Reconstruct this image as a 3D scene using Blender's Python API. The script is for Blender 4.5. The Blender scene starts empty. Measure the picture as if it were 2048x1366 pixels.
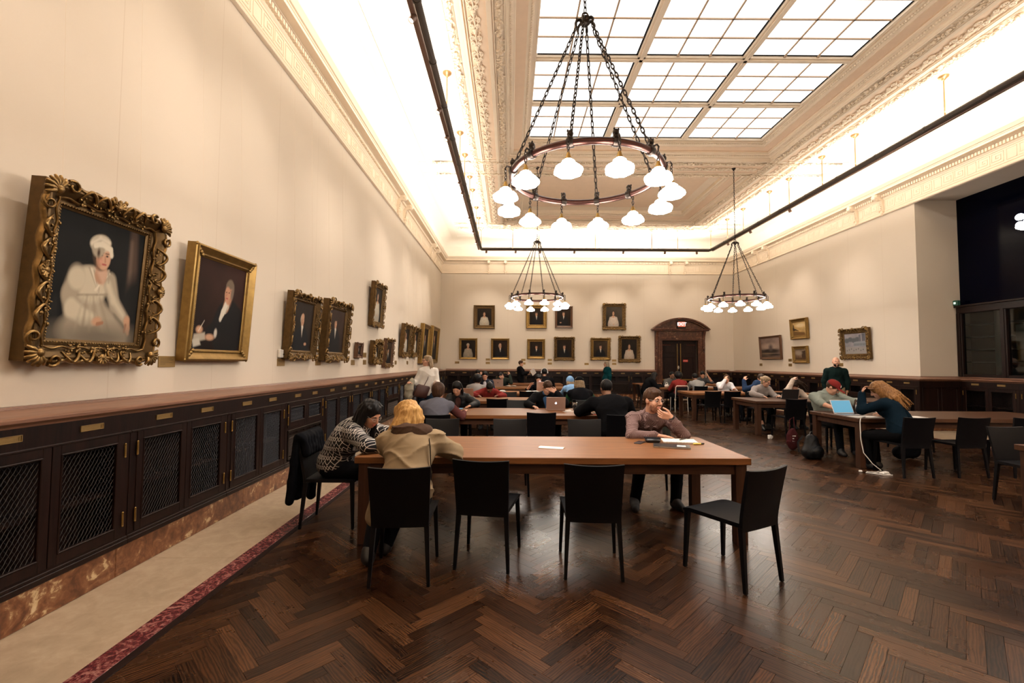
import bpy, math, random
import numpy as np
from mathutils import Vector, Matrix, Euler
random.seed(7)
SC = bpy.context.scene
COL = SC.collection
R = math.radians
# ------------------------------------------------------------------ camera, world, light, exposure
cd = bpy.data.cameras.new('camera'); cd.lens = 16.0; cd.sensor_width = 36.0; cd.clip_start = 0.05; cd.clip_end = 100
cam = bpy.data.objects.new('camera', cd); COL.objects.link(cam); SC.camera = cam
_p, _y, _r = R(2.64), R(0.2), R(0.27)
_fw = Vector((math.sin(_y)*math.cos(_p), math.cos(_y)*math.cos(_p), math.sin(_p)))
_r0 = Vector((math.cos(_y), -math.sin(_y), 0)); _u0 = _r0.cross(_fw)
_rt = _r0*math.cos(_r) + _u0*math.sin(_r); _up = -_r0*math.sin(_r) + _u0*math.cos(_r)
_m = Matrix((_rt, _up, -_fw)).transposed().to_4x4(); _m.translation = (0, 0, 1.57)
cam.matrix_world = _m
w = bpy.data.worlds.new('world'); SC.world = w; w.use_nodes = True
w.node_tree.nodes['Background'].inputs[0].default_value = (0.01, 0.012, 0.02, 1)
w.node_tree.nodes['Background'].inputs[1].default_value = 0.3
vs = SC.view_settings
vs.view_transform = 'Standard'; vs.look = 'None'; vs.gamma = 1.0; vs.use_curve_mapping = False
vs.exposure = 0.50
SC.cycles.max_bounces = 6; SC.cycles.diffuse_bounces = 4; SC.cycles.glossy_bounces = 3
SC.cycles.transmission_bounces = 6; SC.cycles.transparent_max_bounces = 8; SC.cycles.caustics_reflective = False
SC.cycles.caustics_refractive = False; SC.cycles.sample_clamp_indirect = 4.0

def area_light(name, loc, size, size_y, rot, energy, color):
    l = bpy.data.lights.new(name, 'AREA'); l.shape = 'RECTANGLE'; l.size = size; l.size_y = size_y
    l.energy = energy; l.color = color
    o = bpy.data.objects.new(name, l); COL.objects.link(o); o.location = loc; o.rotation_euler = rot
    return o
def spot_light(name, loc, target, energy, color, angle=46, blend=1.0, radius=0.03):
    l = bpy.data.lights.new(name, 'SPOT'); l.energy = energy; l.color = color; l.spot_size = R(angle)
    l.spot_blend = blend; l.shadow_soft_size = radius
    o = bpy.data.objects.new(name, l); COL.objects.link(o); o.location = loc
    o.rotation_euler = (Vector(target)-Vector(loc)).to_track_quat('-Z', 'Y').to_euler()
    return o
WARM = (1.0, 0.80, 0.56)
COVE = (1.0, 0.91, 0.80)
UP_E = 330.0
# cove lamps lying in the hung trough, shining up
area_light('cove_lamp', (-1.27, 8.3, 6.27), 0.08, 20.0, (0, R(180-32), 0), UP_E, COVE)
area_light('cove_lamp', (8.14, 8.3, 6.27), 0.08, 20.0, (0, R(180+32), 0), UP_E, COVE)
area_light('cove_lamp', (3.43, 18.36, 6.27), 9.0, 0.08, (R(180-32), 0, 0), UP_E*0.75, COVE)
area_light('cove_lamp', (3.43, -1.66, 6.27), 9.0, 0.08, (R(180+32), 0, 0), UP_E*0.75, COVE)
# ------------------------------------------------------------------ helpers
def tag(o, label=None, cat=None, group=None, kind=None):
    if label: o['label'] = label
    if cat: o['category'] = cat
    if group: o['group'] = group
    if kind: o['kind'] = kind
    return o
def empty(name, loc=(0, 0, 0), rz=0.0, parent=None):
    o = bpy.data.objects.new(name, None); COL.objects.link(o); o.location = loc; o.rotation_euler = (0, 0, rz)
    o.empty_display_size = 0.1
    if parent: o.parent = parent
    return o
def thing(name, label, cat, loc=(0, 0, 0), rz=0.0, group=None):
    return tag(empty(name, loc, rz), label, cat, group)
def children(o):
    return list(o.children)
def link_mesh(name, me, mat=None, parent=None, loc=None, rot=None):
    if mat is not None and not me.materials:
        for m in (mat if isinstance(mat, (list, tuple)) else [mat]): me.materials.append(m)
    o = bpy.data.objects.new(name, me); COL.objects.link(o)
    if parent is not None: o.parent = parent
    if loc is not None: o.location = loc
    if rot is not None: o.rotation_euler = rot
    return o
def copy_tree(o, parent=None):
    c = o.copy(); COL.objects.link(c)
    if parent is not None: c.parent = parent
    for ch in list(o.children): copy_tree(ch, c)
    return c
class MB:
    def __init__(s): s.v = []; s.f = []; s.uv = None; s.mi = []
    def add(s, vs_, fs, M=None, mi=0):
        b = len(s.v)
        if M is not None: vs_ = [tuple(M @ Vector(p)) for p in vs_]
        s.v += [tuple(p) for p in vs_]; s.f += [tuple(i+b for i in f) for f in fs]; s.mi += [mi]*len(fs)
    def box(s, x0, x1, y0, y1, z0, z1, M=None, b=0.0, mi=0):
        if x0 > x1: x0, x1 = x1, x0
        if y0 > y1: y0, y1 = y1, y0
        if z0 > z1: z0, z1 = z1, z0
        if b <= 0:
            vs_ = [(x, y, z) for z in (z0, z1) for y in (y0, y1) for x in (x0, x1)]
            s.add(vs_, [(0, 2, 3, 1), (4, 5, 7, 6), (0, 1, 5, 4), (2, 6, 7, 3), (0, 4, 6, 2), (1, 3, 7, 5)], M, mi); return
        b = min(b, (x1-x0)*.45, (y1-y0)*.45, (z1-z0)*.45)
        P = {}; vs_ = []
        for ix in (0, 1):
            for iy in (0, 1):
                for iz in (0, 1):
                    X = (x0, x1)[ix]; Y = (y0, y1)[iy]; Z = (z0, z1)[iz]
                    dx = b*(1, -1)[ix]; dy = b*(1, -1)[iy]; dz = b*(1, -1)[iz]
                    for ax, q in enumerate(((X, Y+dy, Z+dz), (X+dx, Y, Z+dz), (X+dx, Y+dy, Z))):
                        P[ix, iy, iz, ax] = len(vs_); vs_.append(q)
        F = []
        for ax in range(3):
            o1, o2 = [(1, 2), (0, 2), (0, 1)][ax]
            for sd in (0, 1):
                idx = []
                for (a, c) in ((0, 0), (1, 0), (1, 1), (0, 1)):
                    k = [0, 0, 0]; k[ax] = sd; k[o1] = a; k[o2] = c
                    idx.append(P[k[0], k[1], k[2], ax])
                F.append(tuple(idx))
        for ax in range(3):      # edges along ax
            o1, o2 = [(1, 2), (0, 2), (0, 1)][ax]
            for a in (0, 1):
                for c in (0, 1):
                    k = [0, 0, 0]; k[o1] = a; k[o2] = c
                    k0 = list(k); k0[ax] = 0; k1 = list(k); k1[ax] = 1
                    F.append((P[k0[0], k0[1], k0[2], o1], P[k1[0], k1[1], k1[2], o1], P[k1[0], k1[1], k1[2], o2], P[k0[0], k0[1], k0[2], o2]))
        for ix in (0, 1):
            for iy in (0, 1):
                for iz in (0, 1):
                    F.append((P[ix, iy, iz, 0], P[ix, iy, iz, 1], P[ix, iy, iz, 2]))
        c = Vector(((x0+x1)/2, (y0+y1)/2, (z0+z1)/2)); G = []
        for f in F:
            p = [Vector(vs_[i]) for i in f]; n = (p[1]-p[0]).cross(p[2]-p[0]); m = sum(p, Vector())/len(p)
            G.append(f if n.dot(m-c) > 0 else f[::-1])
        s.add(vs_, G, M, mi)
    def tube(s, pts, rad, n=8, M=None, cap=True, closed=False, mi=0, flat=1.0):
        pts = [Vector(p) for p in pts]; N = len(pts)
        if not isinstance(rad, (list, tuple)): rad = [rad]*N
        vs_ = []; up = None
        for i in range(N):
            if closed: t = pts[(i+1) % N]-pts[i-1]
            else: t = pts[min(i+1, N-1)]-pts[max(i-1, 0)]
            t.normalize()
            if up is None:
                up = Vector((0, 0, 1)) if abs(t.z) < .9 else Vector((1, 0, 0))
            a = t.cross(up)
            if a.length < 1e-5: a = t.orthogonal()
            a.normalize(); b = a.cross(t); b.normalize(); up = b
            for k in range(n):
                th = 2*math.pi*k/n
                vs_.append(pts[i] + (a*math.cos(th)*flat + b*math.sin(th))*rad[i])
        F = []
        for i in range(N if closed else N-1):
            j = (i+1) % N
            for k in range(n):
                F.append((i*n+k, i*n+(k+1) % n, j*n+(k+1) % n, j*n+k))
        if cap and not closed:
            F.append(tuple(range(n))[::-1]); F.append(tuple((N-1)*n+k for k in range(n)))
        s.add(vs_, F, M, mi)
    def lathe(s, prof, n=16, M=None, mi=0, wob=None):
        vs_ = []; N = len(prof)
        for i, (r, z) in enumerate(prof):
            for k in range(n):
                th = 2*math.pi*k/n; rr = r*(1 if wob is None else wob(i, th))
                vs_.append((rr*math.cos(th), rr*math.sin(th), z))
        F = [(i*n+k, i*n+(k+1) % n, (i+1)*n+(k+1) % n, (i+1)*n+k) for i in range(N-1) for k in range(n)]
        F.append(tuple(range(n))[::-1]); F.append(tuple((N-1)*n+k for k in range(n)))
        s.add(vs_, F, M, mi)
    def ell(s, c, r, n=8, m=5, M=None, mi=0):
        vs_ = [(c[0], c[1], c[2]-r[2])]
        for i in range(1, m):
            ph = math.pi*i/m - math.pi/2
            for k in range(n):
                th = 2*math.pi*k/n
                vs_.append((c[0]+r[0]*math.cos(ph)*math.cos(th), c[1]+r[1]*math.cos(ph)*math.sin(th), c[2]+r[2]*math.sin(ph)))
        vs_.append((c[0], c[1], c[2]+r[2])); T = len(vs_)-1
        F = [(0, 1+(k+1) % n, 1+k) for k in range(n)]
        for i in range(m-2):
            for k in range(n):
                a = 1+i*n+k; b2 = 1+i*n+(k+1) % n
                F.append((a, b2, b2+n, a+n))
        F += [(1+(m-2)*n+k, 1+(m-2)*n+(k+1) % n, T) for k in range(n)]
        s.add(vs_, F, M, mi)
    def sweep(s, prof, path, M=None, closed=False, mi=0):
        """prof: list of (out, z); path: list of (x,y) corners, out = to the left of travel"""
        P = [Vector((p[0], p[1])) for p in path]; N = len(P); rings = []
        for i in range(N):
            if closed or 0 < i < N-1:
                d0 = (P[i]-P[i-1]).normalized(); d1 = (P[(i+1) % N]-P[i]).normalized()
            else:
                d0 = d1 = ((P[1]-P[0]) if i == 0 else (P[-1]-P[-2])).normalized()
            n0 = Vector((-d0.y, d0.x)); n1 = Vector((-d1.y, d1.x)); b = (n0+n1).normalized()
            k = 1/max(.2, b.dot(n0)); rings.append((P[i], b*k))
        m = len(prof); vs_ = []
        for (p, b) in rings:
            for (o, z) in prof: vs_.append((p.x+b.x*o, p.y+b.y*o, z))
        F = []
        for i in range(N if closed else N-1):
            j = (i+1) % N
            for k in range(m-1): F.append((i*m+k, j*m+k, j*m+k+1, i*m+k+1))
        if not closed:
            F.append(tuple(range(m))); F.append(tuple((N-1)*m+k for k in range(m))[::-1])
        s.add(vs_, F, M, mi)
    def prism(s, poly, z0, z1, M=None, mi=0):
        n = len(poly); vs_ = [(x, y, z0) for x, y in poly]+[(x, y, z1) for x, y in poly]
        F = [tuple(range(n))[::-1], tuple(range(n, 2*n))]+[(i, (i+1) % n, n+(i+1) % n, n+i) for i in range(n)]
        s.add(vs_, F, M, mi)
    def grid(s, fn, nu, nv, M=None, mi=0, closed_u=False):
        vs_ = [fn(i/(nu if closed_u else nu-1) if nu > 1 else 0, j/(nv-1)) for j in range(nv) for i in range(nu)]
        F = []
        for j in range(nv-1):
            for i in range(nu if closed_u else nu-1):
                a = j*nu+i; b = j*nu+(i+1) % nu; F.append((a, b, b+nu, a+nu))
        s.add(vs_, F, M, mi)
    def mesh(s, name, smooth=None):
        me = bpy.data.meshes.new(name); me.from_pydata(s.v, [], s.f)
        if any(s.mi): me.polygons.foreach_set('material_index', s.mi)
        if s.uv is not None:
            l = me.uv_layers.new(name='UVMap'); l.data.foreach_set('uv', np.asarray(s.uv, 'f').ravel())
        if smooth is not None:
            me.polygons.foreach_set('use_smooth', [True]*len(me.polygons))
            if smooth < 180: me.set_sharp_from_angle(angle=R(smooth))
        me.update(); return me
    def build(s, name, mat=None, parent=None, loc=None, rot=None, smooth=None):
        return link_mesh(name, s.mesh(name, smooth), mat, parent, loc, rot)
def T(x=0, y=0, z=0, rx=0, ry=0, rz=0, s=1):
    return Matrix.Translation((x, y, z)) @ Euler((rx, ry, rz)).to_matrix().to_4x4() @ Matrix.Scale(s, 4)
def text_mesh(txt, size, depth=0.002, bold=0.0):
    c = bpy.data.curves.new('text', 'FONT'); c.body = txt; c.size = size; c.extrude = depth/2; c.align_x = 'CENTER'; c.align_y = 'CENTER'
    c.offset = bold; c.resolution_u = 3
    o = bpy.data.objects.new('text', c); COL.objects.link(o)
    dg = bpy.context.evaluated_depsgraph_get()
    me = bpy.data.meshes.new_from_object(o.evaluated_get(dg))
    bpy.data.objects.remove(o); bpy.data.curves.remove(c)
    return me
# ------------------------------------------------------------------ materials
class NT:
    def __init__(s, name):
        s.m = bpy.data.materials.new(name); s.m.use_nodes = True; s.t = s.m.node_tree; s.n = s.t.nodes
        s.b = s.n['Principled BSDF']
    def node(s, ty, **kw):
        n = s.n.new(ty)
        for k, v in kw.items(): setattr(n, k, v)
        return n
    def link(s, a, b): s.t.links.new(a, b)
    def val(s, sock, v):
        if hasattr(v, 'is_output') or isinstance(v, bpy.types.NodeSocket): s.link(v, sock)
        else: sock.default_value = v
    def math(s, op, a, b=0.0, c=None):
        n = s.node('ShaderNodeMath', operation=op); s.val(n.inputs[0], a); s.val(n.inputs[1], b)
        if c is not None: s.val(n.inputs[2], c)
        return n.outputs[0]
    def mix(s, f, a, b, mode='MIX'):
        n = s.node('ShaderNodeMix', data_type='RGBA', blend_type=mode); s.val(n.inputs[0], f)
        s.val(n.inputs[6], a if not isinstance(a, tuple) else (*a, 1)); s.val(n.inputs[7], b if not isinstance(b, tuple) else (*b, 1))
        return n.outputs[2]
    def ramp(s, f, stops):
        n = s.node('ShaderNodeValToRGB'); e = n.color_ramp.elements
        while len(e) < len(stops): e.new(0.5)
        for k, (p, c) in enumerate(stops):
            e[k].position = p; e[k].color = (*c, 1) if len(c) == 3 else c
        s.link(f, n.inputs[0]); return n.outputs[0]
    def noise(s, vec, scale, detail=4, rough=.55, dist=0.0, out=0):
        n = s.node('ShaderNodeTexNoise'); n.inputs['Scale'].default_value = scale; n.inputs['Detail'].default_value = detail
        n.inputs['Roughness'].default_value = rough; n.inputs['Distortion'].default_value = dist
        if vec is not None: s.link(vec, n.inputs['Vector'])
        return n.outputs[out]
    def coord(s, k='Object'): return s.node('ShaderNodeTexCoord').outputs[k]
    def map(s, vec, scale=(1, 1, 1), loc=(0, 0, 0), rot=(0, 0, 0)):
        n = s.node('ShaderNodeMapping'); s.link(vec, n.inputs[0]); n.inputs['Scale'].default_value = scale
        n.inputs['Location'].default_value = loc; n.inputs['Rotation'].default_value = rot; return n.outputs[0]
    def bump(s, h, strength=.3, dist=.01):
        n = s.node('ShaderNodeBump'); n.inputs['Strength'].default_value = strength; n.inputs['Distance'].default_value = dist
        s.link(h, n.inputs['Height']); s.link(n.outputs[0], s.b.inputs['Normal'])
    def out(s, color=None, rough=.5, metal=0.0, spec=None, coat=None, emit=None, estr=0.0):
        if color is not None: s.val(s.b.inputs['Base Color'], (*color, 1) if isinstance(color, tuple) and len(color) == 3 else color)
        s.val(s.b.inputs['Roughness'], rough); s.b.inputs['Metallic'].default_value = metal
        if spec is not None: s.b.inputs['Specular IOR Level'].default_value = spec
        if coat: s.b.inputs['Coat Weight'].default_value = coat; s.b.inputs['Coat Roughness'].default_value = .15
        if emit is not None:
            s.b.inputs['Emission Color'].default_value = (*emit, 1); s.b.inputs['Emission Strength'].default_value = estr
        return s.m
_MC = {}
def plain(name, color, rough=.6, metal=0.0, var=.12, scale=30, spec=None, bump=0.0, coat=None):
    if name in _MC: return _MC[name]
    n = NT(name); v = n.noise(n.coord(), scale, 3)
    c = n.mix(v, tuple(x*(1-var) for x in color), tuple(min(1, x*(1+var)) for x in color))
    if bump: n.bump(n.noise(n.coord(), scale*6, 2), bump, .002)
    _MC[name] = n.out(c, rough, metal, spec, coat); return _MC[name]
def emis(name, color, strength):
    if name in _MC: return _MC[name]
    n = NT(name); _MC[name] = n.out((.03, .03, .03), .5, emit=color, estr=strength); return _MC[name]
def wood(name, dark, light, scale=1.0, rough=.35, axis=0, coat=None, spec=None):
    n = NT(name); s = [14*scale]*3; s[axis] = 0.9*scale
    co = n.map(n.coord(), tuple(s)); v = n.noise(co, 1.6, 6, .6, 1.2)
    f = n.noise(n.map(n.coord(), tuple(x*6 for x in s)), 1.5, 3)
    v2 = n.math('ADD', n.math('MULTIPLY', v, .75), n.math('MULTIPLY', f, .25))
    c = n.ramp(v2, [(.3, dark), (.72, light)])
    n.bump(f, .06, .002)
    return n.out(c, rough, coat=coat, spec=spec)
def fabric(name, color, rough=.9, var=.15, scale=200):
    if name in _MC: return _MC[name]
    n = NT(name); v = n.noise(n.coord(), scale, 2); v2 = n.noise(n.coord(), 9, 3)
    a = n.math('ADD', n.math('MULTIPLY', v, .5), n.math('MULTIPLY', v2, .5))
    c = n.mix(a, tuple(x*(1-2*var) for x in color), tuple(min(1, x*(1+2*var)) for x in color))
    n.bump(v, .15, .002); _MC[name] = n.out(c, rough, spec=.08); return _MC[name]
def vcol(name='painted_canvas'):
    if name in _MC: return _MC[name]
    n = NT(name); a = n.node('ShaderNodeAttribute', attribute_name='Col'); v = n.noise(n.coord(), 300, 2)
    c = n.mix(n.math('MULTIPLY', v, .35), a.outputs[0], n.mix(.5, a.outputs[0], (0, 0, 0)))
    n.bump(v, .1, .001); _MC[name] = n.out(c, .62, spec=.12); return _MC[name]
M_WALL = None
def mk_wall(name, seam_axis):
    n = NT(name); co = n.coord(); sx = n.node('ShaderNodeSeparateXYZ'); n.link(co, sx.inputs[0])
    u = n.math('MODULO', n.math('ADD', sx.outputs[seam_axis], 30.0), 1.22)
    seam = n.math('LESS_THAN', n.math('ABSOLUTE', n.math('SUBTRACT', u, .6)), .004)
    weave = n.noise(co, 260, 2); big = n.noise(co, .7, 3)
    c = n.mix(big, (.64, .565, .475), (.69, .615, .52))
    c = n.mix(n.math('MULTIPLY', weave, .28), c, (.62, .5, .37)); c = n.mix(n.math('MULTIPLY', seam, .3), c, (.45, .34, .24))
    n.bump(weave, .12, .003); return n.out(c, .85, spec=.15)
M_WALLY = mk_wall('cream_wall_cloth', 1); M_WALLX = mk_wall('cream_wall_cloth_across', 0)
M_PLASTER = plain('cream_plaster', (.83, .70, .54), .7, var=.05, scale=6, bump=.05)
M_PLASTER_W = plain('pale_plaster', (.86, .80, .70), .75, var=.03, scale=4)
M_PLASTER_T = plain('tan_plaster', (.80, .61, .44), .75, var=.06, scale=6)
M_WOODZ = wood('dark_oak_upright', (.004, .0018, .0017), (.020, .0085, .0065), 1, .4, 2, spec=.2)
M_WOODY = wood('dark_oak_lengthwise', (.004, .0018, .0017), (.022, .0095, .007), 1, .4, 1, spec=.2)
M_WOODX = wood('dark_oak_across', (.004, .0018, .0017), (.022, .0095, .007), 1, .4, 0, spec=.2)
M_CAPY = wood('brown_oak_cap_lengthwise', (.10, .045, .027), (.24, .115, .07), 1, .38, 1)
M_CAPX = wood('brown_oak_cap_across', (.10, .045, .027), (.24, .115, .07), 1, .38, 0)
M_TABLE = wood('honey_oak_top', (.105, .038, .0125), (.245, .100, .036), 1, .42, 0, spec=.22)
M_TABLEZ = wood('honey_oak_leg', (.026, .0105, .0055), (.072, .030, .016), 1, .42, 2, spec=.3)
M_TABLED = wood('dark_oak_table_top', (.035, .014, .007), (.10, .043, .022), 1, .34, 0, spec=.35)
M_TABLEDZ = wood('dark_oak_table_leg', (.04, .017, .010), (.10, .045, .026), 1, .4, 2)
M_DARK = plain('near_black', (.002, .002, .003), .9)
M_LEATHER = plain('black_leather', (.0015, .0015, .0025), .45, var=.3, scale=60, spec=.22, bump=.08)
M_LEATHER_E = plain('black_leather_edge', (.02, .019, .02), .5)
M_BRASS = plain('aged_brass', (.35, .22, .07), .38, 1.0, var=.25)
M_BRASSP = plain('brass_plaque', (.30, .19, .07), .45, .6, var=.2, scale=120)
M_BRONZE = plain('brown_bronze', (.055, .022, .017), .32, .85, var=.2)
M_IRON = plain('dark_iron', (.03, .022, .018), .4, .85, var=.3)
M_MESHWIRE = plain('wire_mesh_metal', (.03, .03, .034), .4, .8)
def stone(name, stops, scale, dist=1.5, rough=.3, vein=None):
    n = NT(name); co = n.coord(); wv = n.noise(co, scale, 6, .62, dist); w2 = n.noise(co, scale*3.1, 4, .6, .8)
    m = n.math('ADD', n.math('MULTIPLY', wv, .7), n.math('MULTIPLY', w2, .3)); c = n.ramp(m, stops)
    if vein:
        v = n.node('ShaderNodeTexVoronoi', feature='DISTANCE_TO_EDGE'); v.inputs['Scale'].default_value = vein[0]
        mp = n.node('ShaderNodeVectorMath', operation='ADD'); n.link(co, mp.inputs[0])
        nn = n.node('ShaderNodeTexNoise'); nn.inputs['Scale'].default_value = vein[0]*1.2; n.link(co, nn.inputs[0])
        sc = n.node('ShaderNodeVectorMath', operation='SCALE'); n.link(nn.outputs[1], sc.inputs[0]); sc.inputs['Scale'].default_value = .35
        n.link(sc.outputs[0], mp.inputs[1]); n.link(mp.outputs[0], v.inputs['Vector'])
        c = n.mix(n.ramp(v.outputs['Distance'], [(.0, (.8,)*3), (vein[2], (0, 0, 0))]), c, vein[1])
    return n.out(c, rough)
M_LIME = stone('limestone', [(.3, (.27, .20, .135)), (.5, (.34, .255, .175)), (.7, (.41, .32, .225))], 5.5, .9, .5)
M_RED = stone('red_breccia_marble', [(.34, (.035, .006, .009)), (.5, (.11, .02, .022)), (.6, (.30, .13, .11)), (.7, (.5, .34, .29))], 16, 2.2, .25)
M_BROWNM = stone('brown_breccia_marble', [(.38, (.075, .026, .012)), (.50, (.17, .066, .028)), (.565, (.24, .115, .055)), (.60, (.50, .36, .20)), (.68, (.60, .46, .29))], 6.5, 1.3, .3)
M_PORTM = stone('brown_portal_marble', [(.38, (.038, .011, .006)), (.53, (.095, .032, .016)), (.60, (.15, .065, .034)), (.64, (.36, .24, .15)), (.72, (.42, .30, .2))], 5.0, 1.3, .3)
# ------------------------------------------------------------------ the room
X0, X1, Y0, Y1, ZC = -3.11, 9.98, -3.6, 20.3, 7.0
AL0, AL1, AX, AZ = 4.6, 11.06, 10.95, 5.63        # alcove in the right wall
FB = -2.85                                         # face of the marble base and cabinets, left
FR = 9.72                                          # same, right
FK = 20.04                                         # same, back
def structure(name, mb, mat, smooth=None):
    return tag(mb.build(name, mat, smooth=smooth), kind='structure')
# ---- floor
n = NT('oak_herringbone'); uvn = n.node('ShaderNodeUVMap'); uvn.uv_map = 'UVMap'
su = n.node('ShaderNodeSeparateXYZ'); n.link(uvn.outputs[0], su.inputs[0])
cell = n.node('ShaderNodeCombineXYZ'); n.link(n.math('FLOOR', n.math('DIVIDE', su.outputs[0], 10.0)), cell.inputs[0])
oi = n.node('ShaderNodeObjectInfo'); n.link(oi.outputs['Random'], cell.inputs[1])
wn = n.node('ShaderNodeTexWhiteNoise'); n.link(cell.outputs[0], wn.inputs[0])
off = n.node('ShaderNodeVectorMath', operation='ADD'); n.link(uvn.outputs[0], off.inputs[0])
osc = n.node('ShaderNodeVectorMath', operation='SCALE'); n.link(wn.outputs[1], osc.inputs[0]); osc.inputs['Scale'].default_value = 40
n.link(osc.outputs[0], off.inputs[1])
g = n.noise(n.map(off.outputs[0], (3.2, 24, 1)), 1.6, 6, .62, 1.8)
wv = n.node('ShaderNodeTexWave', wave_type='BANDS', bands_direction='Y'); n.link(n.map(off.outputs[0], (1.3, 9, 1)), wv.inputs[0])
wv.inputs['Scale'].default_value = 2.2; wv.inputs['Distortion'].default_value = 9; wv.inputs['Detail'].default_value = 3; wv.inputs['Detail Scale'].default_value = 1.4
fine = n.noise(n.map(off.outputs[0], (16, 260, 1)), 1.0, 2)
tone = n.ramp(wn.outputs[0], [(0, (.008, .003, .0016)), (.3, (.02, .0078, .0036)), (.75, (.045, .018, .008)), (1, (.09, .038, .016))])
k = n.math('ADD', n.math('MULTIPLY', g, .5), n.math('ADD', n.math('MULTIPLY', wv.outputs[0], .3), n.math('MULTIPLY', fine, .2)))
c = n.mix(n.ramp(k, [(.36, (0, 0, 0)), (.66, (1, 1, 1))]), n.mix(.55, tone, (.002, .001, .001)), n.mix(.12, tone, (.20, .085, .035)))
geo = n.node('ShaderNodeNewGeometry')
wear = n.noise(geo.outputs['Position'], 1.3, 5, .65)
n.bump(n.math('ADD', n.math('MULTIPLY', fine, .6), n.math('MULTIPLY', n.noise(geo.outputs['Position'], 4.0, 1), .45)), .10, .004)
rr = n.math('ADD', n.math('MULTIPLY', wear, .22), .17)
M_FLOOR = n.out(c, rr, spec=.22)
fm = MB(); fm.box(X0, 11.1, Y0, Y1, -.2, -.012); floor = structure('floor', fm, M_DARK)
FX0, FX1, FY0, FY1 = -1.98, 8.86, -2.5, 19.17
def clip_poly(P, ax, lim, keep_less):
    out = []
    for i in range(len(P)):
        a, b = P[i], P[(i+1) % len(P)]
        ia = (a[ax] <= lim) == keep_less; ib = (b[ax] <= lim) == keep_less
        if ia: out.append(a)
        if ia != ib:
            t = (lim-a[ax])/(b[ax]-a[ax]); out.append(tuple(a[q]+(b[q]-a[q])*t for q in range(4)))
    return out
PW, PL = .0762, 7
S2 = math.sqrt(.5)
planks = []
def to_world(u, v): return ((u-v)*S2*PW+0.22, (u+v)*S2*PW+2.86)
rngp = random.Random(3)
for band in range(-14, 14):
    for i in range(-130, 260):
        for kind in (0, 1):
            if kind == 0: u0, u1, v0, v1 = i+band*2*PL, i+PL+band*2*PL, i, i+1
            else: u0, u1, v0, v1 = i+band*2*PL, i+1+band*2*PL, i+1, i+1+PL
            cx, cy = to_world((u0+u1)/2, (v0+v1)/2)
            if not (FX0-.4 < cx < FX1+.4 and FY0-.4 < cy < FY1+.4): continue
            gp = .008
            cs = [(u0+gp, v0+gp), (u1-gp, v0+gp), (u1-gp, v1-gp), (u0+gp, v1-gp)]
            ofs = 10*rngp.randint(0, 4000)
            P = []
            for (u, v) in cs:
                x, y = to_world(u, v)
                P.append((x, y, (((u-u0) if kind == 0 else (v-v0))*PW)+ofs, ((v-v0) if kind == 0 else (u-u0))*PW))
            if kind == 1: P = P[:]
            for ax, lim, kl in ((0, FX0, False), (0, FX1, True), (1, FY0, False), (1, FY1, True)):
                P = clip_poly(P, ax, lim, kl)
                if len(P) < 3: break
            if len(P) < 3: continue
            dx, dy = cx, cy; infr = cy > 1.6 and abs(cx) < cy*1.16 and 1.57*910/(cy) < 690
            planks.append((cy if infr else 99+cy, cx, cy, P))
planks.sort(key=lambda p: p[0])
def plank_mesh(mb, P, z, cx=0, cy=0):
    b = len(mb.v); n_ = len(P); ch = .0012
    mx = sum(p[0] for p in P)/n_; my = sum(p[1] for p in P)/n_
    top = []
    for p in P:
        d = Vector((mx-p[0], my-p[1])); d = d.normalized()*ch if d.length > 0 else d
        top.append((p[0]+d.x-cx, p[1]+d.y-cy, z))
    mb.v += top + [(p[0]-cx, p[1]-cy, z-.0015) for p in P] + [(p[0]-cx, p[1]-cy, -.012) for p in P]
    mb.f.append(tuple(b+i for i in range(n_))); mb.mi.append(0)
    for i in range(n_): mb.uv.append((P[i][2], P[i][3]))
    for r_ in (0, 1):
        for i in range(n_):
            j = (i+1) % n_
            mb.f.append((b+r_*n_+i, b+(r_+1)*n_+i, b+(r_+1)*n_+j, b+r_*n_+j)); mb.mi.append(0)
            for q in (i, i, j, j): mb.uv.append((P[q][2], P[q][3]))
far = MB(); far.uv = []
for q, (_, cx, cy, P) in enumerate(planks):
    z = rngp.uniform(-.0004, .0004)
    if q < 300:
        mb = MB(); mb.uv = []; plank_mesh(mb, P, z, cx, cy); mb.build('plank', M_FLOOR, floor, (cx, cy, 0))
    else: plank_mesh(far, P, z)
tag(far.build('far_planks', M_FLOOR, floor), kind='stuff')
# straight oak edging, marble strip and limestone slabs round the room
def edging(parent):
    for (a, b, c, d) in ((-2.035, -1.985, FY0-.05, 19.22), (8.865, 8.915, FY0-.05, 19.22)):
        mb = MB(); mb.box(a, b, c, d, -.012, 0, b=.001); mb.build('oak_edging', M_WOODY, parent)
    mb = MB(); mb.box(-1.985, 8.865, 19.175, 19.225, -.012, 0, b=.001); mb.build('oak_edging', M_WOODX, parent)
edging(floor)
def slabs(name, mat, x0, x1, y0, y1, along, length, z, parent, b=.0015, z0=-.012, jit=0.0):
    rs = random.Random(int(abs(x0*100)+abs(y0*37)))
    lo, hi = (y0, y1) if along == 1 else (x0, x1); p = lo
    while p < hi-.01:
        q = min(hi, p+length*(1+rs.uniform(-jit, jit)))
        if hi-q < length*.3: q = hi
        mb = MB(); g = .001
        if along == 1: mb.box(x0, x1, p+g, q-g, z0, z, b=b)
        else: mb.box(p+g, q-g, y0, y1, z0, z, b=b)
        mb.build(name, mat, parent); p = q
slabs('marble_strip', M_RED, -2.175, -2.035, -2.7, 19.36, 1, 1.9, .002, floor, jit=.15)
slabs('limestone_slab', M_LIME, FB-.3, -2.175, 1.38-4.78, 20.2, 1, 1.78, .001, floor)
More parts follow.
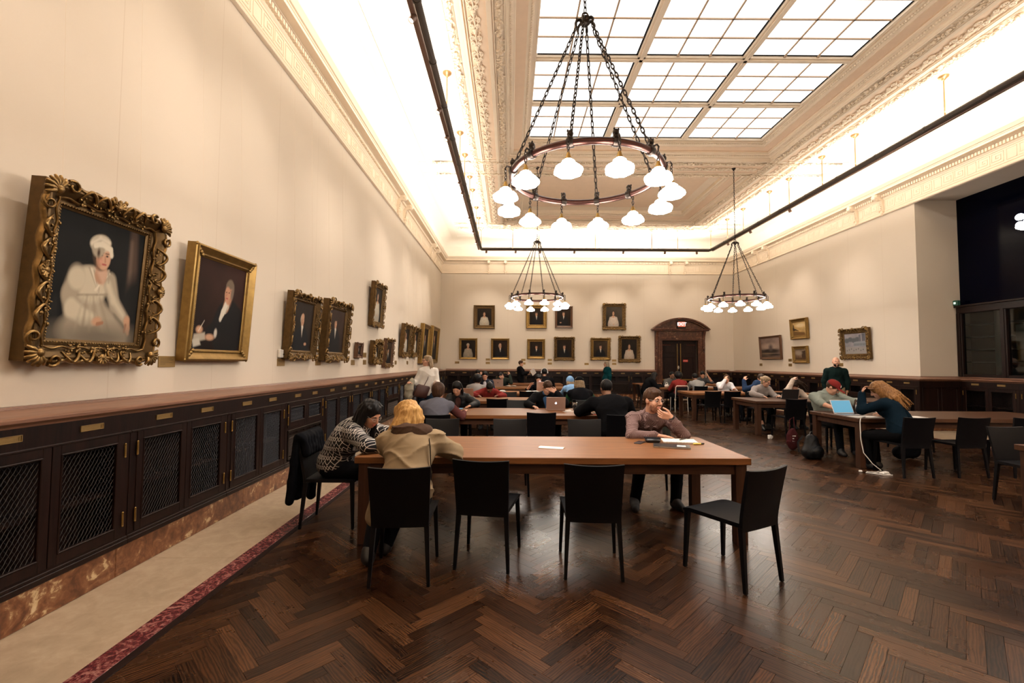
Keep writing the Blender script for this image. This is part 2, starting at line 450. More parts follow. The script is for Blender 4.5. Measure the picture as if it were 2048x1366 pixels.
slabs('marble_strip', M_RED, 8.915, 9.055, -2.7, 19.36, 1, 1.9, .002, floor, jit=.15)
slabs('limestone_slab', M_LIME, 9.055, 11.0, -3.4, 20.2, 1, 1.78, .001, floor)
slabs('marble_strip', M_RED, -2.035, 8.915, 19.225, 19.365, 0, 1.9, .002, floor, jit=.15)
slabs('limestone_slab', M_LIME, -2.175, 9.055, 19.365, 20.2, 0, 1.78, .001, floor)
mb = MB(); mb.box(-3.1, 11, -3.6, -2.55, -.012, 0); mb.build('oak_edging', M_WOODX, floor)
# ---- walls
mb = MB(); mb.box(X0-.25, X0, Y0-.2, Y1+.2, -.2, 7.6); structure('wall_left', mb, M_WALLY)
mb = MB(); DX0, DX1, DZ = 6.76, 8.36, 2.58
mb.box(X0-.25, DX0, Y1, Y1+.25, -.2, 7.6); mb.box(DX1, 11.3, Y1, Y1+.25, -.2, 7.6); mb.box(DX0, DX1, Y1, Y1+.25, DZ, 7.6)
structure('wall_back', mb, M_WALLX)
mb = MB(); mb.box(X1, 11.25, AL1, Y1+.2, -.2, 7.6); mb.box(X1, 11.25, Y0-.2, AL0, -.2, 7.6); mb.box(X1, 11.25, AL0, AL1, AZ, 7.6)
structure('wall_right', mb, M_WALLY)
mb = MB(); mb.box(X0-.25, 11.25, Y0-.25, Y0, -.2, 7.6); structure('wall_front', mb, M_WALLX)
# ---- marble base
def base_run(nm, x0, x1, y0, y1, along, L):
    e = tag(empty(nm), kind='structure'); slabs('marble_slab', M_BROWNM, x0, x1, y0, y1, along, L, .212, e, b=.003, z0=0.002, jit=.25)
base_run('baseboard_left', X0+.01, FB, Y0+.05, 20.29, 1, 1.35)
base_run('baseboard_back', FB+.003, 6.42, FK, 20.29, 0, 1.35)
base_run('baseboard_back', 8.74, FR-.003, FK, 20.29, 0, 1.35)
base_run('baseboard_right', FR, X1-.01, AL1-.02, 20.29, 1, 1.35)
base_run('baseboard_right', 10.70, AX, AL0+.02, AL1-.26, 1, 1.35)
base_run('baseboard_right', FR, 10.695, AL1-.25, AL1-.025, 0, 1.0)
# ---- wainscot cap (trim) round the room
CAP = [(-.02, 1.175), (.005, 1.175), (.012, 1.19), (.03, 1.196), (.036, 1.204), (.045, 1.208), (.045, 1.226), (.038, 1.232), (.02, 1.236), (-.05, 1.243), (-.12, 1.252), (-.17, 1.262), (-.19, 1.266), (-.192, 1.274), (-.21, 1.275), (-.212, 1.281), (-.245, 1.282), (-.245, 1.175)]
def capline(nm, path, mat):
    mb = MB(); mb.sweep(CAP, path); structure(nm, mb, mat, 40)
capline('trim_1', [(FB, FK), (FB, Y0+.1)][::-1] if False else [(FB, FK), (FB, Y0+.1)], M_CAPY)
capline('trim_2', [(6.42, FK), (FB, FK)], M_CAPX)
capline('trim_3', [(FR, FK), (8.74, FK)], M_CAPX)
capline('trim_4', [(10.70, AL0), (10.70, AL1-.26), (FR, AL1-.26), (FR, FK)], M_CAPY)
# ---- cornice
COR = [(-.01, 5.6), (.028, 5.6), (.046, 5.612), (.05, 5.632), (.03, 5.64), (.03, 5.652), (.018, 5.66), (.018, 5.69), (.026, 5.695), (.026, 5.715), (.016, 5.72), (.016, 5.99), (.03, 5.998), (.03, 6.02), (.055, 6.04), (.06, 6.05), (.06, 6.13), (.115, 6.14), (.12, 6.15), (.24, 6.155), (.24, 6.20), (.255, 6.206), (.255, 6.225), (.28, 6.23), (.315, 6.28), (.33, 6.295), (.33, 6.325), (-.01, 6.37)]
CORH = [(o, z-.05) for (o, z) in COR]
KEY = MB()
def key_unit(kind):
    mb = MB(); t = .012; h = .225; L = .235; y0, y1 = .0, .009
    def bar(xa, xb, za, zb): mb.box(xa, xb, y0, y1, za, zb)
    if kind == 0:
        bar(0, t, 0, h); bar(0, L, h-t, h); bar(L-t, L, .055, h); bar(.05, L, .055, .055+t); bar(.05, .05+t, .055, .16); bar(.05, .16, .16, .16+t); bar(.16-t, .16, .105, .16); bar(.10, .16, .105, .105+t)
        bar(0, L+.02, 0, t)
    else:
        bar(.02, .215, h-t, h); bar(.02, .215, 0, t); bar(.02, .02+t, 0, h); bar(.215-t, .215, 0, h)
    return mb.mesh('greek_key')
KM = [key_unit(0), key_unit(1)]
for m_ in KM: m_.materials.append(M_PLASTER)
def dentils(L):
    mb = MB(); x = .02
    while x < L-.03:
        mb.box(x, x+.042, 0, .05, 0, .066); x += .07
    return mb
def cornice(nm, path, runs):
    mb = MB(); mb.sweep(CORH, path); o = structure(nm, mb, M_PLASTER, 35)
    for (x, y, rz, L) in runs:
        d = tag(dentils(L).build('dentil_course', M_PLASTER, o, (x, y, 6.008), (0, 0, rz)), kind='stuff')
        c_, s_ = math.cos(rz), math.sin(rz)
        d.location = (x - s_*.058, y + c_*.058, 6.008)
        k = 0; p = .06
        while p < L-.26:
            link_mesh('greek_key', KM[1 if k % 3 == 2 else 0], None, o, (x+c_*p - s_*.015, y+s_*p + c_*.015, 5.692), (0, 0, rz)); p += .262; k += 1
        # acanthus row under the top edge
        e = MB(); q = 0
        while q < L:
            e.ell((q, .275, 6.232), (.017, .02, .026), 5, 4); q += .04
        tag(e.build('leaf_course', M_PLASTER, o, (x, y, -.02), (0, 0, rz), 180), kind='stuff')
# local +y = into the room
cornice('trim_5', [(X0, Y1), (X0, Y0)], [(X0, Y1-.1, -math.pi/2, 18.5)])
cornice('trim_6', [(X1, Y1), (X0, Y1)], [(X1-.1, Y1, math.pi, 12.9)])
cornice('trim_7', [(X1, Y0), (X1, Y1)], [(X1, 5.0, math.pi/2, 15.2)])
def console():
    mb = MB()
    prof = [(.02, 5.60), (.045, 5.58), (.07, 5.62), (.05, 5.68), (.06, 5.75), (.085, 5.85), (.10, 5.93), (.16, 5.96), (.24, 5.955), (.275, 5.98), (.285, 6.03), (.27, 6.085), (.22, 6.10), (.02, 6.10)]
    mb.add([(-.045, a, z) for a, z in prof]+[(.045, a, z) for a, z in prof], [tuple(range(len(prof)))[::-1], tuple(range(len(prof), 2*len(prof)))]+[(i, (i+1) % len(prof), len(prof)+(i+1) % len(prof), len(prof)+i) for i in range(len(prof))])
    for sx in (-1, 1):
        mb.lathe([(.0, 0), (.05, 0), (.05, .014), (.03, .02), (.018, .02), (.014, .03), (0, .032)], 14, T(sx*.045, .235, 6.03, 0, sx*math.pi/2, 0))
        mb.lathe([(.0, 0), (.032, 0), (.032, .012), (.012, .016), (0, .02)], 12, T(sx*.045, .062, 5.66, 0, sx*math.pi/2, 0))
    mb.ell((0, .06, 5.575), (.03, .035, .05), 8, 6); mb.ell((0, .2, 5.955), (.03, .05, .02), 8, 5)
    for i in range(5): mb.ell((0, .075+.008*i, 5.70+.05*i), (.03, .022, .026), 6, 4)
    return mb.mesh('console_bracket', 40)
CM = console(); CM.materials.append(M_PLASTER)
for (x, y, rz) in [(X0, 12.2, -90), (X0, 12.95, -90), (X0, 17.25, -90), (X0, 18.15, -90), (-.98, Y1, 180), (-.24, Y1, 180), (7.14, Y1, 180), (7.83, Y1, 180), (X1, 12.88, 90), (X1, 11.98, 90), (X1, 18.1, 90), (X1, 17.35, 90)]:
    par = bpy.data.objects['trim_5' if x == X0 else 'trim_7' if x == X1 else 'trim_6']
    link_mesh('console_bracket', CM, None, par, (x, y, 0), (0, 0, R(rz)))
# ---- ceiling
GX0, GX1 = -.10, 6.96                 # coffer openings
C1, C2, C3, C4 = 4.75, 11.95, 12.95, 17.40
mb = MB()
H = 7.6
def soffit(a, b, c, d): mb.box(a, b, c, d, ZC, H)
soffit(X0-.2, GX0, Y0-.2, Y1+.2); soffit(GX1, 11.25, Y0-.2, Y1+.2)
soffit(GX0, GX1, C4, Y1+.2); soffit(GX0, GX1, C2, C3); soffit(GX0, GX1, 3.75, C1); soffit(GX0, GX1, Y0-.2, -.7)
mb.box(GX0, GX1, C3, C4, 7.34, H); mb.box(GX0, GX1, -.7, 3.75, 7.34, H); mb.box(GX0, GX1, C1, C2, 7.55, H+.1)
ceil = structure('ceiling', mb, M_PLASTER_T)
# pale lining of the outer border and its cove
mb = MB()
for (a, b, c, d) in ((X0, -1.06, Y0, Y1), (7.92, X1, Y0, Y1), (-1.06, 7.92, 18.3, Y1)): mb.box(a, b, c, d, ZC-.012, ZC)
mb.build('border_panel', M_PLASTER_W, ceil)
cv = [(.006, 6.33)]+[(.006+.55*(1-math.cos(t)), 6.44+.55*math.sin(t)) for t in [R(90*i/8) for i in range(9)]]
mb = MB(); mb.sweep(cv, [(X1, Y0), (X1, Y1), (X0, Y1), (X0, Y0)]); mb.build('cove', M_PLASTER_W, ceil, smooth=60)
def fillets(lines, z0, z1, mat, nm='fillet'):
    m2 = MB()
    for (a, b, c, d) in lines: m2.box(a, b, c, d, z0, z1, b=.004)
    return m2.build(nm, mat, ceil)
YA, YB = -.5, 18.3
L_ = []
for s_, xx in ((1, GX0), (-1, GX1)):
    for (o0, o1) in ((.955, .985), (.665, .70), (.625, .64), (.22, .30), (.185, .205), (0, .02)):
        L_.append((xx-s_*o0, xx-s_*o1, YA, YB))
fillets(L_, ZC-.03, ZC, M_PLASTER)
L_ = []
for (ya, yb) in ((11.95, 11.97), (12.19, 12.215), (12.70, 12.725), (12.93, 12.95), (17.40, 17.42), (17.62, 17.64), (17.98, 18.0), (18.22, 18.24), (3.75, 3.77), (4.72, 4.75)): L_.append((X0+.9, X1-.9, ya, yb))
fillets(L_, ZC-.026, ZC, M_PLASTER)
# faint frames on the pale border
L_ = []
for xx in (-1.45, -1.42, -2.3, 8.28, 8.31, 9.15): L_.append((xx-.006, xx+.006, YA, 19.4))
for yy in (12.1, 12.8, 17.5, 18.1): 
    L_.append((X0+.6, -1.1, yy-.008, yy+.008)); L_.append((7.96, X1-.6, yy-.008, yy+.008))
L_.append((-2.3, 9.15, 19.3, 19.315)); L_.append((-1.4, 8.3, 18.6, 18.612))
fillets(L_, ZC-.022, ZC-.01, M_PLASTER_W, 'border_moulding')
rg = random.Random(5)
def garland_seg(L=1.0, W=.16, dens=58):
    mb = MB(); mb.box(0, L, -W/2, W/2, -.012, 0)
    for i in range(dens):
        x = (i+rg.random())*L/dens; y = rg.gauss(0, W*.24); y = max(-W*.46, min(W*.46, y)); r = rg.uniform(.012, .034)*(1-.5*abs(y)/W)
        h = .06*(1-(2*y/W)**2)+.012
        if rg.random() < .62: mb.ell((x, y, -h*.7), (r, r, r*.9), 7, 5)
        else:
            a = rg.uniform(0, 6.28); mb.ell((0, 0, 0), (r*1.7, r*.7, r*.5), 6, 4, T(x, y, -h*.6, 0, rg.uniform(-.5, .5), a))
    return mb.mesh('garland', 180)
GM = [garland_seg() for _ in range(3)]
def scroll_seg(L=1.1, W=.21):
    mb = MB()
    def spiral(cx, cy, r, d, turns=1.6, n=22):
        pts = []
        for i in range(n):
            t = i/(n-1); a = t*turns*2*math.pi*d; rr = r*(1-.85*t)
            pts.append((cx+rr*math.cos(a), cy+rr*math.sin(a), -.018))
        mb.tube(pts, [.014*(1-.5*i/n) for i in range(n)], 6)
    for k in range(3):
        x = .18+k*.36
        for sy in (-1, 1):
            spiral(x, sy*.05, .052, sy); spiral(x+.13, sy*.055, .04, -sy)
            for j in range(5): mb.ell((x-.11+.05*j, sy*(.03+.05*rg.random()), -.015), (.022, .012, .018), 6, 4, None)
        mb.lathe([(0, -.05), (.03, -.045), (.035, -.02), (.02, 0)], 8, T(x+.25, 0, 0)); mb.ell((x-.16, 0, -.02), (.03, .05, .03), 8, 5)
        mb.tube([(x-.2, -.03, -.012), (x-.05, .0, -.03), (x+.1, -.01, -.02), (x+.2, .02, -.012)], .012, 6)
    return mb.mesh('scroll_relief', 180)
SM = scroll_seg()
def egg_seg(L=1.0, pitch=.055, w=.05, tilt=0):
    mb = MB(); x = pitch/2
    while x < L:
        mb.ell((x, 0, -.012), (pitch*.36, w*.5, .024), 6, 4); mb.box(x+pitch*.42, x+pitch*.58, -w*.5, w*.5, -.02, 0); x += pitch
    return mb.mesh('egg_moulding', 60)
EM = egg_seg()
for m_ in GM+[SM, EM]: m_.materials.append(M_PLASTER)
def run(nm, meshes, x0, y0, x1, y1, z, L=1.0, rx=0.0, kind='stuff'):
    d = math.hypot(x1-x0, y1-y0); nn = max(1, round(d/L)); a = math.atan2(y1-y0, x1-x0); sc = d/(nn*L)
    for i in range(nn):
        o = link_mesh(nm, meshes[i % len(meshes)], None, ceil, (x0+(x1-x0)*i/nn, y0+(y1-y0)*i/nn, z), (rx, 0, a))
        o.scale = (sc, 1, 1); tag(o, kind=kind)
for xx in (GX0-.88, GX0-.10, GX1+.10, GX1+.88): run('garland', GM, xx, -.4, xx, 18.2, ZC)
for xx in (GX0-.50, GX1+.50):
    for (ya, yb) in ((4.8, 11.9), (13.0, 17.35), (12.2, 12.7)): run('scroll_relief', [SM], xx, ya, xx, yb, ZC, 1.1)
for yy in (12.08, 12.83, 17.51, 18.11, 3.86, 4.62): run('garland', GM, X0+1.0, yy, X1-1.0, yy, ZC)
for yy in (12.46, 17.81): run('scroll_relief', [SM], GX0+.1, yy, GX1-.1, yy, ZC, 1.1)
# coffer with the skylight: stepped frame
def ring(nm, prof, x0, x1, y0, y1, mat):
    m2 = MB(); m2.sweep(prof, [(x0, y0), (x1, y0), (x1, y1), (x0, y1)], closed=True); return m2.build(nm, mat, ceil, smooth=30)
PR1 = [(.004, 6.998), (.004, 7.05), (.03, 7.05), (.03, 7.075), (.13, 7.13), (.15, 7.13), (.15, 7.16), (.165, 7.17)]
PR2 = [(.165, 7.17), (.165, 7.20), (.36, 7.205)]
PR3 = [(.36, 7.205), (.36, 7.22), (.385, 7.235), (.47, 7.275), (.49, 7.275), (.49, 7.30), (.53, 7.305), (.53, 7.29), (.56, 7.29), (.56, 7.5)]
SKX0, SKX1, SKY0, SKY1 = GX0+.56, GX1-.56, C1+.56, C2-.56
ring('coffer_frame', PR1, GX0, GX1, C1, C2, M_PLASTER); ring('coffer_frame', PR2, GX0, GX1, C1, C2, M_PLASTER_T); ring('coffer_frame', PR3, GX0, GX1, C1, C2, M_PLASTER)
def egg_ring(o, z, x0, x1, y0, y1, tilt):
    for (xa, ya, xb, yb) in ((x0+o, y0+o, x1-o, y0+o), (x1-o, y0+o, x1-o, y1-o), (x1-o, y1-o, x0+o, y1-o), (x0+o, y1-o, x0+o, y0+o)):
        run('egg_moulding', [EM], xa, ya, xb, yb, z, 1.0, tilt)
egg_ring(.08, 7.102, GX0, GX1, C1, C2, .5); egg_ring(.43, 7.255, GX0, GX1, C1, C2, .44)
# far coffer with a plain field
PF = [(.004, 6.998), (.004, 7.04), (.02, 7.04), (.12, 7.09), (.14, 7.09), (.14, 7.10)]
PF2 = [(.14, 7.10), (.14, 7.12), (.42, 7.13)]
PF3 = [(.42, 7.13), (.42, 7.14), (.52, 7.20), (.54, 7.20), (.54, 7.3), (.8, 7.34)]
for (ya, yb) in ((C3, C4), (-.7, 3.75)):
    ring('coffer_frame', PF, GX0, GX1, ya, yb, M_PLASTER); ring('coffer_frame', PF2, GX0, GX1, ya, yb, M_PLASTER_T); ring('coffer_frame', PF3, GX0, GX1, ya, yb, M_PLASTER)
    if ya > 5: egg_ring(.07, 7.065, GX0, GX1, ya, yb, .45); egg_ring(.47, 7.17, GX0, GX1, ya, yb, .5)
# ---- skylight: window_1, panes backlit
sky = tag(empty('window_1', (0, 0, 0)), kind='structure')
M_PANE = emis('backlit_glass', (1.0, .97, .94), 1.6)
NC, NR = 3, 4
cw, chh = (SKX1-SKX0)/NC, (SKY1-SKY0)/NR
mbar = MB()
for i in range(1, NC): x = SKX0+cw*i; mbar.box(x-.075, x+.075, SKY0, SKY1, 7.30, 7.44, b=.004); mbar.box(x-.035, x+.035, SKY0, SKY1, 7.275, 7.30, b=.004)
mbar.build('main_mullion', M_PLASTER, sky)
mbar = MB()
for j in range(1, NR): y = SKY0+chh*j; mbar.box(SKX0, SKX1, y-.075, y+.075, 7.30, 7.44, b=.004); mbar.box(SKX0, SKX1, y-.035, y+.035, 7.275, 7.30, b=.004)
mbar.build('cross_mullion', M_PLASTER, sky)
PM = None
for i in range(NC):
    for j in range(NR):
        xa = SKX0+cw*i+(.075 if i else 0); xb = SKX0+cw*(i+1)-(.075 if i < NC-1 else 0)
        ya = SKY0+chh*j+(.075 if j else 0); yb = SKY0+chh*(j+1)-(.075 if j < NR-1 else 0)
        gl = .03; px = (xb-xa-gl)/3; py = (yb-ya-gl)/3
        bm_ = MB()
        for k in range(1, 3): bm_.box(xa+px*k-.014, xa+px*k+.014, ya, yb-gl, 7.325, 7.36); bm_.box(xa, xb-gl, ya+py*k-.014, ya+py*k+.014, 7.325, 7.36)
        for k in range(1, 3): bm_.box(xa+px*k-.02, xa+px*k+.02, yb-gl-.02, yb, 7.31, 7.335)
        gp_ = MB(); gp_.box(xa+.02, xb, yb-.036, yb-.004, 7.338, 7.343); gp_.box(xb-.036, xb-.004, ya+.02, yb, 7.338, 7.343); gp_.build('gap_shade_strip', M_DARK, sky)  # solid near-black strips paint in the shade of the slits beside the panes
        bm_.build('glazing_bar', plain('bar_paint', (.46, .33, .22), .7, var=.05), sky)
        for a in range(3):
            for b in range(3):
                o = None
                if PM is None or PM[0] != (round(px, 4), round(py, 4)):
                    q = MB(); q.box(0, px, 0, py, 0, .01); me = q.mesh('pane'); me.materials.append(M_PANE); PM = ((round(px, 4), round(py, 4)), me)
                link_mesh('pane', PM[1], None, sky, (xa+px*a, ya+py*b, 7.345))
mb = MB(); mb.box(SKX0-.1, SKX1+.1, SKY0-.1, SKY1+.1, 7.49, 7.5); mb.build('dark_backing', M_DARK, sky)
# ---- hung light trough, its rods and wall-washing spot lamps
trough = thing('light_trough', 'long dark bronze light trough hung from brass rods below the ceiling border', 'light fixture', (3.43, 8.35, 6.18))
def rel(p): return (p[0]-3.43, p[1]-8.35, p[2]-6.18)
loop = [(-1.21, -1.6, 6.18), (-1.21, 18.3, 6.18), (8.12, 18.3, 6.18), (8.12, -1.6, 6.18)]
mb = MB()
for i in range(4): mb.tube([rel(loop[i]), rel(loop[(i+1) % 4])], .05, 12)
for p in loop: mb.ell(rel(p), (.052, .052, .052), 10, 8)
for i in range(3):
    a, b = Vector(loop[i]), Vector(loop[i+1]); L = (b-a).length; k = 1
    while k*1.2 < L: 
        q = a+(b-a)*(k*1.2/L); mb.tube([rel(q-(b-a).normalized()*.02), rel(q+(b-a).normalized()*.02)], .056, 12); k += 1
mb.build('pipe', plain('ribbed_bronze', (.055, .04, .03), .5, .4), trough, smooth=40)
mb = MB()
M_TRACK = plain('brown_steel_track', (.20, .12, .09), .35, .6)
for (xa, sg) in ((-1.21, -1), (8.12, 1)): mb.box(xa+sg*.055-3.43, xa+sg*.125-3.43, -1.6-8.35, 18.3-8.35, -.05, .03, b=.006)
mb.box(-1.21-3.43, 8.12-3.43, 18.355-8.35, 18.425-8.35, -.05, .03, b=.006)
mb.build('lamp_track', M_TRACK, trough)
rod = MB(); rod.tube([(0, 0, 0), (0, 0, .80)], .012, 8); rod.lathe([(.012, .72), (.03, .73), (.035, .745), (.05, .755), (.075, .775), (.085, .79), (.085, .81)], 14); rod.ell((0, 0, .02), (.03, .03, .02), 8, 5)
RM = rod.mesh('brass_rod', 40); RM.materials.append(plain('warm_brass', (.45, .27, .12), .4, .8))
for y in (1.9, 4.6, 8.29, 10.5, 11.64, 13.05, 14.05, 15.67, 16.83):
    for x in (-1.21, 8.12): link_mesh('hanger_rod', RM, None, trough, rel((x, y, 6.18)))
for x in (-1.21, .07, 1.14, 3.43, 5.72, 6.77, 8.12): link_mesh('hanger_rod', RM, None, trough, rel((x, 18.25, 6.18)))
can = MB(); can.lathe([(.0, -.02), (.035, -.02), (.042, 0), (.042, .09), (.036, .09), (.03, .075)], 12); CANM = can.mesh('spot_can', 40); CANM.materials.append(M_TRACK)
ln = MB(); ln.lathe([(0, .076), (.029, .076), (.029, .079), (0, .08)], 12); LNM = ln.mesh('lens'); LNM.materials.append(emis('spot_lens', (1, .9, .75), 25))
SPOT_E = 112.0
def spot(x, y, tx, ty, tz, e=1.0, angle=62):
    d = (Vector((tx, ty, tz))-Vector((x, y, 6.16))).normalized(); q = d.to_track_quat('Z', 'Y').to_euler()
    s = link_mesh('spot_lamp', CANM, None, trough, rel((x, y, 6.12)), q); link_mesh('lens', LNM, None, s)
    spot_light('spot_lamp_light', Vector((x, y, 6.12))+d*.10, (tx, ty, tz), SPOT_E*e, (1.0, .87, .74), angle)
for (sy, ty, tz, e) in ((2.9, 1.6, 2.6, .9), (4.5, 3.35, 2.5, 1.25), (5.8, 4.75, 2.5, 1.0), (8.0, 6.9, 2.4, 1.0), (9.0, 8.0, 2.4, .9), (11.3, 10.5, 2.9, 1.0), (12.0, 11.3, 2.0, .8), (14.1, 13.2, 2.6, 1.25), (15.6, 14.9, 2.6, 1.3), (17.0, 16.3, 2.7, 1.4)):
    spot(-1.29, sy, X0, ty, tz, e)
for (sx, tx, tz, e) in ((-1.0, -1.2, 2.9, 1.0), (1.2, 1.2, 3.0, 1.0), (2.6, 2.4, 2.8, .9), (4.6, 4.6, 3.1, 1.3), (0.2, -.4, 2.2, .6), (6.3, 6.6, 4.0, .7), (7.6, 8.6, 3.4, .7)):
    spot(sx, 18.39, tx, Y1, tz, e)
for (sy, ty, tz, e) in ((17.0, 17.3, 2.3, .8), (15.4, 15.6, 2.7, 1.2), (13.2, 13.0, 2.3, .9)):
    spot(8.2, sy, X1, ty, tz, e)
# ------------------------------------------------------------------ wainscot cabinets
ORD = ['first', 'second', 'third', 'fourth', 'fifth', 'sixth', 'seventh', 'eighth', 'ninth', 'tenth', 'eleventh', 'twelfth', 'thirteenth', 'fourteenth', 'fifteenth', 'sixteenth', 'seventeenth', 'eighteenth', 'nineteenth', 'twentieth']
M_WOODL = wood('dark_oak_panel', (.004, .0018, .0017), (.020, .0085, .0065), 1, .4, 2, spec=.2)
def lattice(w_, h, pitch=.030, wire=.0019, steps=1):
    mb = MB()
    def seg(xa, za, xb, zb, y):
        d = Vector((xb-xa, 0, zb-za)); L = d.length
        if L < .01: return
        nseg = max(1, int(L/pitch*steps)); pts = []
        for i in range(nseg+1):
            t = i/nseg; pts.append((xa+(xb-xa)*t, y+.002*(1 if i % 2 else -1), za+(zb-za)*t))
        mb.tube(pts, wire, 3, cap=False)
    sl = 1.55     # steep diamonds
    k = -h/sl
    while k < w_:
        for sg in (0, 1):
            xa, za, xb, zb = k, 0.0, k+h/sl, h
            if xa < 0: za = -xa*sl; xa = 0
            if xb > w_: zb = h-(xb-w_)*sl; xb = w_
            if sg: xa, xb = w_-xa, w_-xb
            if zb > za: seg(xa, za, xb, zb, .001 if sg else -.001)
        k += pitch
    return mb
_LC = {}
def cab_parts(w_):
    key = round(w_, 3)
    if key in _LC: return _LC[key]
    b = MB()
    b.box(0, w_, 0, .018, .212, .285); b.box(0, w_, -.012, .012, .212, .25, b=.004); b.box(0, w_, -.006, .01, .25, .272, b=.004)     # plinth moulding
    b.box(0, w_, 0, .02, 1.035, 1.19); b.box(0, w_, -.010, .01, 1.03, 1.046, b=.004)                                                     # label rail
    b.box(0, .06, .0, .03, .28, 1.035); b.box(w_-.06, w_, .0, .03, .28, 1.035); b.box(0, .005, -.004, .01, .212, 1.03); b.box(w_-.005, w_, -.004, .01, .212, 1.03)
    b.box(0, w_, .225, .235, .212, 1.2); b.box(0, w_, .02, .23, .205, .215)
    b.box(.001, .012, .02, .23, .215, 1.19); b.box(w_-.012, w_-.001, .02, .23, .215, 1.19)
    dw = (w_-.12-.004)/2
    def door(dw, z0, z1, mir):
        d = MB(); s = .055; H = z1-z0
        d.box(.001, s, -.006, .022, 0, H, b=.002); d.box(dw-s, dw-.001, -.006, .022, 0, H, b=.002); d.box(s, dw-s, -.006, .022, 0, s+.01, b=.002); d.box(s, dw-s, -.006, .022, H-s, H, b=.002)
        e = .012
        for (xa, xb, za, zb) in ((s, s+e, s+.01, H-s), (dw-s-e, dw-s, s+.01, H-s), (s, dw-s, s+.01, s+.01+e), (s, dw-s, H-s-e, H-s)): d.box(xa, xb, -.012, .01, za, zb, b=.004)
        lat = lattice(dw-2*s-.01, H-2*s-.02)
        h = MB(); hx = dw+.004 if mir else -.004
        return d.mesh('door'), lat.mesh('wire_mesh'), (s+.005, .012, s+.015)
    D = door(dw, .285, 1.03, 0); V = door(dw, .71, 1.03, 0)
    h = MB(); h.tube([(0, -.012, 0), (0, -.012, .085)], .0075, 8); h.ell((0, -.012, .09), (.008, .008, .008), 8, 6); h.ell((0, -.012, -.005), (.008, .008, .008), 8, 6)
    lh = MB(); lh.box(-.085, .085, -.008, 0, 0, .004); lh.box(-.085, .085, -.008, 0, .036, .04); lh.box(-.085, -.08, -.008, 0, 0, .04); lh.box(.08, .085, -.008, 0, 0, .04); lh.box(-.08, .08, -.003, 0, .004, .036); lh.box(.068, .073, -.006, 0, .008, .032)
    sh = MB(); sh.box(.03, w_-.03, .05, .225, .60, .62); 
    gr = MB(); gx0, gx1, gz0, gz1 = .075, w_-.075, .30, .68
    for (xa, xb, za, zb) in ((gx0, gx1, gz0, gz0+.03), (gx0, gx1, gz1-.03, gz1), (gx0, gx0+.03, gz0, gz1), (gx1-.03, gx1, gz0, gz1)): gr.box(xa, xb, -.008, .012, za, zb, b=.003)
    k = 0
    while k < 5: gr.box(gx0+.12+k*(gx1-gx0-.24)/4-.045, gx0+.12+k*(gx1-gx0-.24)/4+.045, .004, .012, gz1-.055, gz1-.045); k += 1
    gr.box(gx0+.03, gx1-.03, -.002, .006, gz1-.075, gz1-.067); gr.box(gx0+.03, gx1-.03, .002, .012, gz0+.045, gz0+.055)
    gl = lattice(gx1-gx0-.06, gz1-gz0-.12, .024, .0024)
    for i, p in enumerate(gl.v): gl.v[i] = (p[0]+gx0+.03, p[1]+.006, p[2]+gz0+.045)
    vs_ = MB(); vs_.box(.06, w_-.06, .0, .03, .68, .712); vs_.box(.06, w_-.06, .03, .035, .285, .68)
    R_ = dict(body=b.mesh('body', None), door=D, vdoor=V, dw=dw, hinge=h.mesh('hinge', 40), label=lh.mesh('label_holder'), shelf=sh.mesh('shelf'), grille=gr.mesh('grille'), glat=gl.mesh('grille_mesh'), vs=vs_.mesh('mid_rail'))
    R_['body'].materials.append(M_WOODZ); R_['door'][0].materials.append(M_WOODL); R_['door'][1].materials.append(M_MESHWIRE); R_['vdoor'][0].materials.append(M_WOODL); R_['vdoor'][1].materials.append(M_MESHWIRE)
    R_['hinge'].materials.append(M_BRASS); R_['label'].materials.append(M_BRASSP); R_['shelf'].materials.append(M_WOODX); R_['grille'].materials.append(M_IRON); R_['glat'].materials.append(M_IRON); R_['vs'].materials.append(M_WOODX)
    _LC[key] = R_; return R_
def cabinet(loc, rz, w_, kind, label, group=None):
    P = cab_parts(w_); t = thing('cabinet', label, 'cabinet', loc, rz, group)
    link_mesh('body', P['body'], None, t); dw = P['dw']
    if kind == 'vent':
        link_mesh('mid_rail', P['vs'], None, t); g_ = link_mesh('vent_grille', P['grille'], None, t); tag(link_mesh('grille_mesh', P['glat'], None, g_), kind='stuff')
        D, z0, hz = P['vdoor'], .712, (.05, .20)
    else:
        link_mesh('shelf', P['shelf'], None, t); D, z0, hz = P['door'], .285, (.08, .58)
    for i in range(2):
        d = link_mesh('door', D[0], None, t, (.06+i*(dw+.004), 0, z0)); tag(link_mesh('wire_mesh', D[1], None, d, D[2]), kind='stuff')
        for hh in hz: link_mesh('hinge', P['hinge'], None, d, (-.004 if i == 0 else dw+.004, 0, hh))
        link_mesh('label_holder', P['label'], None, t, (.06+dw*.5+i*(dw+.004), 0, 1.095))
kk = 0; y = 2.28-1.18*4
while y < 19.9:
    k2 = round((y-2.28)/1.18); wd = 1.18 if y+1.18 < 20.0 else FK-.01-y
    if wd > .5:
        vent = (k2 % 4 == 3)
        cabinet((FB, y, 0), R(90), wd, 'vent' if vent else 'door', ('dark oak radiator cabinet with grille, ' if vent else 'dark oak mesh-door cabinet, ')+ORD[kk]+' along the wall of leaning portraits')
        kk += 1
    y += 1.18
for k in range(8):
    vent = k in (2, 6)
    cabinet((FB+.003+1.16*k, FK, 0), 0, 1.158, 'vent' if vent else 'door', ('dark oak vent cabinet, ' if vent else 'dark oak mesh-door cabinet, ')+ORD[k]+' left to right under the far wall portraits')
cabinet((8.742, FK, 0), 0, .976, 'door', 'dark oak mesh-door cabinet on the far wall right of the marble doorway')
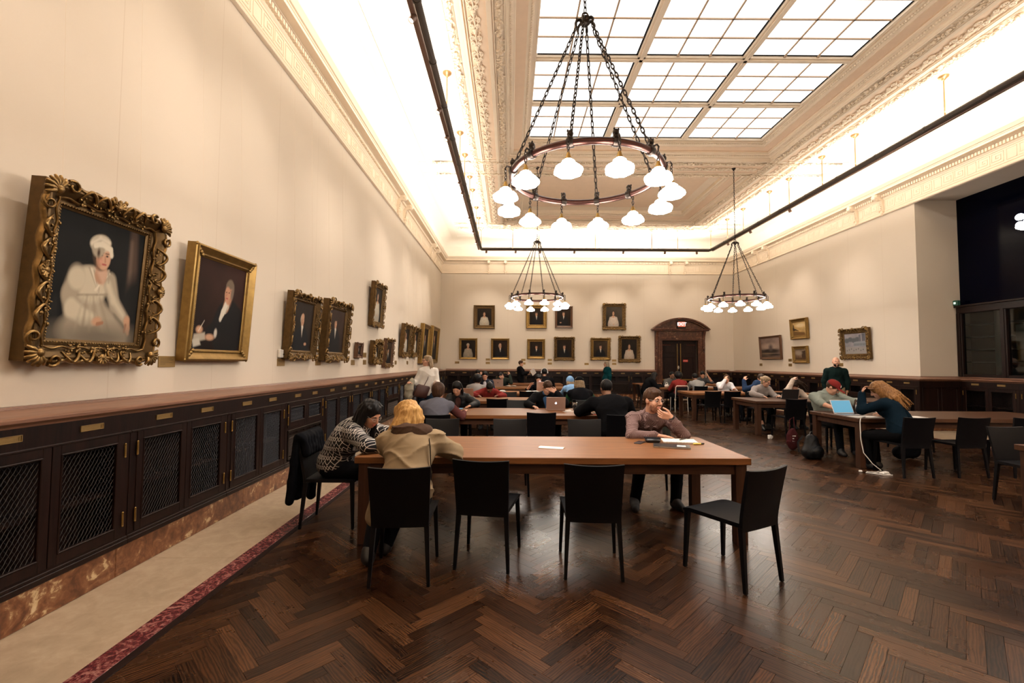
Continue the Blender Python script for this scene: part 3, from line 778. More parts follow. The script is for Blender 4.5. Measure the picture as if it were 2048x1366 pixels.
for k in range(8):
    cabinet((FR, 20.03-1.15*k, 0), R(-90), 1.148, 'door' if k not in (2, 6) else 'vent', ('dark oak vent cabinet, ' if k in (2, 6) else 'dark oak mesh-door cabinet, ')+ORD[k]+' from the far corner under the landscape paintings')
for k in range(5):
    cabinet((10.70, AL1-.255-1.24*k, 0), R(-90), 1.238, 'door', 'dark oak mesh-door cabinet, '+ORD[k]+' from the corner under the glazed screen')
t = thing('corner_panel', 'plain dark oak corner panelling where the wall steps back to the glazed screen', 'panelling', (9.72, AL1-.25, 0))
mb = MB(); mb.box(0, .98, .0, .02, .212, 1.19); mb.box(0, .98, -.012, .0, .212, .25, b=.004); mb.build('board', M_WOODZ, t)
for i in range(2):
    mb = MB(); xa = .06+i*.45
    for (a, b, c_, d) in ((xa, xa+.05, .3, 1.03), (xa+.36, xa+.41, .3, 1.03), (xa, xa+.41, .3, .35), (xa, xa+.41, .98, 1.03)): mb.box(a, b, -.012, 0, c_, d, b=.004)
    mb.build('panel_frame', M_WOODL, t)
# ------------------------------------------------------------------ doorway in the far wall
door = tag(empty('door_1', (7.56, Y1, 0)), kind='structure')
for sx in (-1, 1):
    mb = MB(); xa, xb = (-.80, -.002) if sx < 0 else (.002, .80)
    mb.box(xa, xb, .13, .17, .012, 2.58)
    dl = mb.build('door_leaf', M_WOODZ, door)
    for (za, zb) in ((.12, .78), (.88, 1.86), (2.0, 2.48)):
        mb = MB(); a, b = xa+.13, xb-.13
        for (p, q, r_, s_) in ((a, a+.03, za, zb), (b-.03, b, za, zb), (a, b, za, za+.03), (a, b, zb-.03, zb)): mb.box(p, q, .115, .13, r_, s_, b=.004)
        mb.box(a+.06, b-.06, .12, .13, za+.06, zb-.06, b=.006); mb.build('door_panel', M_WOODZ, dl)
    mb = MB(); mb.tube([(sx*.075, .085, .2), (sx*.075, .085, 2.42)], .011, 8); mb.ell((sx*.075, .085, 2.43), (.022, .022, .022), 8, 6); mb.build('pull_rod', M_BRASS, dl)
    mb = MB(); mb.box(sx*.12, sx*.74, .10, .125, .80, .86, b=.004); mb.build('push_bar', M_BRASS, dl)
    mb = MB(); mb.box(sx*.36, sx*.74, .09, .13, 2.36, 2.42, b=.004); mb.build('door_closer', M_BRONZE, dl)
mb = MB(); mb.lathe([(.0, 0), (.05, 0), (.05, .02), (.03, .03), (0, .03)], 12, T(-.02, .115, 1.38, R(90))); mb.box(-.045, .01, .09, .12, 1.30, 1.46, b=.006); mb.build('lock_plate', plain('steel', (.5, .48, .45), .35, .9), door)
s = MB(); s.box(.19, .41, .108, .114, 1.63, 1.73, b=.002); ds = s.build('notice_plate', plain('red_sign', (.45, .03, .02), .5), door)
tm = text_mesh('EMERGENCY', .035); link_mesh('lettering', tm, plain('sign_white', (.8, .75, .7), .5), ds, (.30, .1075, 1.68), (R(90), 0, 0))
mb = MB(); mb.box(-.82, .82, .18, .2, 0, 2.6); mb.build('dark_backing', M_DARK, door)
port = tag(empty('trim_8', (7.56, Y1, 0)), kind='structure')
for sx in (-1, 1):
    mb = MB()
    a, b = sorted((sx*.80, sx*.98)); mb.box(a, b, -.10, .12, 0, 2.6, b=.006)
    a, b = sorted((sx*.86, sx*.90)); mb.box(a, b, -.125, -.10, 0, 2.68, b=.008)
    mb.build('jamb', M_PORTM, port)
    mb = MB(); a, b = sorted((sx*.98, sx*1.12)); mb.box(a, b, -.06, 0, 0, 3.02, b=.006)
    prof = [(-.06, 2.30), (-.11, 2.32), (-.12, 2.42), (-.10, 2.55), (-.13, 2.75), (-.19, 2.9), (-.22, 2.98), (-.06, 2.98)]
    a, b = sorted((sx*1.0, sx*1.10)); N_ = len(prof)
    mb.add([(a, p[0], p[1]) for p in prof]+[(b, p[0], p[1]) for p in prof], [tuple(range(N_)), tuple(range(N_, 2*N_))[::-1]]+[(i, N_+i, N_+(i+1) % N_, (i+1) % N_) for i in range(N_)])
    mb.ell((sx*1.05, -.1, 2.25), (.045, .04, .07), 8, 6); mb.ell((sx*1.05, -.08, 2.08), (.03, .025, .05), 8, 6)
    mb.build('console', M_PORTM, port, smooth=30)
mb = MB(); mb.box(-.98, .98, -.10, .12, 2.58, 2.78, b=.006); mb.box(-.9, .9, -.125, -.1, 2.64, 2.68, b=.008); mb.build('lintel', M_PORTM, port)
mb = MB(); mb.box(-.98, .98, -.075, 0, 2.78, 3.0, b=.004); mb.build('frieze_slab', M_PORTM, port)
mb = MB(); mb.box(-1.24, 1.24, -.24, 0, 3.0, 3.05, b=.01); mb.box(-1.29, 1.29, -.28, 0, 3.05, 3.09, b=.01); mb.build('cornice_slab', M_PORTM, port)
def arc(r_in, r_out, y0, y1, nm):
    hs = 1.27; rise = .50; Rr = (hs*hs+rise*rise)/(2*rise); zc = 3.09+rise-Rr; a0 = math.asin(hs/Rr); N_ = 28; v = []; f = []
    for i in range(N_+1):
        a = -a0+2*a0*i/N_
        for (rr, yy) in ((Rr-r_out, y0), (Rr-r_in, y0), (Rr-r_in, y1), (Rr-r_out, y1)): v.append((rr*math.sin(a), yy, max(3.085, zc+rr*math.cos(a))))
    for i in range(N_):
        for k in range(4): f.append((i*4+k, i*4+(k+1) % 4, (i+1)*4+(k+1) % 4, (i+1)*4+k))
    m2 = MB(); m2.add(v, f); m2.build(nm, M_PORTM, port, smooth=30)
arc(0, .06, -.28, 0, 'arched_moulding'); arc(.06, .12, -.20, 0, 'arched_moulding')
hs = 1.2; N_ = 24; Rr = (1.27**2+.25)/(1.0); zc = 3.59-Rr; P_ = [(-1.15, 3.09)]+[(1.15*(-1+2*i/N_), zc+math.sqrt((Rr-.11)**2-(1.15*(-1+2*i/N_))**2)) for i in range(N_+1)]+[(1.15, 3.09)]
mb = MB(); mb.add([(x, -.07, z) for x, z in P_]+[(x, 0, z) for x, z in P_], [tuple(range(len(P_)))]); mb.build('tympanum', M_PORTM, port)
ex = thing('exit_sign', 'lit exit sign with glowing letters over the marble doorway', 'sign', (7.60, Y1-.10, 3.16))
mb = MB(); mb.box(-.19, .19, -.09, .02, -.05, .27, b=.008); mb.build('housing', M_IRON, ex)
mb = MB(); mb.box(-.165, .165, -.096, -.09, .03, .25, b=.002); mb.build('lit_face', emis('exit_face', (1.0, .20, .10), .62), ex)
link_mesh('lettering', text_mesh('EXIT', .2, .004, .004), emis('exit_letters', (1.0, .93, .88), 1.2), ex, (0, -.097, .14), (R(90), 0, 0))
# ------------------------------------------------------------------ glazed screen and dark window in the alcove
win = tag(empty('window_2', (0, 0, 0)), kind='structure')
n = NT('dark_window_glass'); n.b.inputs['Transmission Weight'].default_value = 1.0; n.b.inputs['IOR'].default_value = 1.45
M_GLASS = n.out((.75, .85, .85), .02)
n = NT('night_glass'); M_NIGHT = n.out((.0006, .0009, .005), .12, spec=.06)
mb = MB(); mb.box(11.02, 11.06, AL0, AL1, 3.0, AZ); mb.build('upper_glass', M_NIGHT, win)
# bright reflection in the dark glass, added as two glowing globes on a bracket
glint = thing('glass_glint', 'twin glowing globes added as a bright reflection in the dark upper window', 'reflection', (10.95, 9.62, 4.58))
for dz in (.0, .17):
    mb = MB(); mb.ell((.0, 0, dz), (.06, .085, .075), 12, 8); mb.build('globe', emis('globe_glow', (.9, .95, 1.0), 3.0), glint, smooth=180)
mb = MB(); mb.tube([(.0, 0, -.07), (.05, 0, -.1), (.08, 0, -.1)], .012, 6); mb.tube([(0, 0, .06), (0, 0, .1)], .02, 6); mb.build('bracket', M_IRON, glint)
mb = MB(); mb.box(10.88, 11.0, AL0, AL1-.02, 2.80, 2.98, b=.01); mb.box(10.84, 11.0, AL0, AL1+.0, 2.955, 3.0, b=.01); mb.box(10.9, 11.0, AL0, AL1-.02, 1.275, 1.34, b=.006); mb.build('screen_rail', M_WOODY, win)
for yv in (AL1-.07, 10.0, 8.95, 7.9, 6.85, 5.8, 4.68):
    mb = MB(); mb.box(10.89, 11.0, yv-.065, yv+.065, 1.28, 2.82, b=.008); mb.box(10.875, 10.89, yv-.03, yv+.03, 1.28, 2.82, b=.005); mb.build('screen_post', M_WOODZ, win)
ys = (AL1-.07, 10.0, 8.95, 7.9, 6.85, 5.8, 4.68)
for i in range(6):
    mb = MB(); mb.box(10.945, 10.952, ys[i+1]+.065, ys[i]-.065, 1.34, 2.8); mb.build('pane', M_GLASS, win)
mb = MB(); mb.box(11.5, 11.55, AL0-1, AL1+2, 0, 3.0); mb.build('case_back', plain('case_back', (.012, .014, .016), .8), win)
for z in (1.62, 1.92, 2.22, 2.52):
    mb = MB(); mb.box(11.10, 11.48, AL0, AL1+.0, z, z+.018); mb.build('case_shelf', plain('shelf_edge', (.10, .12, .12), .5), win)
mb = MB(); mb.box(11.06, 11.09, 10.12, 10.34, 1.3, 2.9, b=.004); mb.box(11.06, 11.09, 9.3, 9.9, 1.9, 2.45, b=.004); mb.build('pale_post', plain('pale_grey', (.30, .33, .32), .6), win)
mb = MB(); mb.box(11.25, 11.3, AL0-.5, AL1+1.5, 2.99, 6.2); mb.box(11.0, 11.6, AL0-.2, AL0-.15, 0, 6); mb.box(11.0, 11.6, AL1+1.4, AL1+1.5, 0, 6); mb.build('dark_hall', M_DARK, win)
d = thing('door_sensor', 'small green-lit sensor box on top of the glazed screen frame', 'sensor', (10.87, AL1-.06, 3.0))
mb = MB(); mb.box(-.04, .04, -.06, .06, 0, .13, b=.01); mb.build('case', plain('green_case', (.02, .10, .07), .4), d); mb = MB(); mb.box(-.045, -.04, -.02, .03, .04, .09); mb.build('lens', emis('sensor_glow', (.8, 1, .8), .8), d)
# ------------------------------------------------------------------ chandeliers
def ringpts(r, z, n): return [(r*math.cos(2*math.pi*i/n), r*math.sin(2*math.pi*i/n), z) for i in range(n)]
def chain_mesh(a, b, link=.072, wid=.021, wire=.0058):
    a, b = Vector(a), Vector(b); L = (b-a).length; nl = max(1, round(L/(link*.78))); d = (b-a)/L; mb = MB()
    x = d.orthogonal().normalized(); y = d.cross(x)
    for i in range(nl):
        c_ = a+d*(L*(i+.5)/nl); s_ = x if i % 2 else y; hl = L/nl*.64
        pts = []
        for k in range(10):
            th = 2*math.pi*k/10; ct, st = math.cos(th), math.sin(th)
            pts.append(c_+d*(hl*(abs(ct)**.7)*(1 if ct > 0 else -1))+s_*(wid*.62*st))
        mb.tube(pts, wire, 4, closed=True)
    return mb.mesh('chain', 180)
SHE = 42.0
def make_chandelier():
    Z = 3.36; rr = .71
    t = thing('chandelier', 'x', 'chandelier', (0, 0, 0), 0, 'ring chandeliers')
    mb = MB(); mb.tube(ringpts(rr, Z, 64), .030, 10, closed=True); mb.build('ring', M_BRONZE, t, smooth=180)
    mb = MB(); mb.lathe([(.0, 7.0), (.06, 7.0), (.06, 6.99), (.045, 6.97), (.02, 6.95), (.012, 6.93), (0, 6.93)], 14); mb.build('ceiling_rose', M_IRON, t, smooth=40)
    me = chain_mesh((0, 0, 6.93), (0, 0, 4.99)); link_mesh('chain', me, M_IRON, t)
    mb = MB(); mb.tube([(.028*math.cos(a), 0, 4.965+.028*math.sin(a)) for a in [2*math.pi*i/14 for i in range(14)]], .008, 6, closed=True)
    mb.lathe([(0, 4.935), (.055, 4.935), (.06, 4.925), (.05, 4.88), (.035, 4.865), (0, 4.865)], 6)
    for k in range(6):
        a = R(60*k+10.6); pts = []
        for i in range(9):
            s_ = i/8; pts.append(((.035+.06*math.sin(s_*2.2))*math.cos(a), (.035+.06*math.sin(s_*2.2))*math.sin(a), 4.915-.09*s_*s_))
        mb.tube(pts, [.014]*7+[.010, .008], 6)
    mb.build('hub', M_IRON, t, smooth=50)
    sh = MB(); prof = [(.026, 0), (.034, -.008), (.050, -.018), (.056, -.034), (.060, -.046), (.086, -.056), (.108, -.076), (.115, -.098), (.110, -.114), (.094, -.124), (.05, -.131), (0, -.134)]
    sh.lathe(prof, 32, None, 0, lambda i, th: 1+(.045*math.cos(8*th) if 5 <= i <= 9 else .02*math.cos(8*th)))
    SHM = sh.mesh('shade', 60); SHM.materials.append(emis('lit_opal_glass', (1.0, .91, .81), SHE))
    cl = MB(); cl.lathe([(.030, -.028), (.040, -.028), (.043, -.015), (.043, .015), (.040, .028), (.030, .028)], 12, T(0, 0, 0, 0, R(90), 0)); CLM = cl.mesh('c', 40)
    fin = MB(); fin.box(-.022, .022, -.02, .02, .025, .06, b=.008); fin.ell((0, 0, .075), (.028, .03, .032), 8, 6); fin.ell((.018, .012, .098), (.009, .008, .014), 6, 4); fin.ell((-.018, .012, .098), (.009, .008, .014), 6, 4); fin.ell((0, -.028, .07), (.014, .012, .014), 6, 4)
    fin.tube([(0, .03, .03), (0, .06, .035), (0, .075, .01), (0, .07, -.01)], .008, 6); fin.add(*_m(cl))
    FM = fin.mesh('clamp', 60); FM.materials.append(M_IRON)
    so = MB(); so.lathe([(0, .045), (.012, .045), (.018, .03), (.022, .015), (.028, .0), (.03, -.01), (0, -.01)], 12); SOM = so.mesh('socket', 40); SOM.materials.append(M_BRASS)
    dc = chain_mesh((0, 0, .15), (0, 0, .04), .04, .016, .0045); dc.materials.append(M_IRON)
    for k in range(12):
        a = R(30*k+10.6); ca, sa = math.cos(a), math.sin(a)
        link_mesh('clamp', FM, None, t, (rr*ca, rr*sa, Z), (0, 0, a-math.pi/2))
        ro = rr+.07
        s_ = link_mesh('shade', SHM, None, t, (ro*ca, ro*sa, Z-.165), (0, 0, a))
        link_mesh('socket', SOM, None, s_, (0, 0, .008)); link_mesh('drop_chain', dc, None, s_, (0, 0, .01))
    for k in range(6):
        a = R(60*k+10.6); me = chain_mesh((.09*math.cos(a), .09*math.sin(a), 4.83), ((rr-.0)*math.cos(a), (rr-.0)*math.sin(a), Z+.03)); link_mesh('chain', me, M_IRON, t)
    return t
def _m(mb): return (mb.v, mb.f)
CH = make_chandelier(); CH.location = (.715, 4.30, 0); CH['label'] = 'bronze ring chandelier with twelve lit opal shades hanging nearest over the front table'
for (x, y, lb) in ((.73, 12.44, 'small-looking bronze ring chandelier hanging before the far wall portraits'), (6.2, 12.43, 'bronze ring chandelier hanging between the marble doorway and landscapes'), (6.2, 4.30, 'bronze ring chandelier out of view over the near right table')):
    c_ = copy_tree(CH); c_.location = (x, y, 0); c_['label'] = lb
# ------------------------------------------------------------------ tables
def make_table(L, W):
    t = empty('reading_table')
    mb = MB(); mb.box(0, L, 0, W, .692, .75, b=.004); mb.build('tabletop', M_TABLE, t)
    for (a, b, c_, d, m_) in ((.06, L-.06, .05, .08, 0), (.06, L-.06, W-.08, W-.05, 0), (.05, .08, .06, W-.06, 1), (L-.08, L-.05, .06, W-.06, 1)):
        mb = MB(); mb.box(a, b, c_, d, .60, .692, b=.002); mb.build('apron', M_TABLEZ if m_ else M_TABLEX, t)
    mb = MB(); mb.box(-.048, .048, -.048, .048, 0, .692, b=.003); me = mb.mesh('leg')
    for x in (.075, L-.075):
        for y_ in (.075, W-.075): link_mesh('leg', me, M_TABLEZ, t, (x, y_, 0))
    return t
M_TABLEX = wood('oak_apron', (.026, .0105, .0055), (.072, .030, .016), 1, .42, 0, spec=.3)
TB = make_table(3.43, 1.13); first = True
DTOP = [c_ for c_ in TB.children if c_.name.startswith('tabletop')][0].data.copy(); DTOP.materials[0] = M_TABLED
TABLES = dict(T1=(-1.34, 3.97), T2=(-1.42, 7.12), T3=(-1.42, 9.68), T4=(-1.42, 12.15), T5=(-1.42, 14.85), T6=(-1.42, 17.4), S0=(5.23, 3.62), S1=(5.25, 6.88), S2=(5.38, 9.98), S3=(5.03, 12.6), S4=(5.03, 15.25), S5=(5.03, 17.72))
TL = dict(T1='long oak reading table nearest the camera with folded paper on it', T2='oak reading table with silver laptop and clear cup, behind the nearest one', T3='oak reading table third from the front in the left-hand row', T4='oak reading table fourth from the front in the left-hand row', T5='oak reading table fifth from the front in the left-hand row', T6='oak reading table closest to the far wall portraits',
          S0='oak reading table mostly out of frame beside the near right edge', S1='oak reading table with blue-screen laptop, before the glazed screen', S2='oak reading table with black laptop, man in green jacket standing behind', S3='oak reading table in the right-hand row with two empty black chairs before it', S4='oak reading table before the marble doorway where curly-haired people sit', S5='oak reading table closest to the marble doorway')
for k_, (x, y) in TABLES.items():
    o = TB if first else copy_tree(TB); first = False
    o.location = (x, y, 0); 
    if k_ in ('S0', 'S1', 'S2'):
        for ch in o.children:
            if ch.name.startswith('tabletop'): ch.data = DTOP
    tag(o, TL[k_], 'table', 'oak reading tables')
# ------------------------------------------------------------------ chairs (sitter faces local +y)
def make_chair():
    t = empty('dining_chair')
    mb = MB()
    def seat(u, v):
        x = (u-.5)*(.405+.05*v); y_ = -.235+.465*v; z = .462-.010*(1-(2*u-1)**2)*(1-(2*v-1)**2) - (.012*max(0, (v-.85)/.15)**2)
        return (x, y_, z)
    N1, N2 = 9, 9
    top = [seat(i/(N1-1), j/(N2-1)) for j in range(N2) for i in range(N1)]; bot = [(p[0], p[1], .432) for p in top]
    F = []
    for j in range(N2-1):
        for i in range(N1-1):
            a = j*N1+i; F.append((a, a+1, a+N1+1, a+N1)); F.append((a+81, a+N1+81, a+N1+82, a+82))
    edge = [i for i in range(N1)]+[j*N1+N1-1 for j in range(1, N2)]+[(N2-1)*N1+i for i in range(N1-2, -1, -1)]+[j*N1 for j in range(N2-2, 0, -1)]
    for k in range(len(edge)): a, b = edge[k], edge[(k+1) % len(edge)]; F.append((a, a+81, b+81, b))
    mb.add(top+bot, F); mb.build('seat', M_LEATHER, t, smooth=50)
    mb = MB()
    NU, NV = 11, 10; fr = []; bk = []
    for j in range(NV):
        v = j/(NV-1); z = .405+.435*v
        for i in range(NU):
            u = i/(NU-1)*2-1; wv_ = .2+.016*v; yy = -.242-.07*max(0, (z-.46)/.38)**1.15 - .022*(1-u*u)*(.3+.7*v)
            zz = z-(.010*(1-u*u) if j == NV-1 else 0)
            fr.append((u*wv_, yy+.012, zz)); bk.append((u*wv_, yy-.014, zz))
    F = []; M_ = NU*NV
    for j in range(NV-1):
        for i in range(NU-1):
            a = j*NU+i; F.append((a, a+NU, a+NU+1, a+1)); F.append((a+M_, a+1+M_, a+NU+1+M_, a+NU+M_))
    edge = [i for i in range(NU)]+[j*NU+NU-1 for j in range(1, NV)]+[(NV-1)*NU+i for i in range(NU-2, -1, -1)]+[j*NU for j in range(NV-2, 0, -1)]
    for k in range(len(edge)): a, b = edge[k], edge[(k+1) % len(edge)]; F.append((a, b, b+M_, a+M_))
    mb.add(fr+bk, F); bo = mb.build('backrest', M_LEATHER, t, smooth=45)
    mb = MB(); tp = [(x, y_-.001-.013, z+.0015) for (x, y_, z) in fr[-NU:]]; mb.tube(tp, .0018, 4); mb.build('edge_seam', M_LEATHER_E, bo)
    def leg(xt, yt, xb, yb, zt):
        m2 = MB(); a, b = .0175, .0115
        m2.add([(xt-a, yt-a, zt), (xt+a, yt-a, zt), (xt+a, yt+a, zt), (xt-a, yt+a, zt), (xb-b, yb-b, .004), (xb+b, yb-b, .004), (xb+b, yb+b, .004), (xb-b, yb+b, .004)], [(0, 1, 2, 3), (7, 6, 5, 4), (0, 4, 5, 1), (1, 5, 6, 2), (2, 6, 7, 3), (3, 7, 4, 0)])
        m2.lathe([(0, 0), (.011, 0), (.011, .005), (0, .005)], 8, T(xb, yb, 0), 1)
        m2.build('leg', [M_LEATHER, M_LEATHER_E], t)
    for sx in (-1, 1): leg(sx*.205, .205, sx*.222, .222, .435); leg(sx*.184, -.236, sx*.205, -.272, .43)
    return t
CHR = make_chair(); _cf = [True]
def chair(x, y, rz, label, group='black leather chairs'):
    o = CHR if _cf[0] else copy_tree(CHR); _cf[0] = False
    o.location = (x, y, 0); o.rotation_euler = (0, 0, R(rz)); tag(o, label, 'chair', group); return o
F_, B_ = 0, 180
chair(-.79, 3.52, 4, 'black leather chair under the person in the beige jacket')
chair(-.17, 3.76, -9, 'empty black leather chair at the front table, beside the person in beige jacket')
chair(.63, 3.63, -4, 'empty black leather chair at the front table, behind the folded paper')
chair(1.66, 3.50, 28, 'black leather chair turned aside at the front table corner')
chair(-1.70, 4.56, -88, 'black leather chair at the table end with a black coat over its back')
chair(-.85, 5.62, 184, 'empty black leather chair facing the camera behind the front table, left of three')
chair(.0, 5.62, 180, 'empty black leather chair facing the camera behind the front table, middle of three')
chair(.96, 5.62, 180, 'empty black leather chair facing the camera behind the front table, right of three')
chair(1.70, 5.45, 172, 'black leather chair under the man with a hand on his chin')
chair(-1.05, 6.72, 0, 'black leather chair under the person in the grey vest')
chair(.46, 7.02, 0, 'empty black leather chair tucked before the silver laptop table')
chair(1.58, 6.78, 0, 'black leather chair under the large person in the black sweater')
chair(-.95, 8.62, 180, 'black leather chair under the woman in the black leather jacket')
chair(.15, 8.62, 180, 'empty black leather chair beside the man with the silver laptop')
chair(.72, 8.66, 180, 'black leather chair under the man in suit and blue shirt')
chair(1.5, 8.62, 180, 'empty dark chair behind the clear cup, facing the camera')
chair(-.26, 9.52, 0, 'empty black leather chair seen from behind at the third left-row table')
chair(1.45, 9.36, 0, 'black leather chair under the person in the black cap')
chair(-.56, 11.14, 180, 'black leather chair under the person in red with bowed head')
chair(-.05, 11.06, 180, 'empty dark chair facing the camera beside the person in red')
chair(.8, 11.06, 180, 'empty dark chair facing the camera behind the man with silver laptop')
chair(-.92, 11.86, 0, 'black leather chair under the person in the grey hooded top')
chair(.45, 12.0, 0, 'empty black leather chair seen from behind at the fourth left-row table')
chair(1.56, 11.86, 0, 'black leather chair under the person in the pale blue hood')
chair(-.75, 13.6, 180, 'black leather chair under the man in dark vest and glasses')
chair(.85, 13.6, 180, 'black leather chair under the person looking at a phone')
chair(1.1, 14.55, 0, 'black leather chair under the person wearing headphones')
chair(-1.08, 16.3, 180, 'black leather chair under the person in black with hand at face')
chair(-.28, 16.3, 180, 'black leather chair under the person slumped on one arm')
chair(5.64, 6.6, 0, 'black leather chair under the long-haired blonde woman')
chair(6.42, 6.62, 0, 'empty black leather chair next to the long-haired blonde woman')
chair(7.26, 6.55, -16, 'empty black leather chair, last along the near right table')
chair(5.85, 8.36, 180, 'black leather chair under the man in the red cap')
chair(7.35, 8.4, 176, 'empty black leather chair across the near right table')
chair(5.84, 5.08, 180, 'empty black leather chair cut off by the right frame edge')
chair(5.93, 9.76, 0, 'empty black leather chair seen from behind before the black laptop')
chair(6.28, 11.46, 180, 'black leather chair under the woman in the pale zip jacket')
chair(6.98, 11.46, 180, 'black leather chair under the woman with dark curly hair')
chair(5.35, 12.33, 0, 'empty black leather chair left of the pair seen from behind at third right-row table')
chair(5.86, 12.33, 0, 'empty black leather chair right of the pair seen from behind at third right-row table')
chair(6.56, 12.22, 0, 'black leather chair under the person in the blue plaid shirt')
chair(6.62, 14.06, 180, 'black leather chair under the man in the white shirt')
chair(4.72, 15.8, -90, 'black leather chair under the woman in the black coat')
chair(6.14, 14.98, 0, 'black leather chair under the person in the grey shirt with white collar')
chair(5.9, 16.78, 180, 'black leather chair under the man in grey by the doorway')
chair(7.06, 16.78, 180, 'black leather chair under the person propping a cheek on one arm')
# pale framed chair under the person in the red shirt
wc = thing('metal_chair', 'pale metal-framed chair under the person with big curly hair', 'chair', (5.54, 14.98, 0))
mb = MB(); mb.box(-.2, .2, -.2, .2, .44, .46, b=.008); mb.build('seat', M_LEATHER, wc)
mb = MB(); mb.tube([(-.2, -.22, .45), (-.2, -.27, .80), (-.17, -.275, .84), (.17, -.275, .84), (.2, -.27, .80), (.2, -.22, .45)], .013, 8); mb.build('back_frame', plain('pale_metal', (.62, .55, .46), .35, .3), wc, smooth=60)
mb = MB(); mb.box(-.185, .185, -.27, -.255, .55, .80, b=.005); mb.build('backrest', M_LEATHER, wc)
for sx in (-1, 1):
    for sy in (-1, 1): mb = MB(); mb.tube([(sx*.2, sy*.2, .45), (sx*.21, sy*.22, 0)], .011, 8); mb.build('leg', plain('pale_metal', (0, 0, 0)), wc)
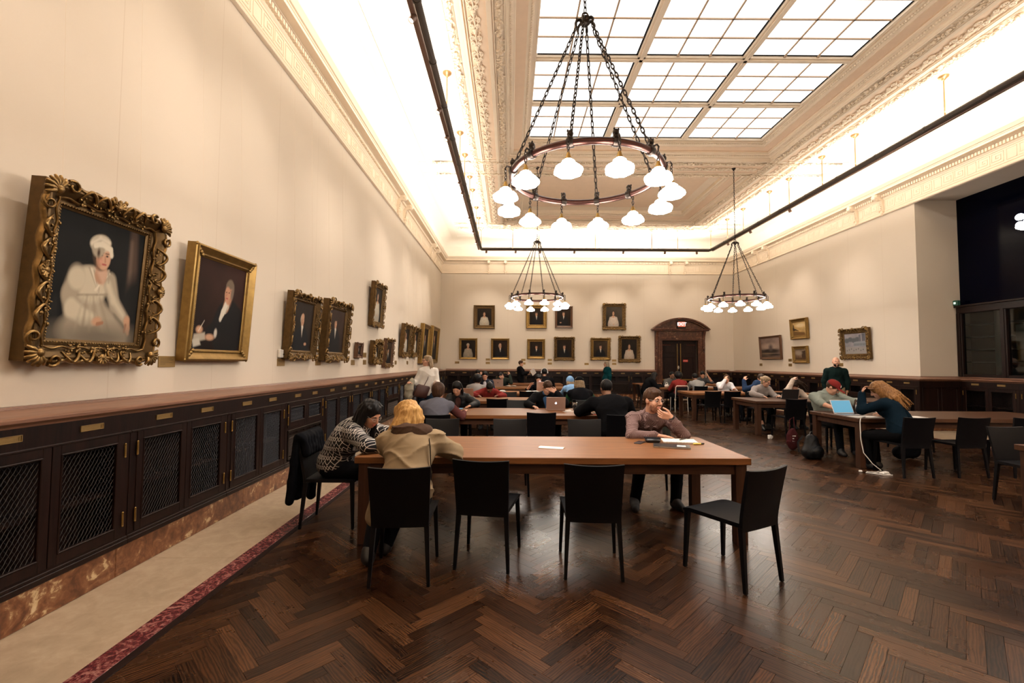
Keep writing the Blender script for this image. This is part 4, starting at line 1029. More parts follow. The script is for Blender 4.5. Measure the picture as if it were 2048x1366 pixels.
# ------------------------------------------------------------------ soft-body modeller: distance fields -> one smooth mesh
class SDF:
    def __init__(s): s.p = []
    def cap(s, a, b, ra, rb=None, k=.02):
        s.p.append(('c', np.array(a, 'f'), np.array(b, 'f'), ra, ra if rb is None else rb, k)); return s
    def ell(s, c, r, M=None, k=.02, op='u'):
        s.p.append(('e' if op == 'u' else 's', np.array(c, 'f'), np.array(r, 'f'), None if M is None else np.array(M, 'f'), k)); return s
    def path(s, pts, r0, r1, k=.01):
        n_ = len(pts)-1
        for i in range(n_): s.cap(pts[i], pts[i+1], r0+(r1-r0)*i/n_, r0+(r1-r0)*(i+1)/n_, k)
        return s
    def scap(s, a, b, ra, rb, k=.02): s.p.append(('q', np.array(a, 'f'), np.array(b, 'f'), ra, rb, k)); return s
    def plane(s, p, n_): s.p.append(('h', np.array(p, 'f'), np.array(n_, 'f'))); return s     # keeps the side n points to
    def mesh(s, name, h, disp=None, inflate=0.0):
        lo = np.full(3, 1e9); hi = np.full(3, -1e9)
        for q in s.p:
            if q[0] == 'c':
                m = max(q[3], q[4]); lo = np.minimum(lo, np.minimum(q[1], q[2])-m); hi = np.maximum(hi, np.maximum(q[1], q[2])+m)
            elif q[0] == 'e': m = q[2].max(); lo = np.minimum(lo, q[1]-m); hi = np.maximum(hi, q[1]+m)
        lo = lo-3*h-inflate; hi = hi+3*h+inflate
        N = np.ceil((hi-lo)/h).astype(int)+1; D = np.full(N, 1.0, 'f'); lo = lo.astype('f')
        ax = [lo[i]+h*np.arange(N[i], dtype='f') for i in range(3)]
        for q in s.p:
            if q[0] in 'cq':
                _, a, b, ra, rb, k = q; m = max(ra, rb)+k+2*h; l, u = np.minimum(a, b)-m, np.maximum(a, b)+m
            elif q[0] in 'es':
                _, c, r, M, k = q; m = r.max()+k+2*h; l, u = c-m, c+m
            else: l, u = lo, hi
            i0 = np.maximum(0, np.floor((l-lo)/h).astype(int)); i1 = np.minimum(N, np.ceil((u-lo)/h).astype(int)+1)
            if (i1 <= i0).any(): continue
            sl = tuple(slice(i0[i], i1[i]) for i in range(3))
            X = ax[0][sl[0]][:, None, None]; Y = ax[1][sl[1]][None, :, None]; Z = ax[2][sl[2]][None, None, :]
            if q[0] in 'cq':
                ab = b-a; L2 = float(ab@ab)+1e-9
                t = np.clip(((X-a[0])*ab[0]+(Y-a[1])*ab[1]+(Z-a[2])*ab[2])/L2, 0, 1)
                d = np.sqrt((X-a[0]-t*ab[0])**2+(Y-a[1]-t*ab[1])**2+(Z-a[2]-t*ab[2])**2)-(ra+(rb-ra)*t)
            elif q[0] in 'es':
                x, y, z = X-c[0], Y-c[1], Z-c[2]
                if M is not None: x, y, z = [x*M[0, i]+y*M[1, i]+z*M[2, i] for i in range(3)]
                k0 = np.sqrt((x/r[0])**2+(y/r[1])**2+(z/r[2])**2); k1 = np.sqrt((x/r[0]**2)**2+(y/r[1]**2)**2+(z/r[2]**2)**2)+1e-6
                d = k0*(k0-1)/k1
            else: d = -((X-q[1][0])*q[2][0]+(Y-q[1][1])*q[2][1]+(Z-q[1][2])*q[2][2])
            A = D[sl]
            if q[0] in 'ce': hh = np.maximum(k-np.abs(A-d), 0)/k; D[sl] = np.minimum(A, d)-hh*hh*k*.25
            elif q[0] in 'sq': hh = np.maximum(k-np.abs(A+d), 0)/k; D[sl] = np.maximum(A, -d)+hh*hh*k*.25
            else: D[sl] = np.maximum(A, d)
        if disp is not None:
            D += disp(ax[0][:, None, None], ax[1][None, :, None], ax[2][None, None, :]).astype('f')
        D[0], D[-1], D[:, 0], D[:, -1], D[:, :, 0], D[:, :, -1] = 1, 1, 1, 1, 1, 1
        ins = D < 0; c8 = np.zeros(tuple(N-1), np.int8)
        for i in (0, 1):
            for j in (0, 1):
                for k in (0, 1): c8 += ins[i:N[0]-1+i, j:N[1]-1+j, k:N[2]-1+k]
        act = (c8 > 0) & (c8 < 8); idx = np.argwhere(act); V = np.zeros((len(idx), 3)); W = np.zeros(len(idx))
        cor = [(i, j, k) for i in (0, 1) for j in (0, 1) for k in (0, 1)]
        vals = {c: D[idx[:, 0]+c[0], idx[:, 1]+c[1], idx[:, 2]+c[2]] for c in cor}
        for c in cor:
            for e in range(3):
                if c[e]: continue
                c2 = list(c); c2[e] = 1; va, vb = vals[c], vals[tuple(c2)]; cr = (va < 0) != (vb < 0)
                t = np.where(cr, va/np.where(cr, va-vb, 1), 0); p = np.array(c, float)[None, :].repeat(len(idx), 0); p[:, e] += t
                V[cr] += p[cr]; W[cr] += 1
        V = (V/W[:, None]+idx)*h+lo
        num = np.full(act.shape, -1); num[act] = np.arange(len(idx)); Q = []
        for e in range(3):
            sa = [slice(None)]*3; sb = [slice(None)]*3; sa[e] = slice(0, -1); sb[e] = slice(1, None)
            a, b = ins[tuple(sa)], ins[tuple(sb)]; ed = np.argwhere(a != b); o1, o2 = [(1, 2), (2, 0), (0, 1)][e]
            fl = a[tuple(ed.T)]; quad = []
            for (d1, d2) in ((-1, -1), (0, -1), (0, 0), (-1, 0)):
                t = ed.copy(); t[:, o1] += d1; t[:, o2] += d2; quad.append(num[tuple(t.T)])
            quad = np.stack(quad, 1); quad[~fl] = quad[~fl][:, ::-1]; Q.append(quad)
        Q = np.concatenate(Q); me = bpy.data.meshes.new(name)
        me.vertices.add(len(V)); me.vertices.foreach_set('co', V.astype('f').ravel())
        me.loops.add(len(Q)*4); me.loops.foreach_set('vertex_index', Q.astype('i').ravel())
        me.polygons.add(len(Q)); me.polygons.foreach_set('loop_start', np.arange(0, len(Q)*4, 4, dtype='i'))
        me.polygons.foreach_set('use_smooth', np.ones(len(Q), bool)); me.update(calc_edges=True); me.validate()
        return me
def nrm(v): v = np.array(v, float); return v/(np.linalg.norm(v)+1e-9)
def folds(amp, f=38.0, seed=0):
    a = seed*1.7; f = f*.5
    def d(x, y, z):
        u = z*.9+x*.3+y*.2+.025*np.sin(17*x+a)+.025*np.sin(15*y+2*a); v = z*.35-x*.8+y*.5+.03*np.sin(13*z+a)
        r1 = (1-np.abs(np.sin(f*u+a)))**3; r2 = (1-np.abs(np.sin(f*.8*v+2*a)))**3; r3 = (1-np.abs(np.sin(f*1.7*(u*.6+v*.7)+a)))**3; m = .5+.5*np.sin(9*x+11*z+7*y+a)
        return amp*(.55-1.5*(r1*m+r2*(1-m))-.6*r3*m)
    return d
def strands(amp, f=150.0):
    def d(x, y, z): return amp*(np.sin(f*(x+.02*np.sin(14*z)))+np.sin(f*.83*(y+.018*np.sin(15*z+1))))
    return d
SKIN = {k: plain('skin_'+k, c, .5, var=.08, scale=25, spec=.35) for k, c in dict(fair=(.56, .30, .20), tan=(.42, .215, .135), brown=(.20, .095, .055), dark=(.085, .040, .026)).items()}
def hairm(name, c1, c2):
    if name in _MC: return _MC[name]
    n = NT(name); v = n.noise(n.map(n.coord(), (90, 90, 9)), 1.0, 4, .6, .6); v2 = n.noise(n.coord(), 14, 2)
    c = n.ramp(n.math('ADD', n.math('MULTIPLY', v, .7), n.math('MULTIPLY', v2, .3)), [(.34, c1), (.66, c2)])
    n.bump(v, .5, .004); _MC[name] = n.out(c, .5, spec=.18); return _MC[name]
HAIR = dict(black=hairm('black_hair', (.0015, .0015, .002), (.007, .0055, .0055)), blond=hairm('blond_hair', (.24, .11, .03), (.60, .36, .125)), gold=hairm('golden_hair', (.085, .036, .011), (.30, .145, .05)), brown=hairm('brown_hair', (.020, .0085, .0045), (.075, .034, .017)),
            dkbrown=hairm('dark_brown_hair', (.010, .006, .004), (.045, .024, .015)), grey=hairm('greying_hair', (.14, .10, .07), (.36, .29, .21)), ash=hairm('ash_blond_hair', (.14, .09, .05), (.36, .26, .16)))
HAIR['stubble'] = hairm('stubble', (.16, .07, .042), (.34, .17, .11))
EYE = plain('eye_white', (.42, .37, .33), .25); IRIS = plain('dark_iris', (.02, .015, .012), .2); LIP = plain('lips', (.42, .14, .11), .45)
def person(label, x, y, rz, head, look, sex='m', skin='fair', h=None, stand=False, seat=.462, roll=0.0, top=None, sleeve=1.0, gap=.014, fold=.003, inner=None, bottom=None, shoe=None,
           hair='short', hc='dkbrown', L=None, R_=None, eL=None, eR=None, fL=None, fR=None, feet=None, curl=(.5, .5), vox=.012, s=1.0, beard=None, specs=None, sholder=None, bulk=1.0, hand_n=(None, None), hand_d=(None, None), collar=None, twist=0.0, cat='person', knees=None, hem=-.07, vneck=False):
    th = R(rz); F = np.array([-math.sin(th), math.cos(th), 0.]); RT = np.array([math.cos(th), math.sin(th), 0.]); UP = np.array([0, 0, 1.])
    t = thing('person', label, cat, (x, y, 0)); O = np.array([x, y, 0.])
    hd = np.array(head, float)-O
    pel = F*(-.07 if not stand else 0)+UP*((seat+.105) if not stand else .93*s)
    fy = nrm(look); fx = nrm(np.cross(fy, UP)); fz = np.cross(fx, fy)
    if roll: c_, s_ = math.cos(R(roll)), math.sin(R(roll)); fx, fz = fx*c_-fz*s_, fz*c_+fx*s_
    HM = np.stack([fx, fy, fz], 1)
    hs = s
    def H(p): return hd+HM@(np.array(p)*hs)
    nb = H((0, -.045, -.115))-.075*s*nrm(nrm(H((0, -.03, -.12))-pel)*.8+UP*.4)        # neck base
    d = np.linalg.norm(nb-pel); full = .50*s
    mid = (nb+pel)/2; bk = np.cross(RT, nrm(nb-pel)); bk = -nrm(bk) if bk@F > 0 else nrm(bk)
    off = math.sqrt(max(0, (full/2)**2-(d/2)**2)); mid = mid+bk*min(.13, off*.8)
    sw = (.178 if sex == 'm' else .155)*s*bulk; tw = R(twist); RS = RT*math.cos(tw)+F*math.sin(tw)
    if sholder is not None: RS = nrm(sholder)
    up2 = nrm(nb-mid); fw2 = np.cross(up2, RS)
    shc = nb-up2*.055*s
    shp = {-1: shc-RS*sw, 1: shc+RS*sw}
    ua, fa = .285*s, .255*s
    def arm(sd, W, E):
        S = shp[sd]
        if W is None: W = S+F*.36*s*(0 if stand else 1)-UP*(.53*s if stand else 0)+RT*sd*(.04 if stand else -.05); W[2] = W[2] if stand else .79
        else: W = np.array(W, float)-O
        if E is None: pole = S+RS*sd*.25-UP*.35-F*.05
        else: pole = np.array(E, float)-O
        dv = W-S; dl = np.linalg.norm(dv)
        if dl > (ua+fa)*.98: W = S+dv/dl*(ua+fa)*.98; dv = W-S; dl = np.linalg.norm(dv)
        a_ = (ua*ua-fa*fa+dl*dl)/(2*dl); hgt = math.sqrt(max(0, ua*ua-a_*a_)); n_ = dv/dl; pp = pole-S; pp = nrm(pp-n_*(pp@n_))
        return S, S+n_*a_+pp*hgt, W
    AR = {-1: arm(-1, L, eL), 1: arm(1, R_, eR)}
    hip = {sd: pel+RT*sd*.09*s-UP*.02 for sd in (-1, 1)}; LG = {}
    for i, sd in enumerate((-1, 1)):
        if feet is not None: fo = np.array(feet[i], float)-O
        elif stand: fo = RT*sd*.11+F*.03*sd
        else: fo = RT*sd*.13+F*(.34+.05*sd)
        fo = np.array([fo[0], fo[1], .085*s]); S = hip[sd]; tl, cl_ = .43*s, .42*s
        pole = S+F*1.0+RT*sd*(.12)+UP*(.25 if not stand else 0)
        if knees is not None: pole = np.array(knees[i], float)-O
        dv = fo-S; dl = np.linalg.norm(dv)
        if dl > (tl+cl_)*.99: fo = S+dv/dl*(tl+cl_)*.99; dv = fo-S; dl = np.linalg.norm(dv)
        a_ = (tl*tl-cl_*cl_+dl*dl)/(2*dl); hg = math.sqrt(max(0, tl*tl-a_*a_)); n_ = dv/dl; pp = pole-S; pp = nrm(pp-n_*(pp@n_)); LG[sd] = (S, S+n_*a_+pp*hg, fo)
    TM = np.stack([RS, fw2, up2], 1); PM_ = np.stack([RT, F, UP], 1)
    wd = (1.0 if sex == 'm' else .93)*bulk*s
    def torso(S, g, k=.06):
        S.ell(pel+UP*.01, (.165*wd+g, .125*wd+g, .13+g), PM_, k); S.ell(pel*.45+mid*.55, (.148*wd+g, .112*wd+g, .16+g), PM_, k)
        M2 = np.stack([RS, np.cross(nrm(nb-mid), RS), nrm(nb-mid)], 1)
        S.ell(mid*.55+nb*.45, (.158*wd+g, .118*wd+g, .17*s+g), M2, k)
        if sex == 'f':
            for sd in (-1, 1): S.ell(mid*.5+nb*.5+RS*sd*.07+fw2*.075, (.065+g, .06+g, .065+g), M2, .04)
        S.cap(shp[-1]+up2*.0, shp[1], .053*s+g, .053*s+g, .04); S.cap(shp[-1]*.35+nb*.65+up2*.0, shp[1]*.35+nb*.65+up2*.0, .050*s+g, .050*s+g, .05)
    def limbs(S, g, frac=1.0, k=.03):
        for sd in (-1, 1):
            a, e, w_ = AR[sd]; S.cap(a, e, .056*s*bulk+g, .045*s+g, k)
            if frac < 0: continue
            q = e+(w_-e)*frac; S.cap(e, q, .045*s+g, (.045-.017*frac)*s+g, k)
    def legs(S, g, k=.03):
        for sd in (-1, 1): a, kn, fo = LG[sd]; S.cap(a, kn, .088*wd+g, .06*s+g, .05); S.cap(kn, fo-UP*(.035 if g > 0 else 0), .058*s+g, .042*s+g, k)
    # -- skin body: one continuous surface
    B = SDF(); torso(B, -.004); legs(B, -.006); limbs(B, 0)
    for sd in (-1, 1): fo = LG[sd][2]; B.cap(fo-UP*.02, fo+F*.09-UP*.052, .03, .022, .02)
    B.cap(nb-up2*.02, H((0, -.02, -.06)), .058*s*(1 if sex == 'm' else .86), .052*s*(1 if sex == 'm' else .84), .03)
    B.ell(H((0, -.012, .022)), np.array((.076, .096, .096))*hs, HM, .02); B.ell(H((0, .028, -.042)), np.array((.060, .064, .086))*hs, HM, .03)
    B.ell(H((0, .04, -.086)), np.array((.044, .044, .036))*hs, HM, .03); B.ell(H((0, .072, -.104)), np.array((.02, .016, .016))*hs, HM, .02)
    B.cap(H((-.036, .078, .020)), H((.036, .078, .020)), .012*hs, .012*hs, .016)
    for sd in (-1, 1): B.cap(H((sd*.017, .088, .0125)), H((sd*.045, .080, .0105)), .0065*hs, .0065*hs, .006)
    for sd in (-1, 1): B.ell(H((sd*.038, .058, -.036)), np.array((.026, .024, .026))*hs, HM, .02); B.ell(H((sd*.031, .098, .001)), np.array((.017, .014, .010))*hs, HM, .012, 's'); B.ell(H((sd*.078, -.008, -.012)), np.array((.011, .022, .032))*hs, HM, .008)
    B.cap(H((0, .088, .012)), H((0, .114, -.030)), .0085*hs, .0125*hs, .010)
    for sd in (-1, 1): B.cap(H((sd*.011, .100, -.034)), H((sd*.012, .094, -.034)), .0085*hs, .008*hs, .006)
    B.cap(H((-.018, .088, -.062)), H((.018, .088, -.062)), .0075*hs, .0075*hs, .008); B.cap(H((-.014, .088, -.074)), H((.014, .088, -.074)), .0085*hs, .0085*hs, .008)
    for i, sd in enumerate((-1, 1)):
        a, e, w_ = AR[sd]; fd = nrm(w_-e) if hand_d[i] is None else nrm(hand_d[i]); pn = hand_n[i]
        pn = nrm(-UP+.2*RT*sd) if pn is None else nrm(pn)
        pn = nrm(pn-fd*(pn@fd)); sdv = np.cross(fd, pn)      # towards thumb or little finger
        tside = -1 if sd > 0 else 1
        sdv = sdv*tside*(-1)
        # thumb should lie on the inner side
        inner_dir = -RT*sd
        if sdv@inner_dir < 0 and hand_n[i] is None: sdv = -sdv
        hz = s*(1.0 if sex == 'm' else .92)
        for j in range(4): B.cap(w_+fd*.005+sdv*(.016-.011*j)*hz, w_+fd*.085*hz+sdv*(.030-.020*j)*hz, .014*hz, .0125*hz, .012)
        cu = curl[i]
        for j, ln_ in enumerate((.072, .080, .075, .060)):
            b0 = w_+fd*.088*hz+sdv*(.031-.0205*j)*hz; dirn = fd; p0 = b0; ln = ln_*hz/3
            for q in range(3):
                ang = cu*(.55+.25*q); dirn = nrm(dirn*math.cos(ang)+pn*math.sin(ang)); spread = sdv*(.05-.035*j); p1 = p0+nrm(dirn+spread)*ln*(1.25, 1.0, .8)[q]
                B.cap(p0, p1, (.0098-.0009*q)*hz, (.0090-.001*q)*hz, .004); p0 = p1
        b0 = w_+fd*.022*hz+sdv*.026*hz; p1 = b0+nrm(sdv*.75+fd*.65+pn*.25)*.042*hz; p2 = p1+nrm(sdv*.25+fd*.9+pn*.35)*.032*hz; p3 = p2+nrm(fd+pn*.5)*.025*hz
        B.cap(b0, p1, .0145*hz, .011*hz, .012); B.cap(p1, p2, .0105*hz, .0095*hz, .005); B.cap(p2, p3, .0095*hz, .008*hz, .004)
    link_mesh('body', B.mesh('body', vox), SKIN[skin], t)
    # -- clothes
    if bottom is not None:
        S = SDF(); S.ell(pel, (.165*wd+.012, .125*wd+.012, .135), PM_, .06); legs(S, .012); S.plane(np.array([0, 0, .045*s]), (0, 0, 1)); S.plane(pel+UP*.12, (0, 0, -1))
        link_mesh('trousers', S.mesh('trousers', max(vox, .011), folds(.0025, 40, 3)), bottom, t)
    if shoe is not None:
        for sd in (-1, 1):
            fo = LG[sd][2]; fdir = nrm(np.array([*(F*1.0+RT*sd*.18)[:2], 0])); S = SDF(); b = np.array([fo[0], fo[1], 0])
            S.cap(b+UP*.045-fdir*.035, b+UP*.035+fdir*.15, .044, .034, .02); S.cap(b+UP*.05-fdir*.005, b+UP*.10+fdir*.01, .048, .046, .03); S.cap(b+UP*.075, b+UP*.05+fdir*.09, .044, .036, .03); S.plane(np.array([0, 0, .004]), (0, 0, 1))
            link_mesh('shoe', S.mesh('shoe', max(vox*.8, .008)), shoe, t)
    if inner is not None:
        S = SDF(); torso(S, .006); S.cap(nb-up2*.03, nb+up2*.045, .066*s, .06*s, .02); S.plane(pel-UP*.03, UP); link_mesh('shirt', S.mesh('shirt', max(vox, .010)), inner, t)
    if top is not None:
        S = SDF(); torso(S, gap)
        if sleeve is not None: limbs(S, gap*.85, sleeve)
        S.cap(nb-up2*.03, nb+up2*.012, .070*s, .066*s, .02)
        if inner is not None:
            S.scap(nb+fw2*.11-up2*.0, pel*.35+mid*.65+fw2*.17, .055, .022, .01)
        if vneck: S.scap(nb+fw2*.12+up2*.03, nb+fw2*.15-up2*.09, .040, .010, .008)
        if collar: S.cap(nb+up2*.01-fw2*.03, nb+up2*.045-fw2*.02, .068*s, .064*s, .01)
        S.plane(pel+UP*hem, UP)
        nm = 'jacket' if inner is not None else 'top'
        link_mesh(nm, S.mesh(nm, max(vox*1.1, .009), folds(fold*1.3, 44, len(label) % 7)), top, t)
    # -- hair
    if hair and hair != 'bald':
        S = SDF(); hv = max(vox*.8, .006)
        g = .008 if hair in ('short', 'crop') else .009
        S.ell(H((0, -.018, .030)), np.array((.078+g, .097+g, .093+g))*hs, HM, .02)
        if hair not in ('crop',): S.ell(H((0, .028, .085)), np.array((.062, .055, .030))*hs, HM, .02)
        S.ell(H((0, .105, -.055)), np.array((.074, .08, .112))*hs, HM, .012, 's')
        if hair in ('short', 'crop'):
            S.ell(H((0, .06, -.09)), np.array((.14, .085, .09))*hs, HM, .01, 's'); S.plane(H((0, 0, -.075)), fz)
        if hair == 'mop': S.ell(H((0, -.03, .02)), np.array((.100, .112, .112))*hs, HM, .03); S.ell(H((0, -.065, -.055)), np.array((.078, .05, .06))*hs, HM, .03); S.ell(H((0, .11, -.055)), np.array((.09, .085, .115))*hs, HM, .012, 's')
        if hair == 'afro': S.ell(H((0, -.045, .035)), np.array((.135, .125, .135))*hs, HM, .04)
        if hair in ('bob', 'long', 'tail', 'wavy'):
            rgn = random.Random(len(label) % 97); nl = 46 if vox < .009 else 26
            ln = dict(bob=.20, long=.42, tail=.28, wavy=.34)[hair]
            for i in range(nl):
                a = math.pi*(.0+1.0*(i+.5)/nl); ca, sa = math.cos(a), -math.sin(a)          # from the right temple round the back
                p0 = H((.026*ca, .03*sa+.0, .112)); p1 = H((.070*ca, .080*sa-.01, .085)); p2 = H((.087*ca, .103*sa-.015, .01)); 
                down = -UP*.80+(-fz)*.35+(-fy)*(.15); down = nrm(down)
                lp = ln*rgn.uniform(.8, 1.08); p3 = p2+down*lp*.5*hs+HM@np.array((.012*ca+rgn.uniform(-.01, .01), .0, 0)); p4 = p3+down*lp*.5*hs+HM@np.array((rgn.uniform(-.03, .01)*ca, rgn.uniform(-.02, .015), 0))
                ra = rgn.uniform(.009, .016); S.cap(p0, p1, ra*.8, ra, .006); S.cap(p1, p2, ra, ra*1.05, .006); S.cap(p2, p3, ra*1.05, ra*.95, .006); S.cap(p3, p4, ra*.95, .005, .006)
        if hair == 'bun': S.ell(H((0, -.125, .03)), np.array((.04, .035, .04))*hs, HM, .015); S.ell(H((0, -.05, -.06)), np.array((.06, .05, .05))*hs, HM, .03)
        if hair == 'wavy2':
            rgn = random.Random(4)
            for i in range(26):
                p0 = H((rgn.uniform(-.07, .07), rgn.uniform(-.1, .02), .09)); p1 = p0+HM@np.array((.0, -.03, .02)); q = [p0, p1]; dr = RT*(-1)*.0
                for k_ in range(4): q.append(q[-1]+np.array([.055+.02*rgn.random(), .01*rgn.uniform(-1, 1), -.028-.025*k_*rgn.random()]))
                S.path(q, .022, .01, .012)
        dsp = strands(.0014 if hair in ('short', 'crop') else .0009, 210) if hair != 'afro' else folds(.006, 120, 2)
        link_mesh('hair', S.mesh('hair', hv, dsp), HAIR[hc], t)
    if beard:
        S = SDF(); S.ell(H((0, .029, -.046)), np.array((.063, .067, .089))*hs, HM, .02); S.ell(H((0, .041, -.089)), np.array((.048, .048, .040))*hs, HM, .02)
        S.plane(H((0, 0, -.040)), -fz); S.ell(H((0, .098, -.066)), np.array((.026, .03, .012))*hs, HM, .006, 's')
        S.plane(H((0, .0, 0)), fy)
        link_mesh('beard', S.mesh('beard', max(.006, vox*.8), strands(.0012, 400)), HAIR[beard], t)
    # -- face details
    if vox <= .012:
        for sd in (-1, 1):
            mb = MB(); hmat = Matrix([list(r_)+[0] for r_ in HM]+[[0, 0, 0, 1]]); mb.ell((0, 0, 0), (.0125*hs,)*3, 12, 8, Matrix.Translation(Vector(H((sd*.031, .0775, .000)))) @ hmat); ey = mb.build('eye', EYE, t, smooth=180)
            if vox < .009:
                mb = MB(); mb.ell((0, 0, 0), (.0062*hs, .003, .0062*hs), 10, 6, Matrix.Translation(Vector(H((sd*.031, .0890, .000)))) @ hmat); mb.build('iris', IRIS, ey, smooth=180)
                S = SDF(); S.cap(H((sd*.016, .093, .021)), H((sd*.033, .091, .026)), .0045, .0045, .004); S.cap(H((sd*.033, .091, .026)), H((sd*.049, .078, .019)), .0045, .003, .004); link_mesh('eyebrow', S.mesh('eyebrow', .003), HAIR[hc], t)
        if vox < .009:
            S = SDF(); S.cap(H((-.02, .0915, -.0635)), H((.02, .0915, -.0635)), .0055, .0055, .004); S.cap(H((-.014, .093, -.073)), H((.014, .093, -.073)), .0068, .0068, .004); link_mesh('lips', S.mesh('lips', .003), LIP, t)
    if specs:
        mb = MB(); r_ = .0016 if vox < .009 else .0028
        for sd in (-1, 1):
            pts = [H((sd*.033+.024*math.cos(a), .106-.012*abs(math.cos(a)), .0+.016*math.sin(a))) for a in [2*math.pi*i/14 for i in range(14)]]; mb.tube(pts, r_, 5, closed=True)
            mb.tube([H((sd*.057, .092, .004)), H((sd*.078, .04, .006)), H((sd*.083, -.015, .0)), H((sd*.08, -.025, -.015))], r_, 5)
        mb.tube([H((-.01, .106, .004)), H((.01, .106, .004))], r_, 5); mb.build('glasses', plain('glasses_'+specs, dict(dark=(.02, .02, .025), metal=(.5, .47, .45))[specs], .3, .3), t, smooth=60)
    return t, dict(H=H, HM=HM, nb=nb, mid=mid, pel=pel, up=up2, fw=fw2, RS=RS, sh=shp, AR=AR, LG=LG, F=F, RT=RT, O=O, fz=fz, fy=fy)

def flow_hair(t, q, mat, d1, d2, n_=46, seed=11, base=(.090, .108, .104), L=1.0, rad=.017, spread=.0, face=(.08, .08, .11), h=.006):
    S = SDF(); H = q['H']; HM = q['HM']; S.ell(H((0, -.018, .030)), base, HM, .02); S.ell(H((0, .112, -.06)), face, HM, .012, 's'); g = random.Random(seed)
    for i in range(n_):
        a = math.pi*(-.12+1.24*(i+.5)/n_); ca, sa = math.cos(a), -math.sin(a); k = rad/.017*g.uniform(.75, 1.15)
        p0 = H((.03*ca, .03*sa, .116)); p1 = H((.078*ca, .093*sa-.01, .08)); p2 = H((.096*ca, .113*sa-.015, 0)); lp = L*g.uniform(.82, 1.1); rdl = HM@np.array((ca, sa, 0))*spread
        j = lambda s_: np.array([g.uniform(-s_, s_) for _ in range(3)])
        p3 = p2+(np.array(d1)+rdl+j(.018))*lp; p4 = p3+(np.array(d2)+j(.022))*lp; p5 = p4+(np.array(d2)*.45+j(.016))*lp
        S.cap(p0, p1, .014*k, .016*k, .010); S.cap(p1, p2, .016*k, .018*k, .010); S.cap(p2, p3, .019*k, .017*k, .008); S.cap(p3, p4, .017*k, .012*k, .007); S.cap(p4, p5, .012*k, .004, .005)
    return link_mesh('hair', S.mesh('hair', h, strands(.0016, 190)), mat, t)
# ------------------------------------------------------------------ people
JEANS = fabric('blue_denim', (.016, .030, .055)); BLACKC = fabric('black_cloth', (.0035, .0035, .0045)); NAVY = fabric('navy_knit', (.003, .010, .018)); DARKT = fabric('charcoal_cloth', (.007, .0075, .010))
KHAKI = fabric('khaki_cloth', (.30, .23, .14)); TEAL = fabric('teal_knit', (.003, .040, .048)); WHITEC = fabric('white_knit', (.72, .68, .63)); BEIGE = fabric('beige_jacket_cloth', (.25, .185, .115), var=.08); HOOD = fabric('taupe_lining', (.062, .036, .025))
SHOEB = plain('black_shoe', (.012, .012, .014), .5); SHOEG = plain('grey_shoe', (.16, .15, .14), .6); SHOEW = plain('pale_trainer', (.55, .52, .48), .6)
# checked shirt
n = NT('small_check_cloth'); co = n.coord(); sx = n.node('ShaderNodeSeparateXYZ'); n.link(co, sx.inputs[0])
a_ = n.math('SINE', n.math('MULTIPLY', n.math('ADD', sx.outputs[0], n.math('MULTIPLY', sx.outputs[1], .8)), 430)); b_ = n.math('SINE', n.math('MULTIPLY', sx.outputs[2], 450))
k = n.math('ADD', n.math('MULTIPLY', a_, .25), n.math('ADD', n.math('MULTIPLY', b_, .25), .5)); v = n.noise(co, 12, 3)
c = n.mix(v, n.ramp(k, [(.25, (.045, .016, .018)), (.75, (.24, .16, .15))]), n.ramp(k, [(.25, (.065, .026, .028)), (.75, (.28, .195, .18))])); CHECK = n.out(c, .85, spec=.2)
# black blouse with white chevrons
n = NT('chevron_print_cloth'); co = n.coord(); sx = n.node('ShaderNodeSeparateXYZ'); n.link(co, sx.inputs[0])
u = n.math('ADD', n.math('MULTIPLY', sx.outputs[0], .75), n.math('MULTIPLY', sx.outputs[1], -.75)); P_ = .046
uf = n.math('FRACT', n.math('DIVIDE', n.math('ADD', u, 10), P_)); tri = n.math('ABSOLUTE', n.math('SUBTRACT', uf, .5))
vv = n.math('FRACT', n.math('ADD', n.math('DIVIDE', n.math('ADD', sx.outputs[2], 5), P_), n.math('MULTIPLY', tri, 1.7)))
l1 = n.math('LESS_THAN', n.math('ABSOLUTE', n.math('SUBTRACT', vv, .5)), .10)
vv2 = n.math('FRACT', n.math('SUBTRACT', n.math('DIVIDE', n.math('ADD', sx.outputs[2], 5), P_*2), n.math('MULTIPLY', tri, 1.0))); l2 = n.math('LESS_THAN', n.math('ABSOLUTE', n.math('SUBTRACT', vv2, .25)), .05)
brk = n.math('GREATER_THAN', n.noise(co, 60, 2), .30)
CHEV = n.out(n.mix(n.math('MULTIPLY', n.math('MAXIMUM', l1, l2), brk), (.012, .012, .015), (.62, .58, .54)), .8, spec=.2)
# 1 woman in the chevron blouse at the table end
t, S_ = person('woman with black hair and glasses in black-and-white chevron blouse, leaning on the front table end', -1.66, 4.56, -84, (-1.335, 4.40, 1.075), (.80, -.38, -.62), 'f', 'tan', roll=4, top=CHEV, sleeve=.38, gap=.030, fold=.004, bottom=BLACKC, shoe=SHOEW, hair=None, hc='black',
       L=(-1.03, 4.52, .80), R_=(-1.06, 4.22, .80), eL=(-1.25, 4.75, .86), eR=(-1.42, 4.13, .86), curl=(.5, .6), vox=.0075, specs='metal', s=.98, bulk=1.18, feet=((-1.25, 4.66, 0), (-1.25, 4.40, 0)), hem=-.10)
flow_hair(t, S_, HAIR['black'], (-.055, .012, -.14), (-.03, .008, -.13), n_=40, seed=5, base=(.088, .104, .102), spread=.012, rad=.016, face=(.076, .085, .118))
